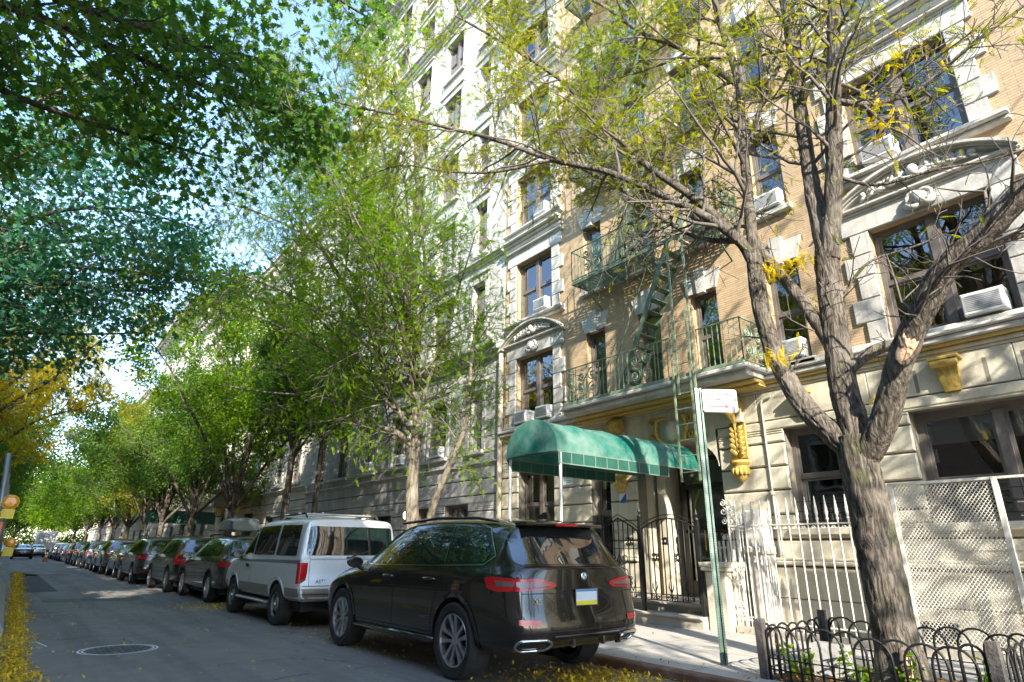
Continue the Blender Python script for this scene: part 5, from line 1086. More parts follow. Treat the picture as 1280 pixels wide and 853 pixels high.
# ------------------------------------------------------------------ the silver van
VAN = [row(-2.36, .46, .93, 1.13, .925, (.62, 1.14), (.32, 1.14), 1.14, (0, -.05, -.06, 0, 0, 0)), row(-2.33, .44, .965, 1.14, .945, (.90, 1.16), (.45, 1.17), 1.17), row(-2.22, .44, .975, 1.15, .945, (.865, 1.72), (.78, 1.82), 1.85), row(-1.9, .43, .98, 1.15, .945, (.865, 1.74), (.78, 1.85), 1.895), row(-1.0, .42, .985, 1.15, .945, (.865, 1.75), (.78, 1.86), 1.915), row(0, .42, .985, 1.15, .945, (.865, 1.75), (.78, 1.86), 1.915), row(.62, .42, .985, 1.15, .945, (.86, 1.73), (.76, 1.83), 1.875), row(1.05, .42, .985, 1.14, .94, (.87, 1.45), (.55, 1.52), 1.53), row(1.52, .43, .98, 1.10, .92, (.84, 1.15), (.45, 1.18), 1.19), row(2.0, .44, .96, 1.04, .90, (.78, 1.085), (.4, 1.10), 1.11), row(2.30, .45, .93, .98, .86, (.72, 1.02), (.4, 1.035), 1.04), row(2.38, .46, .90, .86, .82, (.66, .9), (.36, .9), .9)]
VANC = [((i, 5), (i + 1, 5), .5) for i in range(11)] + [((2, j), (2, j + 1), .8) for j in range(5, 8)] + [((1, j), (1, j + 1), .7) for j in range(5, 8)] + [((i, 7), (i + 1, 7), .35) for i in range(2, 6)] + [((0, j), (0, j + 1), .8) for j in range(0, 8)] + [((8, j), (8, j + 1), .6) for j in range(5, 8)]
def van():
    T = vehicle('parked_van', 'silver minivan with beige lower body and roof rack parked behind the dark SUV', 'van', 'cars parked along the kerb')
    m_s = paint_mat('silver_paint', (.74, .745, .74), .36, .1, .8, .2); m_t = paint_mat('beige_lower_paint', (.30, .255, .20), .4, .4, .5, .3); m_st = paint_mat('grey_stripe_paint', (.30, .31, .31), .35, .5, .6, .2); ra, fa, r = -1.33, 1.49, .355
    body, bv = car_body(VAN, [(ra, r, .41), (fa, r, .41)], 3, m_s, 'body', VANC, T)
    P = lambda poly, ax, off, m, nm, par=T, rr=0: patch(bv, poly, ax, off, m, nm, par, rr)
    def side(s):
        q = -1 if s == 'L' else 1
        P([(1.32, 1.19), (.74, 1.69), (.47, 1.73), (.44, 1.19)], s, .006, m_cglass, 'side_window', T, .04); P([(.36, 1.19), (.40, 1.735), (-.86, 1.74), (-.90, 1.19)], s, .006, m_cglass, 'side_window', T, .04); P([(-1.0, 1.19), (-.97, 1.74), (-2.0, 1.72), (-2.10, 1.19)], s, .006, m_cglass, 'side_window', T, .04)
        for poly in ([(2.3, .66), (1.92, .66), (1.90, .46), (2.3, .46)], [(1.07, .47), (1.05, .66), (-.88, .66), (-.92, .47)], [(-1.76, .47), (-1.78, .66), (-2.36, .66), (-2.36, .47)]): P(poly, s, .006, m_t, 'lower_panel')
        P([(1.9, 1.06), (-2.30, 1.06), (-2.30, 1.12), (1.9, 1.09)], s, .004, m_st, 'side_stripe')
        b = MB(); seam(b, bv, [(1.45, 1.1), (1.42, .47)], s); seam(b, bv, [(.40, 1.74), (.36, 1.1), (.38, .47)], s); 
        if s == 'R': seam(b, bv, [(-.95, 1.74), (-.95, .9)], s)
        b.build('door_seam', m_black, T, True)
        b = MB(); c = onto(bv, s, .52, .98, .016); b.cbox(0, .02, -.09, .09, -.03, .03, .006); b.v = [(c.x - q * x * -1, c.y + y, c.z + z) for x, y, z in b.v]; b.build('door_handle', m_plastic, T)
        b = MB()
        for ay in (ra, fa): seam(b, bv, arc_pts(ay, r, .435, 2, 178), s, .06, .01, .05)
        b.build('wheel_arch_lip', m_s, T, True)
        b = MB(); b.cbox(0, .16, -.86, 1.02, 0, .05, .02); b.v = [(q * (1.02 - x), y, .34 + z) for x, y, z in b.v]; b.build('running_board', m_st, T, 'auto')
        g = lambda pts: [(q * x, z) for x, z in pts]
        yb = onto(bv, 'B', q * .84, .9, 0).y; xs = abs(onto(bv, s, -2.24, .9, 0).x) + .006
        tl = MB().prism(rounded([(q * .82, yb - .014), (q * xs, yb - .014), (q * xs, yb + .13), (q * .82, yb + .13)], .03, 3), .74, 1.08, 'z').build('tail_light', m_tail, T, 'auto'); MB().box(q * .83, q * (xs - .03), yb - .018, yb - .012, .755, .81).build('clear_lens', m_clear, tl)
        b = MB(); b.tube([(q * .72, .45, 1.86), (q * .72, .35, 1.925), (q * .72, -1.7, 1.945), (q * .72, -1.8, 1.87)], .018, 8); b.build('roof_rail', m_plastic, T, True)
    both(side)
    P([(-.80, 1.70), (.80, 1.70), (.85, 1.20), (-.85, 1.20)], 'B', .006, m_cglass, 'rear_window', T, .05); P([(-.74, 1.50), (.74, 1.50), (.84, 1.2), (-.84, 1.2)], 'F', .006, m_cglass, 'windscreen', T, .05)
    P([(-.93, .66), (.93, .66), (.93, .48), (-.93, .48)], 'B', .008, m_t, 'bumper'); b = MB(); seam(b, bv, [(-.90, .70), (.90, .70)], 'B', .012); seam(b, bv, [(-.79, 1.74), (-.79, .7)], 'B'); seam(b, bv, [(.79, 1.74), (.79, .7)], 'B'); seam(b, bv, [(-.79, 1.13), (.79, 1.13)], 'B'); seam(b, bv, [(-.92, .57), (.92, .57)], 'B', .01, .011); b.build('tailgate_seam', m_black, T, True)
    yy = onto(bv, 'B', -.6, .78, .006).y; text_obj('ASTRO', .085, (-.68, yy, .745), (1, 0, 0), (0, 0, 1), m_plastic, 'badge_lettering', T, .002)
    b = MB()
    for yb in (.1, -.75, -1.5): b.bar((-.8, yb, 1.95), (.8, yb, 1.95), .05, .025)
    b.bar((-.35, .15, 1.975), (-.35, -1.6, 1.975), .04, .02); b.build('roof_rack', m_metal, T)
    b = MB(); b.bar((-.1, -2.40, 1.16), (.30, -2.385, 1.27), .025, .015); b.lathe([(.0, -.03), (.035, -.03), (.035, .0)], (-.1, -2.39, 1.15), 'y', 12); b.build('rear_wiper', m_plastic, T)
    side_mirror(T, 1.12, 1.10, .93, m_plastic); MB().box(-.8, .8, -2.2, 2.2, .28, .48).build('underbody', m_black, T)
    y = onto(bv, 'B', .25, .86, .01).y; MB().box(.1, .41, y - .004, y, .80, .95).build('number_plate', M('plate_white', (.62, .65, .70)), T)
    wheels(T, (ra, fa), .975, r, .24, 'van', .3); return put(T, 4.985, 11.95 + 1.33)
van()
# ------------------------------------------------------------------ the other parked cars
SEDAN = [row(-2.34, .44, .84, .99, .72, (.55, 1.0), (.28, 1.005), 1.005, (0, -.05, -.07, -.02, 0, .02)), row(-2.15, .36, .89, 1.01, .78, (.6, 1.035), (.32, 1.04), 1.045), row(-1.70, .32, .91, 1.02, .82, (.66, 1.075), (.4, 1.10), 1.11), row(-1.1, .30, .91, 1.0, .84, (.63, 1.34), (.48, 1.39), 1.405), row(-.5, .29, .91, .98, .85, (.64, 1.36), (.53, 1.425), 1.45), row(-.1, .29, .91, .97, .855, (.645, 1.365), (.54, 1.435), 1.46), row(.3, .29, .91, .96, .855, (.63, 1.33), (.52, 1.395), 1.42), row(.75, .29, .91, .95, .85, (.68, 1.12), (.45, 1.17), 1.19), row(1.15, .29, .91, .93, .83, (.7, .97), (.4, 1.0), 1.01), row(1.7, .31, .90, .88, .80, (.64, .93), (.34, .955), .96), row(2.15, .33, .86, .78, .73, (.56, .83), (.3, .85), .855), row(2.32, .35, .78, .68, .64, (.48, .70), (.26, .71), .715)]
CARR = random.Random(5)
def small_car(label, kind, col, x, y, tail='low', box=False, rails=True, rim='five', name=None, sc=(.93, .95, .96), metal=.5, rz=0, group='cars parked along the kerb', lvl=2, glasscol=None):
    sed = kind == 'sedan'; T = vehicle(name or ('parked_car' if sed else 'parked_suv'), label, 'car', group); mp = paint_mat('car_paint_%d' % len(MATS), col, .22, metal, 1.0, .12)
    st = SEDAN if sed else scaled(SUV, *sc); k = (1, 1, 1) if sed else sc; ra, fa = (-1.36, 1.36) if sed else (-1.43 * k[1], 1.50 * k[1]); r = .325 if sed else .35
    body, bv = car_body(st, [(ra, r, r + .05), (fa, r, r + .05)], lvl, mp, 'body', SUVC if not sed else [], T)
    def S(pts): return pts if sed else [(u * k[1], v * k[2]) for u, v in pts]
    def B_(pts): return pts if sed else [(u * k[0], v * k[2]) for u, v in pts]
    P = lambda poly, ax, off, m, nm, par=T, rr=0: patch(bv, poly, ax, off, m, nm, par, rr, .1)
    def side(s):
        q = -1 if s == 'L' else 1; g = lambda pts: [(q * a, b) for a, b in B_(pts)]
        if sed:
            P([(.98, 1.0), (.28, 1.33), (-.08, 1.37), (-.06, 1.0)], s, .006, m_cglass, 'side_window', T, .03); P([(-.12, 1.0), (-.14, 1.37), (-.75, 1.35), (-1.12, 1.25), (-1.3, 1.06), (-1.0, 1.02)], s, .006, m_cglass, 'side_window', T, .04)
        else:
            P(S([(1.10, 1.145), (.36, 1.545), (.06, 1.58), (.04, 1.145)]), s, .006, m_cglass, 'side_window', T, .03); P(S([(-.02, 1.145), (-.02, 1.58), (-.98, 1.58), (-1.10, 1.16)]), s, .006, m_cglass, 'side_window', T, .03); P(S([(-1.17, 1.175), (-1.06, 1.575), (-1.6, 1.54), (-1.90, 1.26), (-1.8, 1.18)]), s, .006, m_cglass, 'quarter_window', T, .04)
            b = MB()
            for ay in (ra, fa): seam(b, bv, arc_pts(ay, r, r + .085, -12, 192, 16), s, .06, .006, .08)
            seam(b, bv, [(fa - .5, .36), (ra + .5, .36)], s, .12, .006, .2); b.build('lower_cladding', m_plastic, T, True)
            if rails: MB().tube([(q * .60 * k[0], .45 * k[1], 1.66 * k[2]), (q * .62 * k[0], .3 * k[1], 1.735 * k[2]), (q * .62 * k[0], -1.4 * k[1], 1.75 * k[2]), (q * .6 * k[0], -1.7 * k[1], 1.67 * k[2])], .018, 6).build('roof_rail', m_plastic, T, True)
        b = MB()
        if sed: seam(b, bv, [(.95, .98), (.98, .45)], s); seam(b, bv, [(-.1, .98), (-.08, .42)], s); seam(b, bv, [(-1.05, 1.0), (-.95, .5)], s)
        else: seam(b, bv, S([(1.12, 1.10), (1.14, .45)]), s); seam(b, bv, S([(.02, 1.12), (.02, .45)]), s); seam(b, bv, S([(-1.05, 1.15), (-1.1, .95), (-.95, .6)]), s)
        b.build('door_seam', m_black, T, True); hb = MB()
        for hy in ((.1, -.9) if sed else (.15, -.85)): c = onto(bv, s, hy * k[1], .88 if sed else .97 * k[2], .02); hb.tube([c + Vector((-q * .02, .1, 0)), c + Vector((q * .004, 0, .003)), c + Vector((-q * .02, -.1, 0))], .014, 6)
        hb.build('door_handle', mp, T, True)
        if tail == 'low': P(S([(-2.06, 1.03), (-2.42, 1.02), (-2.42, .90), (-2.15, .92)]) if not sed else [(-2.0, .96), (-2.36, .95), (-2.36, .82), (-2.1, .84)], s, .008, m_tail, 'tail_light', T, .02); P(g([(.90, 1.02), (.52, 1.01), (.50, .93), (.90, .90)]) if not sed else [(q * a, b) for a, b in ((.84, .95), (.5, .94), (.52, .86), (.84, .82))], 'B', .008, m_tail, 'tail_light', T, .02)
        else: P(S([(-2.16, 1.12), (-2.42, 1.10), (-2.42, .84), (-2.24, .84)]), s, .008, m_tail, 'tail_light', T, .02); P(g([(.90, 1.10), (.66, 1.10), (.70, .84), (.90, .84)]), 'B', .008, m_tail, 'tail_light', T, .02); P(g([(.88, 1.0), (.70, 1.0), (.71, .93), (.88, .93)]), 'B', .011, m_clear, 'clear_lens')
        P([(q * a, b) for a, b in ((.80, .55), (.56, .55), (.56, .50), (.80, .50))], 'B', .008, m_deep, 'reflector'); P([(q * a, b * (k[2])) for a, b in ((.80 * k[0], .86 if sed else .95), (.45, .82 if sed else .93), (.42, .76 if sed else .85), (.8 * k[0], .76 if sed else .83))] if not sed else [(q * a, b) for a, b in ((.70, .72), (.45, .70), (.45, .62), (.72, .64))], 'F', .006, m_clear, 'headlight', T, .02)
    both(side)
    if sed: P([(-.52, 1.36), (.52, 1.36), (.68, 1.09), (-.68, 1.09)], 'B', .006, m_cglass, 'rear_window', T, .05); P([(-.52, 1.36), (.52, 1.36), (.70, 1.0), (-.70, 1.0)], 'F', .006, m_cglass, 'windscreen', T, .05)
    else: P(B_([(-.66, 1.54), (.66, 1.54), (.76, 1.19), (-.76, 1.19)]), 'B', .006, m_cglass, 'rear_window', T, .05); P(B_([(-.53, 1.44), (.53, 1.44), (.72, 1.14), (-.72, 1.14)]), 'F', .006, m_cglass, 'windscreen', T, .05)
    z = .70 if sed else .86 * k[2]; pp = onto(bv, 'B', 0, z, .012).y; MB().box(-.155, .155, pp - .004, pp, z - .075, z + .075).build('number_plate', M('plate_white', (.62, .65, .70)), T)
    P([(-.8 * k[0], .56), (.8 * k[0], .56), (.78 * k[0], .42), (-.78 * k[0], .42)], 'B', .006, m_plastic, 'bumper_cladding', T, .04); b = MB(); seam(b, bv, [(-.74, .62), (.74, .62)], 'B', .009); b.build('tailgate_seam', m_black, T, True)
    side_mirror(T, .90 * k[1] if not sed else .78, 1.05 * k[2] if not sed else .93, .92 * k[0] if not sed else .85, mp); MB().box(-.75, .75, -2.05 * k[1], 2.05 * k[1], .2, .36).build('underbody', m_black, T)
    wheels(T, (ra, fa), (.975 * k[0] if not sed else .905), r, .23, rim, .5 + y); put(T, x + CARR.uniform(-.07, .05), y - ra + CARR.uniform(-.25, .25) * (y > 25), rz + CARR.uniform(-.012, .016))
    if box:
        bx = thing('roof_box', 'dark grey aerodynamic roof box strapped on the car ahead of the silver van', 'roof box', (x, y + 1.4, 1.7)); m_box = paint_mat('roof_box_shell', (.10, .12, .13), .3, 0, .5, .25); bb = MB(); vs = []; ns = 12; na = 16
        for i in range(ns + 1):
            t = i / ns; yy = -1.0 + 2.05 * t; w_ = .40 * (1 - .55 * max(0, (t - .6) / .4) ** 2) * (.92 if t < .05 else 1); h_ = .36 * (1 - .75 * max(0, (t - .45) / .55) ** 1.6) * (.75 + .25 * min(1, t / .1))
            for a in range(na): q = 2 * math.pi * a / na; c, s_ = math.cos(q), math.sin(q); vs.append((x + w_ * math.copysign(abs(c) ** .55, c), y + 1.45 + yy, 1.80 + h_ * (.42 + .58 * math.copysign(abs(s_) ** .6, s_)) * .9))
        bb.add(vs, [(i * na + a, i * na + (a + 1) % na, (i + 1) * na + (a + 1) % na, (i + 1) * na + a) for i in range(ns) for a in range(na)] + [tuple(range(na)), tuple(ns * na + a for a in reversed(range(na)))]); bb.build('shell', m_box, bx, 'auto'); rb = MB()
        for dy in (.9, 1.9): rb.box(x - .6, x + .6, y + dy, y + dy + .06, 1.76, 1.79)
        rb.build('cross_bar', m_plastic, bx)
    return T
small_car('dark grey green wagon with a roof box parked ahead of the silver van', 'suv', (.085, .088, .078), 5.08, 17.75, 'low', True, True, 'seven', sc=(.94, .97, .955))
small_car('black compact SUV with tall red and clear tail lamps parked fourth in the row', 'suv', (.035, .037, .034), 4.86, 22.2, 'high', False, True, 'five', sc=(.92, .92, .985))
small_car('charcoal SUV with wide bright red tail lamps parked fifth in the row', 'suv', (.05, .05, .044), 4.80, 27.9, 'low', False, True, 'five', sc=(.94, .95, .99))
small_car('small black sedan tucked between two SUVs, sixth in the row', 'sedan', (.018, .019, .020), 4.82, 33.2)
small_car('grey green SUV with one bright red tail lamp showing, seventh in the row', 'suv', (.17, .18, .155), 4.78, 38.4, 'low', sc=(.93, .95, .99))
small_car('silver sedan showing past the grey green SUV, eighth in the row', 'sedan', (.48, .49, .50), 4.80, 43.6)
small_car('dark blue grey SUV with pale rear glass, ninth in the row', 'suv', (.07, .085, .11), 4.78, 48.8, 'low', sc=(.92, .92, .97))
small_car('taupe sedan parked far along the row before the black SUV', 'sedan', (.24, .22, .18), 4.80, 54.2)
small_car('black SUV parked far along the row past the taupe sedan', 'suv', (.015, .015, .016), 4.74, 59.6, 'high', sc=(.93, .94, .98))
small_car('dark sedan parked beside the orange cone', 'sedan', (.03, .032, .035), 4.70, 65.2)
small_car('white sedan parked just past the orange cone', 'sedan', (.62, .62, .62), 4.66, 71.0)
small_car('dark red sedan parked near the far end of the row', 'sedan', (.16, .015, .015), 4.62, 76.6)
small_car('silver SUV parked last but one at the far end of the row', 'suv', (.4, .41, .42), 4.60, 82.4, 'low', sc=(.93, .94, .98))
small_car('dark sedan with red tail lamps driving away down the middle of the road', 'sedan', (.035, .03, .03), 1.3, 82.5, name='moving_car', group='cars far down the road')
small_car('white sedan waiting at the far end of the road behind the dark one', 'sedan', (.6, .6, .6), 2.9, 96, name='moving_car', group='cars far down the road')
small_car('small pale car at the left edge of the far road', 'sedan', (.5, .5, .52), -.6, 98, name='moving_car', group='cars far down the road')
def box_truck():
    T = thing('delivery_truck', 'white box truck at the far end of the road beyond the parked cars', 'truck', (0, 0, 0)); MB().cbox(-1.1, 1.1, -3, 2, .9, 3.2, .04).build('cargo_box', m_white, T); MB().prism([(2.05, .6), (3.9, .6), (3.9, 1.3), (3.4, 2.2), (2.05, 2.3)], -.95, .95, 'x').build('cab', m_white, T, 'auto'); MB().box(-1, 1, -3, 3.8, .5, .85).build('chassis', m_black, T); MB().box(-.9, .9, -3.03, -3.0, 1.0, 2.9).build('rear_door', M('grey_door', (.4, .42, .43), .5), T); wheels(T, (-1.8, 2.9), 1.05, .42, .26, 'seven')
    return put(T, 3.9, 108)
box_truck()
# ================================================================== FOLIAGE
from mathutils import noise as mnoise
def frond_template(pairs=6, L=.20, lw=.035, ll=.055):
    V, F = [], []
    def lf(c, d, up, l, w_):
        o = len(V); side = up.cross(d).normalized() * w_ / 2
        V.extend([c, c + d * l * .45 + side, c + d * l, c + d * l * .45 - side]); F.append((o, o + 1, o + 2, o + 3))
    for i in range(pairs):
        t = (i + .5) / pairs; c = Vector((0, t * L, -.10 * L * t * t))
        for s in (-1, 1): lf(c, Vector((s * .85, .5, -.25)).normalized(), Vector((0, 0, 1)), ll * (1 - .35 * t), lw)
    lf(Vector((0, L, -.1 * L)), Vector((0, 1, -.3)).normalized(), Vector((0, 0, 1)), ll, lw)
    return np.array([tuple(v) for v in V]), np.array(F)
def oak_template(s=.12):
    pts = [(0, 0), (.1, .16), (.42, .18), (.2, .34), (.5, .5), (.19, .56), (.3, .82), (.1, .74), (0, 1.05)]
    L = [(x, y) for x, y in pts]; R = [(-x, y) for x, y in pts]
    V = [(x * s, y * s, -.12 * s * (y * y) + .10 * abs(x) * s) for x, y in L] + [(x * s, y * s, -.12 * s * y * y + .10 * abs(x) * s) for x, y in R]
    # quads lobes built from the midrib strip
    F = []; n = len(pts)
    mid = [(0, y * s, -.12 * s * y * y) for x, y in pts]; V += mid; m0 = 2 * n
    for i in range(n - 1):
        F.append((m0 + i, i, i + 1, m0 + i + 1)); F.append((m0 + i, m0 + i + 1, n + i + 1, n + i))
    return np.array(V), np.array(F)
def single_template(l=.07, w_=.035):
    return np.array([(0, 0, 0), (w_ / 2, l * .45, 0), (0, l, -.1 * l), (-w_ / 2, l * .45, 0)]), np.array([(0, 1, 2, 3)])
def clump_template(k=7, s=.28, l=.09, w_=.05, seed=1):
    r = np.random.default_rng(seed); V, F = [], []
    for i in range(k):
        c = r.normal(0, s * .4, 3); a = r.uniform(0, 6.28); t = r.uniform(-.5, .5); d = np.array([math.cos(a) * math.cos(t), math.sin(a) * math.cos(t), math.sin(t)]); u = np.cross(d, r.normal(0, 1, 3)); u /= np.linalg.norm(u)
        o = len(V); V += [c, c + d * l * .5 + u * w_ / 2, c + d * l, c + d * l * .5 - u * w_ / 2]; F.append((o, o + 1, o + 2, o + 3))
    return np.array(V), np.array(F)
def scatter_leaves(name, P, D, tmpl, m, par, smin=.75, smax=1.3, droop=.3, r=None, flat=.6):
    """P points, D preferred directions; puts one leaf or frond at each point"""
    r = r or rng; tv, tf = tmpl; n = len(P); d = D + r.normal(0, .55, D.shape); d[:, 2] -= droop; d /= np.linalg.norm(d, axis=1)[:, None]
    up = r.normal(0, 1 - flat, (n, 3)); up[:, 2] += flat * 1.2 + .2; x = np.cross(d, up); x /= np.linalg.norm(x, axis=1)[:, None] + 1e-9; z = np.cross(x, d); s = r.uniform(smin, smax, n)
    V = P[:, None, :] + s[:, None, None] * (tv[None, :, 0:1] * x[:, None, :] + tv[None, :, 1:2] * d[:, None, :] + tv[None, :, 2:3] * z[:, None, :])
    F = tf[None] + (np.arange(n) * len(tv))[:, None, None]
    return nbuild(name, V.reshape(-1, 3), F.reshape(-1, tf.shape[1]), m, par)
def smooth_path(pts, sub=4):
    P = [Vector(p) for p in pts]
    if len(P) < 3: return P
    out = []
    for i in range(len(P) - 1):
        a, b, c, d = P[max(i - 1, 0)], P[i], P[i + 1], P[min(i + 2, len(P) - 1)]
        for k in range(sub):
            t = k / sub; out.append(.5 * ((2 * b) + (c - a) * t + (2 * a - 5 * b + 4 * c - d) * t * t + (3 * b - a - 3 * c + d) * t ** 3))
    out.append(P[-1]); return out
class Tree:
    def __init__(s, name, label, base, group=None, seed=1, cat='tree'):
        s.T = thing(name, label, cat, base, group); s.limb = MB(); s.tw = MB(); s.tips = []; s.r = random.Random(seed); s.nr = np.random.default_rng(seed)
    def add_limb(s, pts, r0, r1, n=10, wob=.0, ridge=0):
        if ridge: return s.furrowed(pts, r0, r1, ridge)
        P = smooth_path(pts, 5); m = len(P); R = [r0 + (r1 - r0) * (i / (m - 1)) ** .8 for i in range(m)]
        if wob: R = [q * (1 + s.r.uniform(-wob, wob)) for q in R]; P = [p + Vector((s.r.uniform(-1, 1), s.r.uniform(-1, 1), 0)) * wob * r0 * .5 if 0 < i < m - 1 else p for i, p in enumerate(P)]
        s.limb.tube(P, R, n); return P, R
    def furrowed(s, pts, r0, r1, amp, n=56):
        """a limb with deep bark furrows modelled in the surface"""
        P = smooth_path(pts, 24); m = len(P); R = [r0 + (r1 - r0) * (i / (m - 1)) ** .8 for i in range(m)]; o = len(s.limb.v); prev = None; L = 0.0; z0 = s.r.uniform(0, 50)
        for i in range(m):
            if i: L += (P[i] - P[i - 1]).length
            t = (P[min(i + 1, m - 1)] - P[max(i - 1, 0)]).normalized(); a = (t.cross(Vector((0, 0, 1))) if prev is None else prev - t * prev.dot(t))
            a = a.normalized() if a.length > 1e-4 else Vector((1, 0, 0)); prev = a; b = t.cross(a)
            for k in range(n):
                q = 2 * math.pi * k / n; c, d = math.cos(q), math.sin(q); w1 = mnoise.noise((c * 1.3 + z0, d * 1.3, L * 1.6)) * .18; f = 19.0 * R[i]
                h = mnoise.noise((c * f + z0, d * f, L * 4.2 + w1 * 3)); h2 = mnoise.noise((c * f * 2.1, d * f * 2.1 + z0, L * 11)); lump = mnoise.noise((c * 1.1, d * 1.1 + z0, L * 2.2))
                r = R[i] * (1 + .07 * lump) + amp * (-(1 - min(1, abs(h) * 2.6)) ** 2 * 1.5 + .45 * h2 + .3)
                v = P[i] + (a * c + b * d) * r; s.limb.v.append((v.x, v.y, v.z))
        for i in range(m - 1):
            for k in range(n): k2 = (k + 1) % n; s.limb.f.append((o + i * n + k, o + i * n + k2, o + (i + 1) * n + k2, o + (i + 1) * n + k))
        s.limb.f.append(tuple(o + k for k in reversed(range(n)))); s.limb.f.append(tuple(o + (m - 1) * n + k for k in range(n)))
        return P, R
    def grow(s, p, d, L, r, depth, up=.15, kink=.3, nb=4, leafy=True, minr=.004, spread=.8, mb=None):
        """a wandering shoot with side shoots"""
        seg = max(3, int(L / .22)) if depth > 0 else max(2, int(L / .16)); pts = [Vector(p)]; d = Vector(d).normalized(); st = L / seg
        for i in range(seg):
            d = (d + Vector((s.r.gauss(0, 1), s.r.gauss(0, 1), s.r.gauss(0, 1))) * kink * .35 + Vector((0, 0, up)) * .12).normalized(); pts.append(pts[-1] + d * st)
        m = len(pts); R = [max(minr, r * (1 - .75 * i / (m - 1))) for i in range(m)]
        s.tw.tube(pts, R, 6 if r > .03 else (5 if r > .015 else 4), False)
        if leafy and depth <= 1:
            for i in range(1, m): s.tips.append((pts[i], (pts[i] - pts[i - 1]).normalized(), depth))
        if depth > 0:
            k = max(2, int(nb * s.r.uniform(.8, 1.25)))
            for j in range(k):
                t = .22 + .78 * (j + s.r.random()) / k; i = min(m - 1, int(t * (m - 1))); b = pts[i]; dd = (pts[min(i + 1, m - 1)] - pts[max(i - 1, 0)]).normalized()
                side = dd.cross(Vector((s.r.gauss(0, 1), s.r.gauss(0, 1), s.r.gauss(0, 1)))).normalized(); nd = (dd * (1 - spread * .45) + side * spread).normalized()
                s.grow(b, nd, L * s.r.uniform(.38, .62), max(minr, R[i] * .62), depth - 1, up, kink, nb, leafy, minr, spread)
    def shoots(s, P, R, start, n, L, depth, **kw):
        m = len(P)
        for j in range(n):
            t = start + (1 - start) * (j + s.r.random()) / n; i = min(m - 2, max(1, int(t * (m - 1)))); dd = (P[i + 1] - P[i - 1]).normalized()
            side = dd.cross(Vector((s.r.gauss(0, 1), s.r.gauss(0, 1), s.r.gauss(0, 1)))).normalized(); s.grow(P[i], (dd * .55 + side * .85), L * s.r.uniform(.6, 1.25) * (1 - .35 * t), min(R[i] * .55, .024 * L / 1.6 + .004), depth, **kw)
    def finish(s, bark, leafm, tmpl, count, twigm=None, jitter=.08, droop=.3, name='crown', flat=.6, smin=.75, smax=1.3, wf=None):
        s.limb.build('trunk', bark, s.T, True, fixn=False)
        if s.tw.v: s.tw.build('branches', twigm or bark, s.T, True, fixn=False)
        if count and s.tips:
            n = len(s.tips); P = np.array([tuple(t[0]) for t in s.tips]); D = np.array([tuple(t[1]) for t in s.tips]); wgt = np.array([1.0 if t[2] == 0 else .35 for t in s.tips]); wgt = wgt * wf(P) if wf else wgt; idx = s.nr.choice(n, count, p=wgt / wgt.sum())
            scatter_leaves(name, P[idx] + s.nr.normal(0, jitter, (count, 3)), D[idx], tmpl, leafm, s.T, smin, smax, droop, s.nr, flat)
        return s.T
def bark_mat(name, c0, c1, sc=14, stretch=.12, bump=1.0, moss=None):
    g = NT(name); co = g.coord(); mp = g.N('ShaderNodeMapping'); mp.inputs['Scale'].default_value = (1, 1, stretch); g.L(co, mp.inputs[0])
    nz = g.N('ShaderNodeTexNoise'); nz.inputs['Scale'].default_value = 4; nz.inputs['Detail'].default_value = 5; g.L(co, nz.inputs['Vector']); ad = g.N('ShaderNodeVectorMath', operation='MULTIPLY_ADD'); g.L(nz.outputs['Color'], ad.inputs[0]); ad.inputs[1].default_value = (.09, .09, .02); g.L(mp.outputs[0], ad.inputs[2])
    h = g.noise(sc * 1.3, 9, ad.outputs[0], .7, .4); vo = g.N('ShaderNodeTexVoronoi', feature='DISTANCE_TO_EDGE'); vo.inputs['Scale'].default_value = sc * .9; g.L(ad.outputs[0], vo.inputs['Vector'])
    cr = g.ramp(vo.outputs['Distance'], [(0, (0, 0, 0)), (.35, (1, 1, 1))]); hh = g.math('ADD', g.math('MULTIPLY', h, .95), g.math('MULTIPLY', cr, .22))
    c = g.ramp(hh, [(.38, mul(c0, .3)), (.52, c0), (.78, c1)])
    c = g.mix(g.ramp(g.noise(2.2, 4, co), [(.5, (0, 0, 0)), (.7, (.6,) * 3)]), c, mul(c1, 1.25))
    if moss: c = g.mix(g.ramp(g.noise(3.5, 5, co), [(.55, (0, 0, 0)), (.7, (.7,) * 3)]), c, moss)
    g.set(c, .92, 0, .2); g.bump(hh, bump, .035); return g.m
m_bark1 = bark_mat('furrowed_bark', (.10, .082, .064), (.225, .195, .16), 26, .13, 1.0, (.10, .11, .05)); m_bark2 = bark_mat('smooth_grey_bark', (.12, .10, .075), (.24, .205, .16), 10, .3, .5); m_bark3 = bark_mat('dark_bark', (.07, .058, .045), (.15, .125, .10), 12, .2, .6)
m_twig = M('twig_bark', (.125, .105, .085), .85, 0, .35, 4); m_scar = M('bare_wood_scar', (.52, .32, .20), .8, 0, .35, 14, .6, 30)
lm_bright = leaf_mat('locust_leaves', [(0, (.06, .145, .008)), (.35, (.12, .235, .010)), (.7, (.20, .29, .014)), (.9, (.29, .34, .02)), (1, (.38, .36, .03))], .55)
lm_yel = leaf_mat('yellowing_leaves', [(0, (.08, .14, .010)), (.4, (.19, .235, .014)), (.75, (.35, .30, .014)), (1, (.52, .36, .012))], .5)
lm_gold = leaf_mat('golden_leaves', [(0, (.42, .30, .01)), (.5, (.60, .43, .012)), (1, (.64, .50, .03))], .5)
lm_oak = leaf_mat('oak_leaves', [(0, (.04, .11, .028)), (.4, (.085, .19, .045)), (.75, (.15, .26, .045)), (.9, (.26, .29, .03)), (1, (.50, .34, .03))], .6)
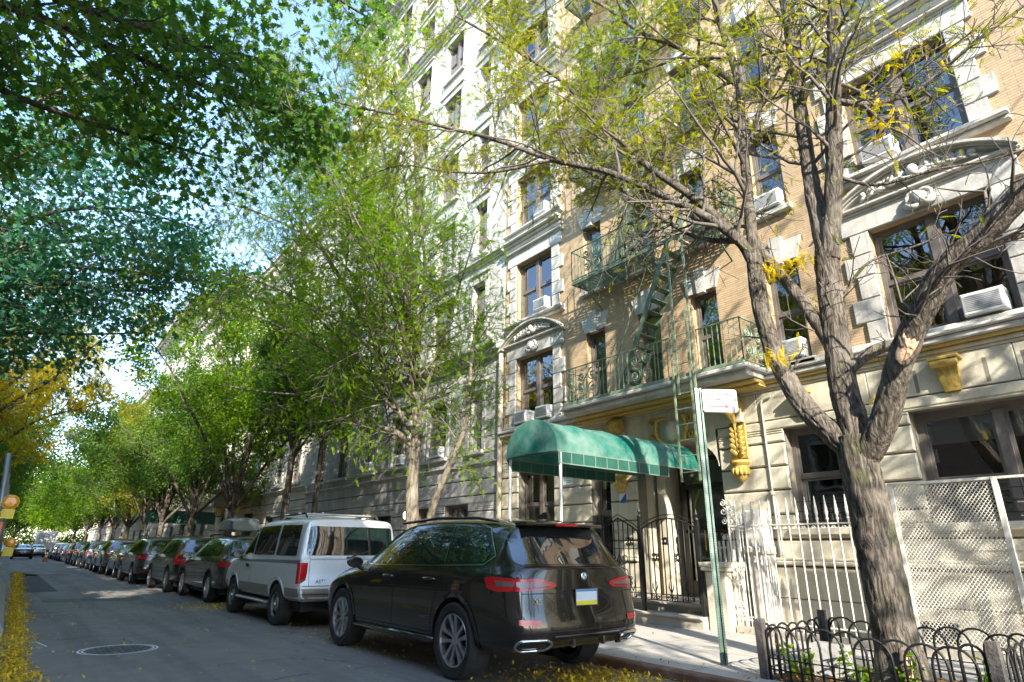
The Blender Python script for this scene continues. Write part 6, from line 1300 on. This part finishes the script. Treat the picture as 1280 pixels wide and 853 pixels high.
lm_teal = leaf_mat('bluish_oak_leaves', [(0, (.03, .12, .085)), (.45, (.07, .22, .155)), (.8, (.14, .31, .18)), (.92, (.24, .33, .08)), (1, (.40, .36, .04))], .6)
lm_mid = leaf_mat('mid_green_leaves', [(0, (.04, .105, .02)), (.5, (.10, .19, .032)), (.85, (.19, .26, .035)), (1, (.30, .31, .04))], .55)
lm_yellow = leaf_mat('autumn_yellow_leaves', [(0, (.30, .26, .014)), (.5, (.54, .42, .014)), (1, (.64, .48, .025))], .55)

# ---- the foreground street tree
T1 = Tree('street_tree', 'gnarled half bare street tree with a scarred right limb inside the hooped guard', (7.1, 2.75, KZ), seed=11)
P, R = T1.add_limb([(7.14, 2.74, -.05), (7.12, 2.75, .35), (7.1, 2.76, 1.2), (7.08, 2.77, 2.0), (7.04, 2.78, 2.55)], .215, .185, 18, .05, .014)
T1.limb.lathe([(.31, 0), (.255, .12), (.215, .35)], (7.13, 2.75, KZ - .03), 'z', 16)
# limbs: left, centre (two stems), right
KW = dict(kink=.42, up=.10, minr=.0045, spread=.75)
def limb1(pts, r0, r1, n, L, depth, start=.15, nn=10, **kw):
    P, R = T1.add_limb(pts, r0, r1, nn, .04, .010 if r0 > .1 else 0); q = dict(KW); q.update(kw); T1.shoots(P, R, start, int(n * 1.2), L, depth, **q); return P, R
limb1([(7.05, 2.78, 2.35), (7.0, 3.0, 2.62), (7.0, 3.25, 2.98), (7.0, 3.46, 3.53), (7.0, 3.6, 4.27), (7.0, 3.6, 5.08)], .135, .10, 4, .7, 1, .4)
limb1([(7.0, 3.6, 5.05), (7.0, 3.58, 5.5), (7.1, 3.58, 6.79), (7.2, 3.57, 8.14), (7.2, 3.72, 9.39), (7.2, 3.86, 11.1), (7.15, 4.1, 12.6)], .088, .035, 20, 1.9, 2)
limb1([(7.0, 3.6, 4.95), (6.9, 3.75, 5.4), (6.72, 4.2, 6.14), (6.41, 4.9, 7.08), (6.02, 5.5, 8.18), (5.78, 6.0, 9.07), (5.18, 6.6, 9.87), (4.34, 7.2, 10.55)], .085, .02, 26, 1.8, 2)
limb1([(6.98, 3.6, 5.1), (6.75, 3.9, 5.6), (6.43, 4.4, 6.12), (5.99, 5.2, 6.83), (5.47, 5.9, 7.21), (4.87, 6.6, 7.72), (4.24, 7.1, 7.95), (3.6, 7.6, 8.18), (2.84, 8.2, 8.41), (2.17, 8.7, 8.71)], .075, .014, 26, 1.5, 2)
limb1([(5.47, 5.9, 7.21), (4.88, 6.6, 7.10), (4.34, 7.2, 7.19), (3.8, 7.9, 7.45), (3.29, 8.6, 7.24)], .03, .008, 9, 1.1, 1)
limb1([(6.98, 3.61, 5.3), (6.85, 4.25, 5.57), (6.7, 4.76, 6.06), (6.5, 5.33, 6.76), (6.4, 6.28, 7.7), (6.2, 7.1, 8.2)], .045, .012, 16, 1.3, 2)
limb1([(7.1, 3.58, 6.7), (7.2, 3.14, 7.69), (7.3, 2.76, 8.19), (7.4, 2.3, 8.48), (7.5, 1.93, 8.97), (7.6, 1.5, 9.6)], .045, .012, 8, 1.4, 2)
limb1([(7.18, 3.6, 8.1), (6.95, 4.2, 9.03), (6.54, 4.8, 9.67), (6.24, 5.4, 10.62), (5.83, 6.0, 11.15), (5.3, 6.8, 11.8)], .055, .015, 19, 1.8, 2)
limb1([(7.06, 2.76, 2.3), (7.07, 2.75, 2.6), (7.1, 2.81, 3.06), (7.15, 2.81, 3.76), (7.2, 2.79, 4.6), (7.22, 2.76, 4.9)], .165, .135, 3, .6, 1, .5, 14)
limb1([(7.21, 2.77, 4.75), (7.3, 2.83, 5.69), (7.35, 2.84, 6.34), (7.4, 2.83, 7.43), (7.5, 2.83, 8.52), (7.6, 2.85, 10.07), (7.7, 3.0, 12.0)], .12, .06, 18, 1.7, 2, .25, 12)
limb1([(7.2, 2.74, 4.75), (7.2, 2.51, 5.85), (7.2, 2.33, 6.98), (7.2, 2.12, 8.18), (7.2, 1.94, 9.19), (7.2, 1.7, 11.0)], .12, .06, 15, 1.6, 2, .25, 12)
limb1([(7.12, 2.83, 3.55), (7.1, 3.12, 4.3), (7.1, 3.41, 4.9), (7.05, 3.57, 5.25)], .085, .06, 3, .6, 1)
limb1([(7.07, 2.72, 2.3), (7.0, 2.52, 2.52), (6.95, 2.35, 2.77), (6.85, 2.11, 3.23), (6.75, 1.82, 3.61), (6.65, 1.51, 3.96), (6.6, 1.16, 4.18), (6.55, .82, 4.4), (6.5, .42, 4.66), (6.4, -.3, 5.2), (6.3, -1.2, 6.2)], .15, .09, 10, 1.3, 1, .3, 14, kink=.75)
limb1([(6.66, 1.5, 3.93), (6.8, 1.19, 4.14), (7.0, .84, 4.23), (7.1, .4, 4.3), (7.3, -.2, 4.6)], .045, .015, 5, .9, 1)
limb1([(7.1, 2.74, 3.3), (7.25, 2.5, 3.5), (7.5, 2.3, 3.6)], .075, .06, 3, .5, 1, .3)
limb1([(7.2, 2.33, 6.9), (7.4, 1.98, 6.73), (7.8, 1.54, 6.9), (8.0, 1.01, 7.26), (8.2, .35, 7.61)], .05, .014, 14, 1.2, 2)
limb1([(7.2, 2.5, 5.85), (7.4, 2.13, 5.6), (7.6, 1.56, 5.6), (7.8, 1.07, 5.56), (8.0, .5, 5.6)], .028, .008, 8, .9, 1)
limb1([(7.16, 2.8, 4.0), (7.25, 2.4, 4.55), (7.5, 1.9, 4.7), (7.8, 1.3, 4.9)], .022, .007, 7, .8, 1)
# the scar on the right limb
def scar_patch(c, n, up, ha, hb, m, rough, name, off):
    c, n, up = Vector(c), Vector(n).normalized(), Vector(up).normalized(); sd = up.cross(n).normalized(); up = n.cross(sd); b = MB(); rings, seg = 5, 18; vs = [c + n * (off - .02)]
    for i in range(1, rings + 1):
        for k in range(seg):
            q = 2 * math.pi * k / seg; t = i / rings; w_ = 1 + .12 * math.sin(3 * q + 1) + .08 * math.sin(5 * q); vs.append(c + sd * ha * t * w_ * math.cos(q) + up * hb * t * w_ * math.sin(q) + n * (off + rough * random.uniform(-1, 1) - .05 * t ** 4))
    fs = [(0, 1 + k, 1 + (k + 1) % seg) for k in range(seg)] + [(1 + (i - 1) * seg + k, 1 + i * seg + k, 1 + i * seg + (k + 1) % seg, 1 + (i - 1) * seg + (k + 1) % seg) for i in range(1, rings) for k in range(seg)]
    b.add(vs, fs); o = b.build(name, m, T1.T, True)
    if rough > 0: b2 = MB(); b2.tube([c + sd * ha * 1.02 * (1 + .12 * math.sin(3 * q + 1)) * math.cos(q) + up * hb * 1.02 * (1 + .12 * math.sin(3 * q + 1)) * math.sin(q) + n * (off - .03) for q in [2 * math.pi * k / 20 for k in range(20)]], [.022 + .008 * math.sin(k * 2.1) for k in range(20)], 6, False, True); b2.build('callus_rim', m_bark3, T1.T, True)
scar_patch((6.79, 2.02, 3.34), (-.75, -.5, -.1), (-.1, -.28, .42), .09, .20, m_scar, .010, 'limb_scar', .125)
scar_patch((6.88, 2.60, .30), (-.85, -.4, .1), (0, 0, 1), .05, .16, m_scar, .008, 'base_scar', .05)
T1.finish(m_bark1, lm_yel, frond_template(6, .12, .019, .032), 11500, m_twig, .10, .2, wf=lambda P: np.clip((P[:, 2] - 5.6) / 2.5, .04, 1) * np.clip((P[:, 1] - .2) / 4.0, .25, 1))
# small golden sprays low on the limbs
gp = []
for c, n, r_ in (((6.9, 3.2, 4.75), 34, .14), ((6.95, 3.05, 4.74), 30, .12), ((6.85, 3.38, 3.62), 26, .10), ((7.3, 1.9, 6.3), 26, .16), ((7.2, 2.6, 2.9), 8, .08), ((7.6, 1.5, 7.2), 40, .25), ((7.4, 2.1, 6.6), 24, .2)):
    for _ in range(n): gp.append(np.array(c) + rng.normal(0, 1, 3) * r_ * np.array([1, 1, .45]))
scatter_leaves('golden_sprays', np.array(gp), rng.normal(0, .6, (len(gp), 3)), frond_template(7, .13, .017, .032), lm_gold, T1.T, .7, 1.25, .4)

# ---- the bright locust behind the parked cars
T2 = Tree('street_tree', 'bright green locust with a forked pale trunk behind the silver van', (6.85, 12.1, KZ), seed=21)
def limb2(pts, r0, r1, n, L, depth, start=.15, nn=10, **kw):
    P, R = T2.add_limb(pts, r0, r1, nn, .03); q = dict(kink=.36, up=.08, minr=.005, spread=.75); q.update(kw); T2.shoots(P, R, start, int(n * 1.4), L, depth, **q)
limb2([(6.78, 11.85, 0), (6.78, 11.95, .9), (6.8, 12.01, 1.84), (6.8, 12.11, 2.62), (6.8, 12.12, 3.24), (6.85, 12.09, 3.9)], .165, .13, 2, .6, 1, .7)
limb2([(6.84, 12.02, 3.45), (6.6, 12.5, 3.85), (6.39, 12.9, 4.04), (5.89, 13.7, 4.55), (5.39, 14.6, 4.94), (4.45, 16.2, 5.24), (3.5, 17.4, 5.54)], .09, .015, 14, 1.7, 2)
limb2([(6.84, 12.08, 3.75), (6.8, 12.43, 5.1), (6.8, 12.69, 6.19), (6.56, 12.9, 7.28), (5.98, 13.3, 8.39), (5.38, 13.8, 9.84)], .085, .018, 15, 1.9, 2)
limb2([(6.84, 12.1, 3.78), (6.6, 12.5, 4.3), (6.44, 12.7, 4.69), (6.23, 13.2, 5.16), (5.78, 13.8, 6.04), (5.14, 14.6, 6.99), (4.18, 15.4, 8.39), (3.34, 16, 9.58)], .08, .015, 16, 1.9, 2)
limb2([(6.86, 12.12, 3.8), (7.0, 12.67, 5.18), (7.1, 13.0, 6.38), (7.1, 13.19, 7.58), (7.03, 13.3, 8.73), (6.91, 13.6, 10.6), (6.79, 13.9, 12.3)], .08, .018, 16, 1.9, 2)
limb2([(6.88, 12.12, 4.0), (7.0, 12.2, 4.69), (7.3, 12.2, 5.75), (7.5, 12.05, 6.82), (7.7, 11.71, 8.1), (7.8, 11.34, 9.2)], .06, .014, 13, 1.6, 2)
limb2([(6.75, 12.1, 4.6), (5.84, 12.0, 5.3), (4.6, 11.7, 5.9), (3.45, 11.6, 6.2), (2.51, 11.7, 6.4)], .05, .012, 13, 1.6, 2)
limb2([(6.85, 12.2, 5.2), (6.0, 12.1, 6.8), (4.9, 12.0, 8.2), (4.0, 12.0, 9.4), (3.2, 12.2, 10.4)], .05, .012, 14, 1.7, 2)
limb2([(6.95, 11.35, 0), (6.98, 11.5, .9), (7.0, 11.6, 1.9), (7.0, 11.25, 2.57), (7.1, 10.89, 3.23), (7.2, 10.65, 3.9), (7.3, 10.7, 4.68), (7.5, 10.9, 5.79), (7.7, 11.0, 6.64)], .115, .03, 12, 1.3, 2, .45)
limb2([(6.6, 12.5, 4.3), (5.4, 13.4, 5.6), (4.0, 14.6, 6.6), (2.8, 15.6, 7.2), (1.8, 16.4, 7.6)], .05, .012, 15, 1.7, 2)
limb2([(6.8, 12.2, 5.0), (5.6, 11.4, 6.6), (4.4, 10.8, 7.8), (3.4, 10.4, 8.6)], .045, .012, 13, 1.6, 2)
limb2([(6.6, 12.4, 5.5), (5.4, 12.5, 7.2), (4.2, 12.8, 8.2), (3.0, 13.4, 8.8), (2.2, 13.8, 9.0)], .05, .012, 17, 1.8, 2)
limb2([(6.7, 12.4, 6.5), (5.6, 12.0, 8.2), (4.4, 11.8, 9.4), (3.6, 11.7, 10.2)], .045, .012, 15, 1.8, 2)
limb2([(6.8, 12.6, 6.0), (6.4, 12.4, 8.2), (5.6, 12.2, 10.4), (4.9, 12.0, 12.2), (4.4, 11.8, 13.6)], .06, .015, 17, 1.9, 2)
limb2([(6.5, 12.8, 5.2), (5.4, 13.2, 7.2), (4.2, 13.6, 9.0), (3.0, 13.8, 10.6), (2.2, 13.9, 11.8)], .06, .014, 17, 1.9, 2)
limb2([(6.8, 12.5, 6.0), (6.0, 12.6, 8.4), (5.0, 12.8, 10.2), (3.8, 13.0, 11.6), (3.0, 13.2, 12.8)], .055, .014, 16, 1.9, 2)
limb2([(6.85, 12.4, 5.5), (6.9, 12.3, 8.0), (6.4, 12.2, 10.5), (6.0, 12.0, 13.2), (5.6, 12, 14.6)], .055, .014, 16, 1.9, 2)
T2.finish(m_bark2, lm_bright, frond_template(7, .15, .021, .040), 25000, m_twig, .20, .08)

# ---- generic street trees
def street_tree(label, x, y, h, spread, fork, seed, leafm, tmpl, count, bark=None, nl=6, lean=(0, 0), group=None, depth=2, sh=11, r0=.16, smin=.75, smax=1.3, name='street_tree', jit=.14, up=.05, droop=.3, sc_len=.36):
    t = Tree(name, label, (x, y, KZ), group, seed); r = t.r; top = Vector((x + lean[0], y + lean[1], fork))
    t.add_limb([(x, y, 0), (x + lean[0] * .3, y + lean[1] * .3, fork * .5), tuple(top)], r0, r0 * .75, 10)
    for k in range(nl):
        a = 2 * math.pi * (k + r.uniform(-.3, .3)) / nl; e = (h - fork) * r.uniform(.75, 1.0) if k % 2 else (h - fork) * r.uniform(.35, .65); sp = spread * (r.uniform(.75, 1.05) if k % 2 == 0 else r.uniform(.35, .7)); pts = [tuple(top - Vector((0, 0, .1)))]
        for i in (1, 2, 3, 4): q = i / 4; pts.append((top.x + math.cos(a) * sp * q + r.gauss(0, .12), top.y + math.sin(a) * sp * q + r.gauss(0, .12), top.z + e * (q ** .75) + r.gauss(0, .1)))
        P, R = t.add_limb(pts, r0 * .5, .018, 8); t.shoots(P, R, .2, sh, spread * sc_len, depth, kink=.36, up=up, minr=.006, spread=.78)
    return t.finish(bark or m_bark3, leafm, tmpl, count, m_twig, jit, droop, smin=smin, smax=smax)
oakt = oak_template(.125); fr = frond_template(6, .24, .05, .075); cl = clump_template(8, .30, .12, .065, 3); clb = clump_template(9, .5, .22, .12, 4)
# the pin oaks on the left pavement
O1 = Tree('street_tree', 'dark pin oak with lobed leaves hanging over the top left of the street', (-3.1, 7.2, KZ), seed=31, group=None)
O1.add_limb([(-3.1, 7.2, 0), (-3.05, 7.2, 2.5), (-3.0, 7.3, 5), (-2.9, 7.4, 8), (-2.8, 7.4, 12)], .24, .06, 12)
for (pts, n) in (([(-3.0, 7.3, 6.2), (-2.0, 7.4, 7.2), (-.8, 7.6, 7.5), (.4, 7.6, 7.7), (1.6, 7.4, 7.9)], 17), ([(-3.0, 7.3, 6.8), (-1.9, 6.9, 7.9), (-.4, 6.7, 8.4), (1.0, 6.6, 8.7), (2.5, 6.6, 8.7)], 17), ([(-3.0, 7.3, 5.8), (-2.2, 8.4, 6.6), (-1.0, 9.4, 7.1), (.3, 9.6, 7.3), (1.4, 9.4, 7.3)], 16), ([(-3.0, 7.3, 6.4), (-2.4, 9.0, 7.4), (-1.4, 10.4, 8.0), (-.2, 11.0, 8.3)], 14), ([(-2.9, 7.4, 8), (-1.6, 7.6, 9.4), (0, 7.8, 10.2), (1.4, 8.0, 10.6)], 14), ([(-2.9, 7.4, 8.4), (-2.0, 9.2, 10), (-.8, 10.6, 11.0), (.3, 11.4, 11.6)], 12), ([(-3, 7.3, 5.4), (-2.4, 8.2, 5.9), (-1.7, 9.2, 6.3), (-1.1, 10.4, 6.5)], 12), ([(-2.9, 7.4, 7.6), (-3.6, 5.6, 8.6), (-3.4, 4, 9.4)], 7), ([(-2.8, 7.4, 10), (-3.8, 8.4, 11.4), (-4.4, 9.6, 12.4)], 7), ([(-3.0, 7.3, 6.6), (-1.6, 7.9, 7.3), (0, 8.2, 7.6), (1.5, 8.3, 7.7), (2.5, 8.2, 7.8)], 18), ([(-2.8, 7.4, 11), (-2.2, 6.6, 14), (-1.6, 5.6, 17), (-1, 5, 19)], 14), ([(-2.8, 7.4, 11), (-3, 8.4, 14), (-3, 9, 17.5)], 10), ([(-2.8, 7.4, 11), (-1.6, 8, 13.5), (-.6, 8.2, 15.5)], 10)):
    P, R = O1.add_limb(pts, .085, .015, 8); O1.shoots(P, R, .18, n, 1.25, 2, kink=.36, up=-.03, minr=.005, spread=.72)
O1.finish(m_bark3, lm_oak, oakt, 18500, m_twig, .24, .55, smin=.5, smax=1.45)
O2 = Tree('street_tree', 'bluish green oak beyond the first oak on the left pavement', (-3.2, 16.5, KZ), seed=32)
O2.add_limb([(-3.2, 16.5, 0), (-3.15, 16.5, 3), (-3.0, 16.5, 6), (-2.9, 16.5, 11)], .22, .06, 12)
for (pts, n) in (([(-3.1, 16.5, 5.0), (-1.9, 16.4, 6.2), (-.6, 16.2, 6.9), (.8, 16.4, 7.2), (1.8, 16.6, 7.6)], 16), ([(-3.1, 16.5, 5.6), (-2.0, 15.6, 7.0), (-.8, 15.2, 8.2), (.6, 15.2, 8.8), (2.0, 15.6, 9.0)], 16), ([(-3.0, 16.5, 6.4), (-2.0, 17.3, 7.8), (-.5, 17.6, 8.6), (1.0, 17.6, 9.2), (2.4, 17.6, 9.2)], 16), ([(-3, 16.5, 7), (-2.0, 15.4, 8.8), (-.8, 14.6, 9.8), (.8, 14.4, 10.4)], 14), ([(-3, 16.5, 8), (-1.6, 16.6, 10), (0, 16.8, 11), (1.4, 17, 11.8)], 14), ([(-3.1, 16.5, 4.6), (-2.4, 15.6, 5.4), (-1.6, 14.8, 6.2), (-1, 14.4, 7.0)], 12), ([(-3.1, 16.5, 4.4), (-2.2, 18, 5.6), (-1.2, 19.4, 6.4), (0, 20.2, 7.2)], 13), ([(-2.9, 16.5, 9), (-3.6, 17.6, 11), (-4.2, 18, 12.4)], 7), ([(-3, 16.5, 6.2), (-1, 16.6, 7.4), (1.2, 17, 8.0), (2.8, 17.4, 8.4), (3.8, 17.6, 8.6)], 18), ([(-3, 16.5, 5.4), (-1.6, 17.8, 6.0), (.2, 18.8, 6.6), (1.8, 19.4, 7.2)], 15)):
    P, R = O2.add_limb(pts, .085, .015, 8); O2.shoots(P, R, .18, n, 1.35, 2, kink=.36, up=-.02, minr=.006, spread=.74)
O2.finish(m_bark3, lm_teal, oak_template(.135), 17500, m_twig, .28, .5, smin=.5, smax=1.45)
street_tree('golden yellow locust on the left pavement above the construction fence', -2.6, 29.0, 13.0, 6.8, 3.4, 41, lm_yellow, frond_template(6, .2, .034, .06), 12000, nl=11, smin=.9, smax=1.4, up=.0)
street_tree('olive green locust on the left pavement between the bluish oak and the golden locust', -3.1, 21.6, 13.0, 5.4, 6.2, 44, lm_mid, frond_template(6, .18, .03, .05), 4200, nl=8, smin=.8, smax=1.3)
street_tree('dark green street tree on the left pavement past the golden locust', -3.0, 40, 15.5, 6.4, 3.2, 42, lm_mid, cl, 5200, nl=8, smin=.9, smax=1.5)
street_tree('second dark tree on the left pavement past the golden locust', -3.0, 52, 14, 5.6, 3.2, 43, lm_oak, cl, 4600, nl=8, smin=1, smax=1.6)
# thin dark stems beyond the locust
tt = None
for k, (x, y, h, sd) in enumerate(((7.2, 18.9, 10.5, 51), (6.7, 20.2, 10.0, 52), (7.5, 22.4, 9.5, 53))):
    street_tree(['slim dark stemmed tree standing just beyond the bright locust', 'slim dark stemmed tree with sparse leaves left of its twin', 'third slim dark tree by the pale limestone base'][k], x, y, h, 2.7, 4.6, sd, lm_mid, cl, 1500, nl=6, r0=.10, lean=(.1, .2), sh=8, group='slim dark trees beyond the locust')
for k, (x, y, h, sp, sd, lm_, cnt) in enumerate(((6.6, 26.0, 13.5, 4.6, 61, lm_bright, 4200), (6.75, 33.6, 11.5, 5.0, 62, lm_mid, 4200), (6.7, 41.0, 11.5, 5.0, 63, lm_mid, 4400), (6.8, 47.5, 12, 5.0, 64, lm_yel, 3600), (6.8, 55.0, 13, 5.2, 65, lm_mid, 3800), (6.8, 63.0, 13, 5.2, 66, lm_bright, 3400))):
    street_tree(['yellow green street tree beside the pale brick house', 'bushy green street tree with a stout trunk in front of the dark awning', 'green street tree just past the dark awning', 'yellow tinged street tree on the right pavement beyond the awning', 'mid green street tree far along the right pavement', 'light green street tree far along the right pavement'][k], x, y, h, sp, 2.7, sd, lm_, cl, cnt, nl=8, smin=.85, smax=1.5, r0=.17)
for k, (x, y, sd, lm_) in enumerate(((-3, 64, 71, lm_mid), (-3, 78, 72, lm_bright), (6.8, 74, 73, lm_mid), (6.8, 88, 74, lm_bright), (-3.1, 94, 75, lm_mid), (6.8, 104, 76, lm_mid), (-3.1, 112, 77, lm_bright))):
    street_tree('distant street tree in the leafy row at the far end of the street', x, y, 13, 5.4, 3.0, sd, lm_, clb, 2600, nl=8, smin=.8, smax=1.4, depth=1, sh=12, group='distant trees at the end of the street', jit=.35)
for k, (x, y, sd) in enumerate(((-6, 146, 81), (0.5, 150, 82), (6.5, 147, 83), (12, 152, 84))):
    street_tree('broad leafy tree closing the view at the end of the street', x, y, 15, 6.5, 2.5, sd, lm_mid if k % 2 else lm_bright, clb, 2600, nl=10, smin=1.2, smax=2.0, depth=1, sh=12, group='trees closing the view', jit=.5)
_P = np.array([(rng.uniform(-16, 24), rng.uniform(158, 164), abs(rng.normal(0, 1)) ** .8 * 2.6 + .2) for _ in range(3600)])
tag(scatter_leaves('far_shrubbery', _P, rng.normal(0, 1, _P.shape), clb, lm_mid, None, 1.2, 2.0, .2), 'soft mass of green shrubbery closing the far end of the street', 'shrubs', None, 'stuff')
# trees out of the picture whose shade falls on the fronts and cars
street_tree('street tree on the right pavement behind the viewer', 7.1, -6.8, 12, 4.6, 3.2, 91, lm_yel, fr, 1300, nl=9, sh=11)
street_tree('half bare street tree on the right pavement just behind the viewer', 7.3, -3.6, 9.5, 3.9, 2.6, 93, lm_yel, fr, 160, nl=7, sh=8, r0=.10)
street_tree('street tree on the left pavement behind the viewer', -3.1, -6.5, 13, 5.0, 4.0, 92, lm_oak, cl, 2600, nl=8)

# ---- plants in the tree pit and ivy by the porch
def weed(x, y, n, label):
    W = thing('pit_plant', label, 'plant', (x, y, KZ + .02)); b = MB(); P, D = [], []
    for k in range(n):
        a = random.random() * 6.28; h = random.uniform(.14, .38); tip = Vector((x + math.cos(a) * h * .5, y + math.sin(a) * h * .5, KZ + h)); b.tube([(x, y, KZ), tuple((Vector((x, y, KZ)) + tip) / 2 + Vector((0, 0, h * .15))), tuple(tip)], .004, 4)
        for q in (.4, .6, .8, 1): c = Vector((x, y, KZ)).lerp(tip, q); P += [tuple(c)] * 2; D += [(math.cos(a + 1), math.sin(a + 1), .3), (math.cos(a - 1), math.sin(a - 1), .3)]
    b.build('stem', M('green_stem', (.06, .12, .03), .6), W); scatter_leaves('foliage', np.array(P), np.array(D), single_template(.10, .045), lm_bright, W, .7, 1.3, .3)
weed(6.75, 3.0, 6, 'small green weed in front of the trunk inside the guard'); weed(6.9, 2.6, 8, 'leafy green weed at the foot of the tree trunk'); weed(6.6, 3.5, 6, 'little green weed near the left corner of the tree guard'); weed(6.9, 2.0, 5, 'green weed on the right side of the tree pit')
# ---- fallen leaves
lm_litter = leaf_mat('fallen_leaf_litter', [(0, (.42, .25, .03)), (.4, (.70, .44, .025)), (.8, (.80, .55, .05)), (1, (.40, .19, .03))], .08, .8)
def litter(name, pts, label, m=lm_litter, tm=None, z=.006, lo=.6, hi=1.4):
    P = np.array([(x, y, z + abs(rng.normal(0, .006))) for x, y in pts]); D = rng.normal(0, 1, P.shape); D[:, 2] *= .08
    o = scatter_leaves(name, P, D, tm or single_template(.05, .022), m, None, lo, hi, 0, None, .95); tag(o, label, 'leaves', None, 'stuff'); return o
pts = []
for _ in range(22000):
    y = 4.5 + (rng.random() ** 1.3) * 38; pts.append((.24 + .011 * y + rng.normal(0, .10 + .03 * math.sin(y * 1.7)), y))
litter('fallen_leaves', pts, 'yellow fallen leaves along the left gutter beside the construction fence')
pts = [(rng.normal(5.3, .45), rng.normal(5.1, .45)) for _ in range(2600)] + [(rng.normal(4.6, .5), rng.normal(9.6, 2.2)) for _ in range(500)] + [(rng.normal(4.2, .45), rng.normal(16.3, .7)) for _ in range(900)] + [(rng.uniform(0.5, 5.5), rng.uniform(4, 24)) for _ in range(420)]
litter('fallen_leaves', pts, 'scattered yellow leaves under and between the parked cars')
pts = [(rng.uniform(6.4, 7.7), rng.uniform(1.8, 3.7)) for _ in range(900)] + [(rng.normal(6.2, .12), rng.uniform(-2, 5)) for _ in range(160)] + [(rng.uniform(9.4, 9.9), rng.uniform(5.5, 6.1)) for _ in range(140)] + [(rng.uniform(6.1, 9.2), rng.uniform(1, 12)) for _ in range(110)]
litter('fallen_leaves', pts, 'brown and orange dead leaves in the tree pit and on the pavement', leaf_mat('dead_leaves', [(0, (.16, .07, .02)), (.5, (.40, .19, .03)), (1, (.55, .36, .05))], .1, .8), None, KZ + .024)
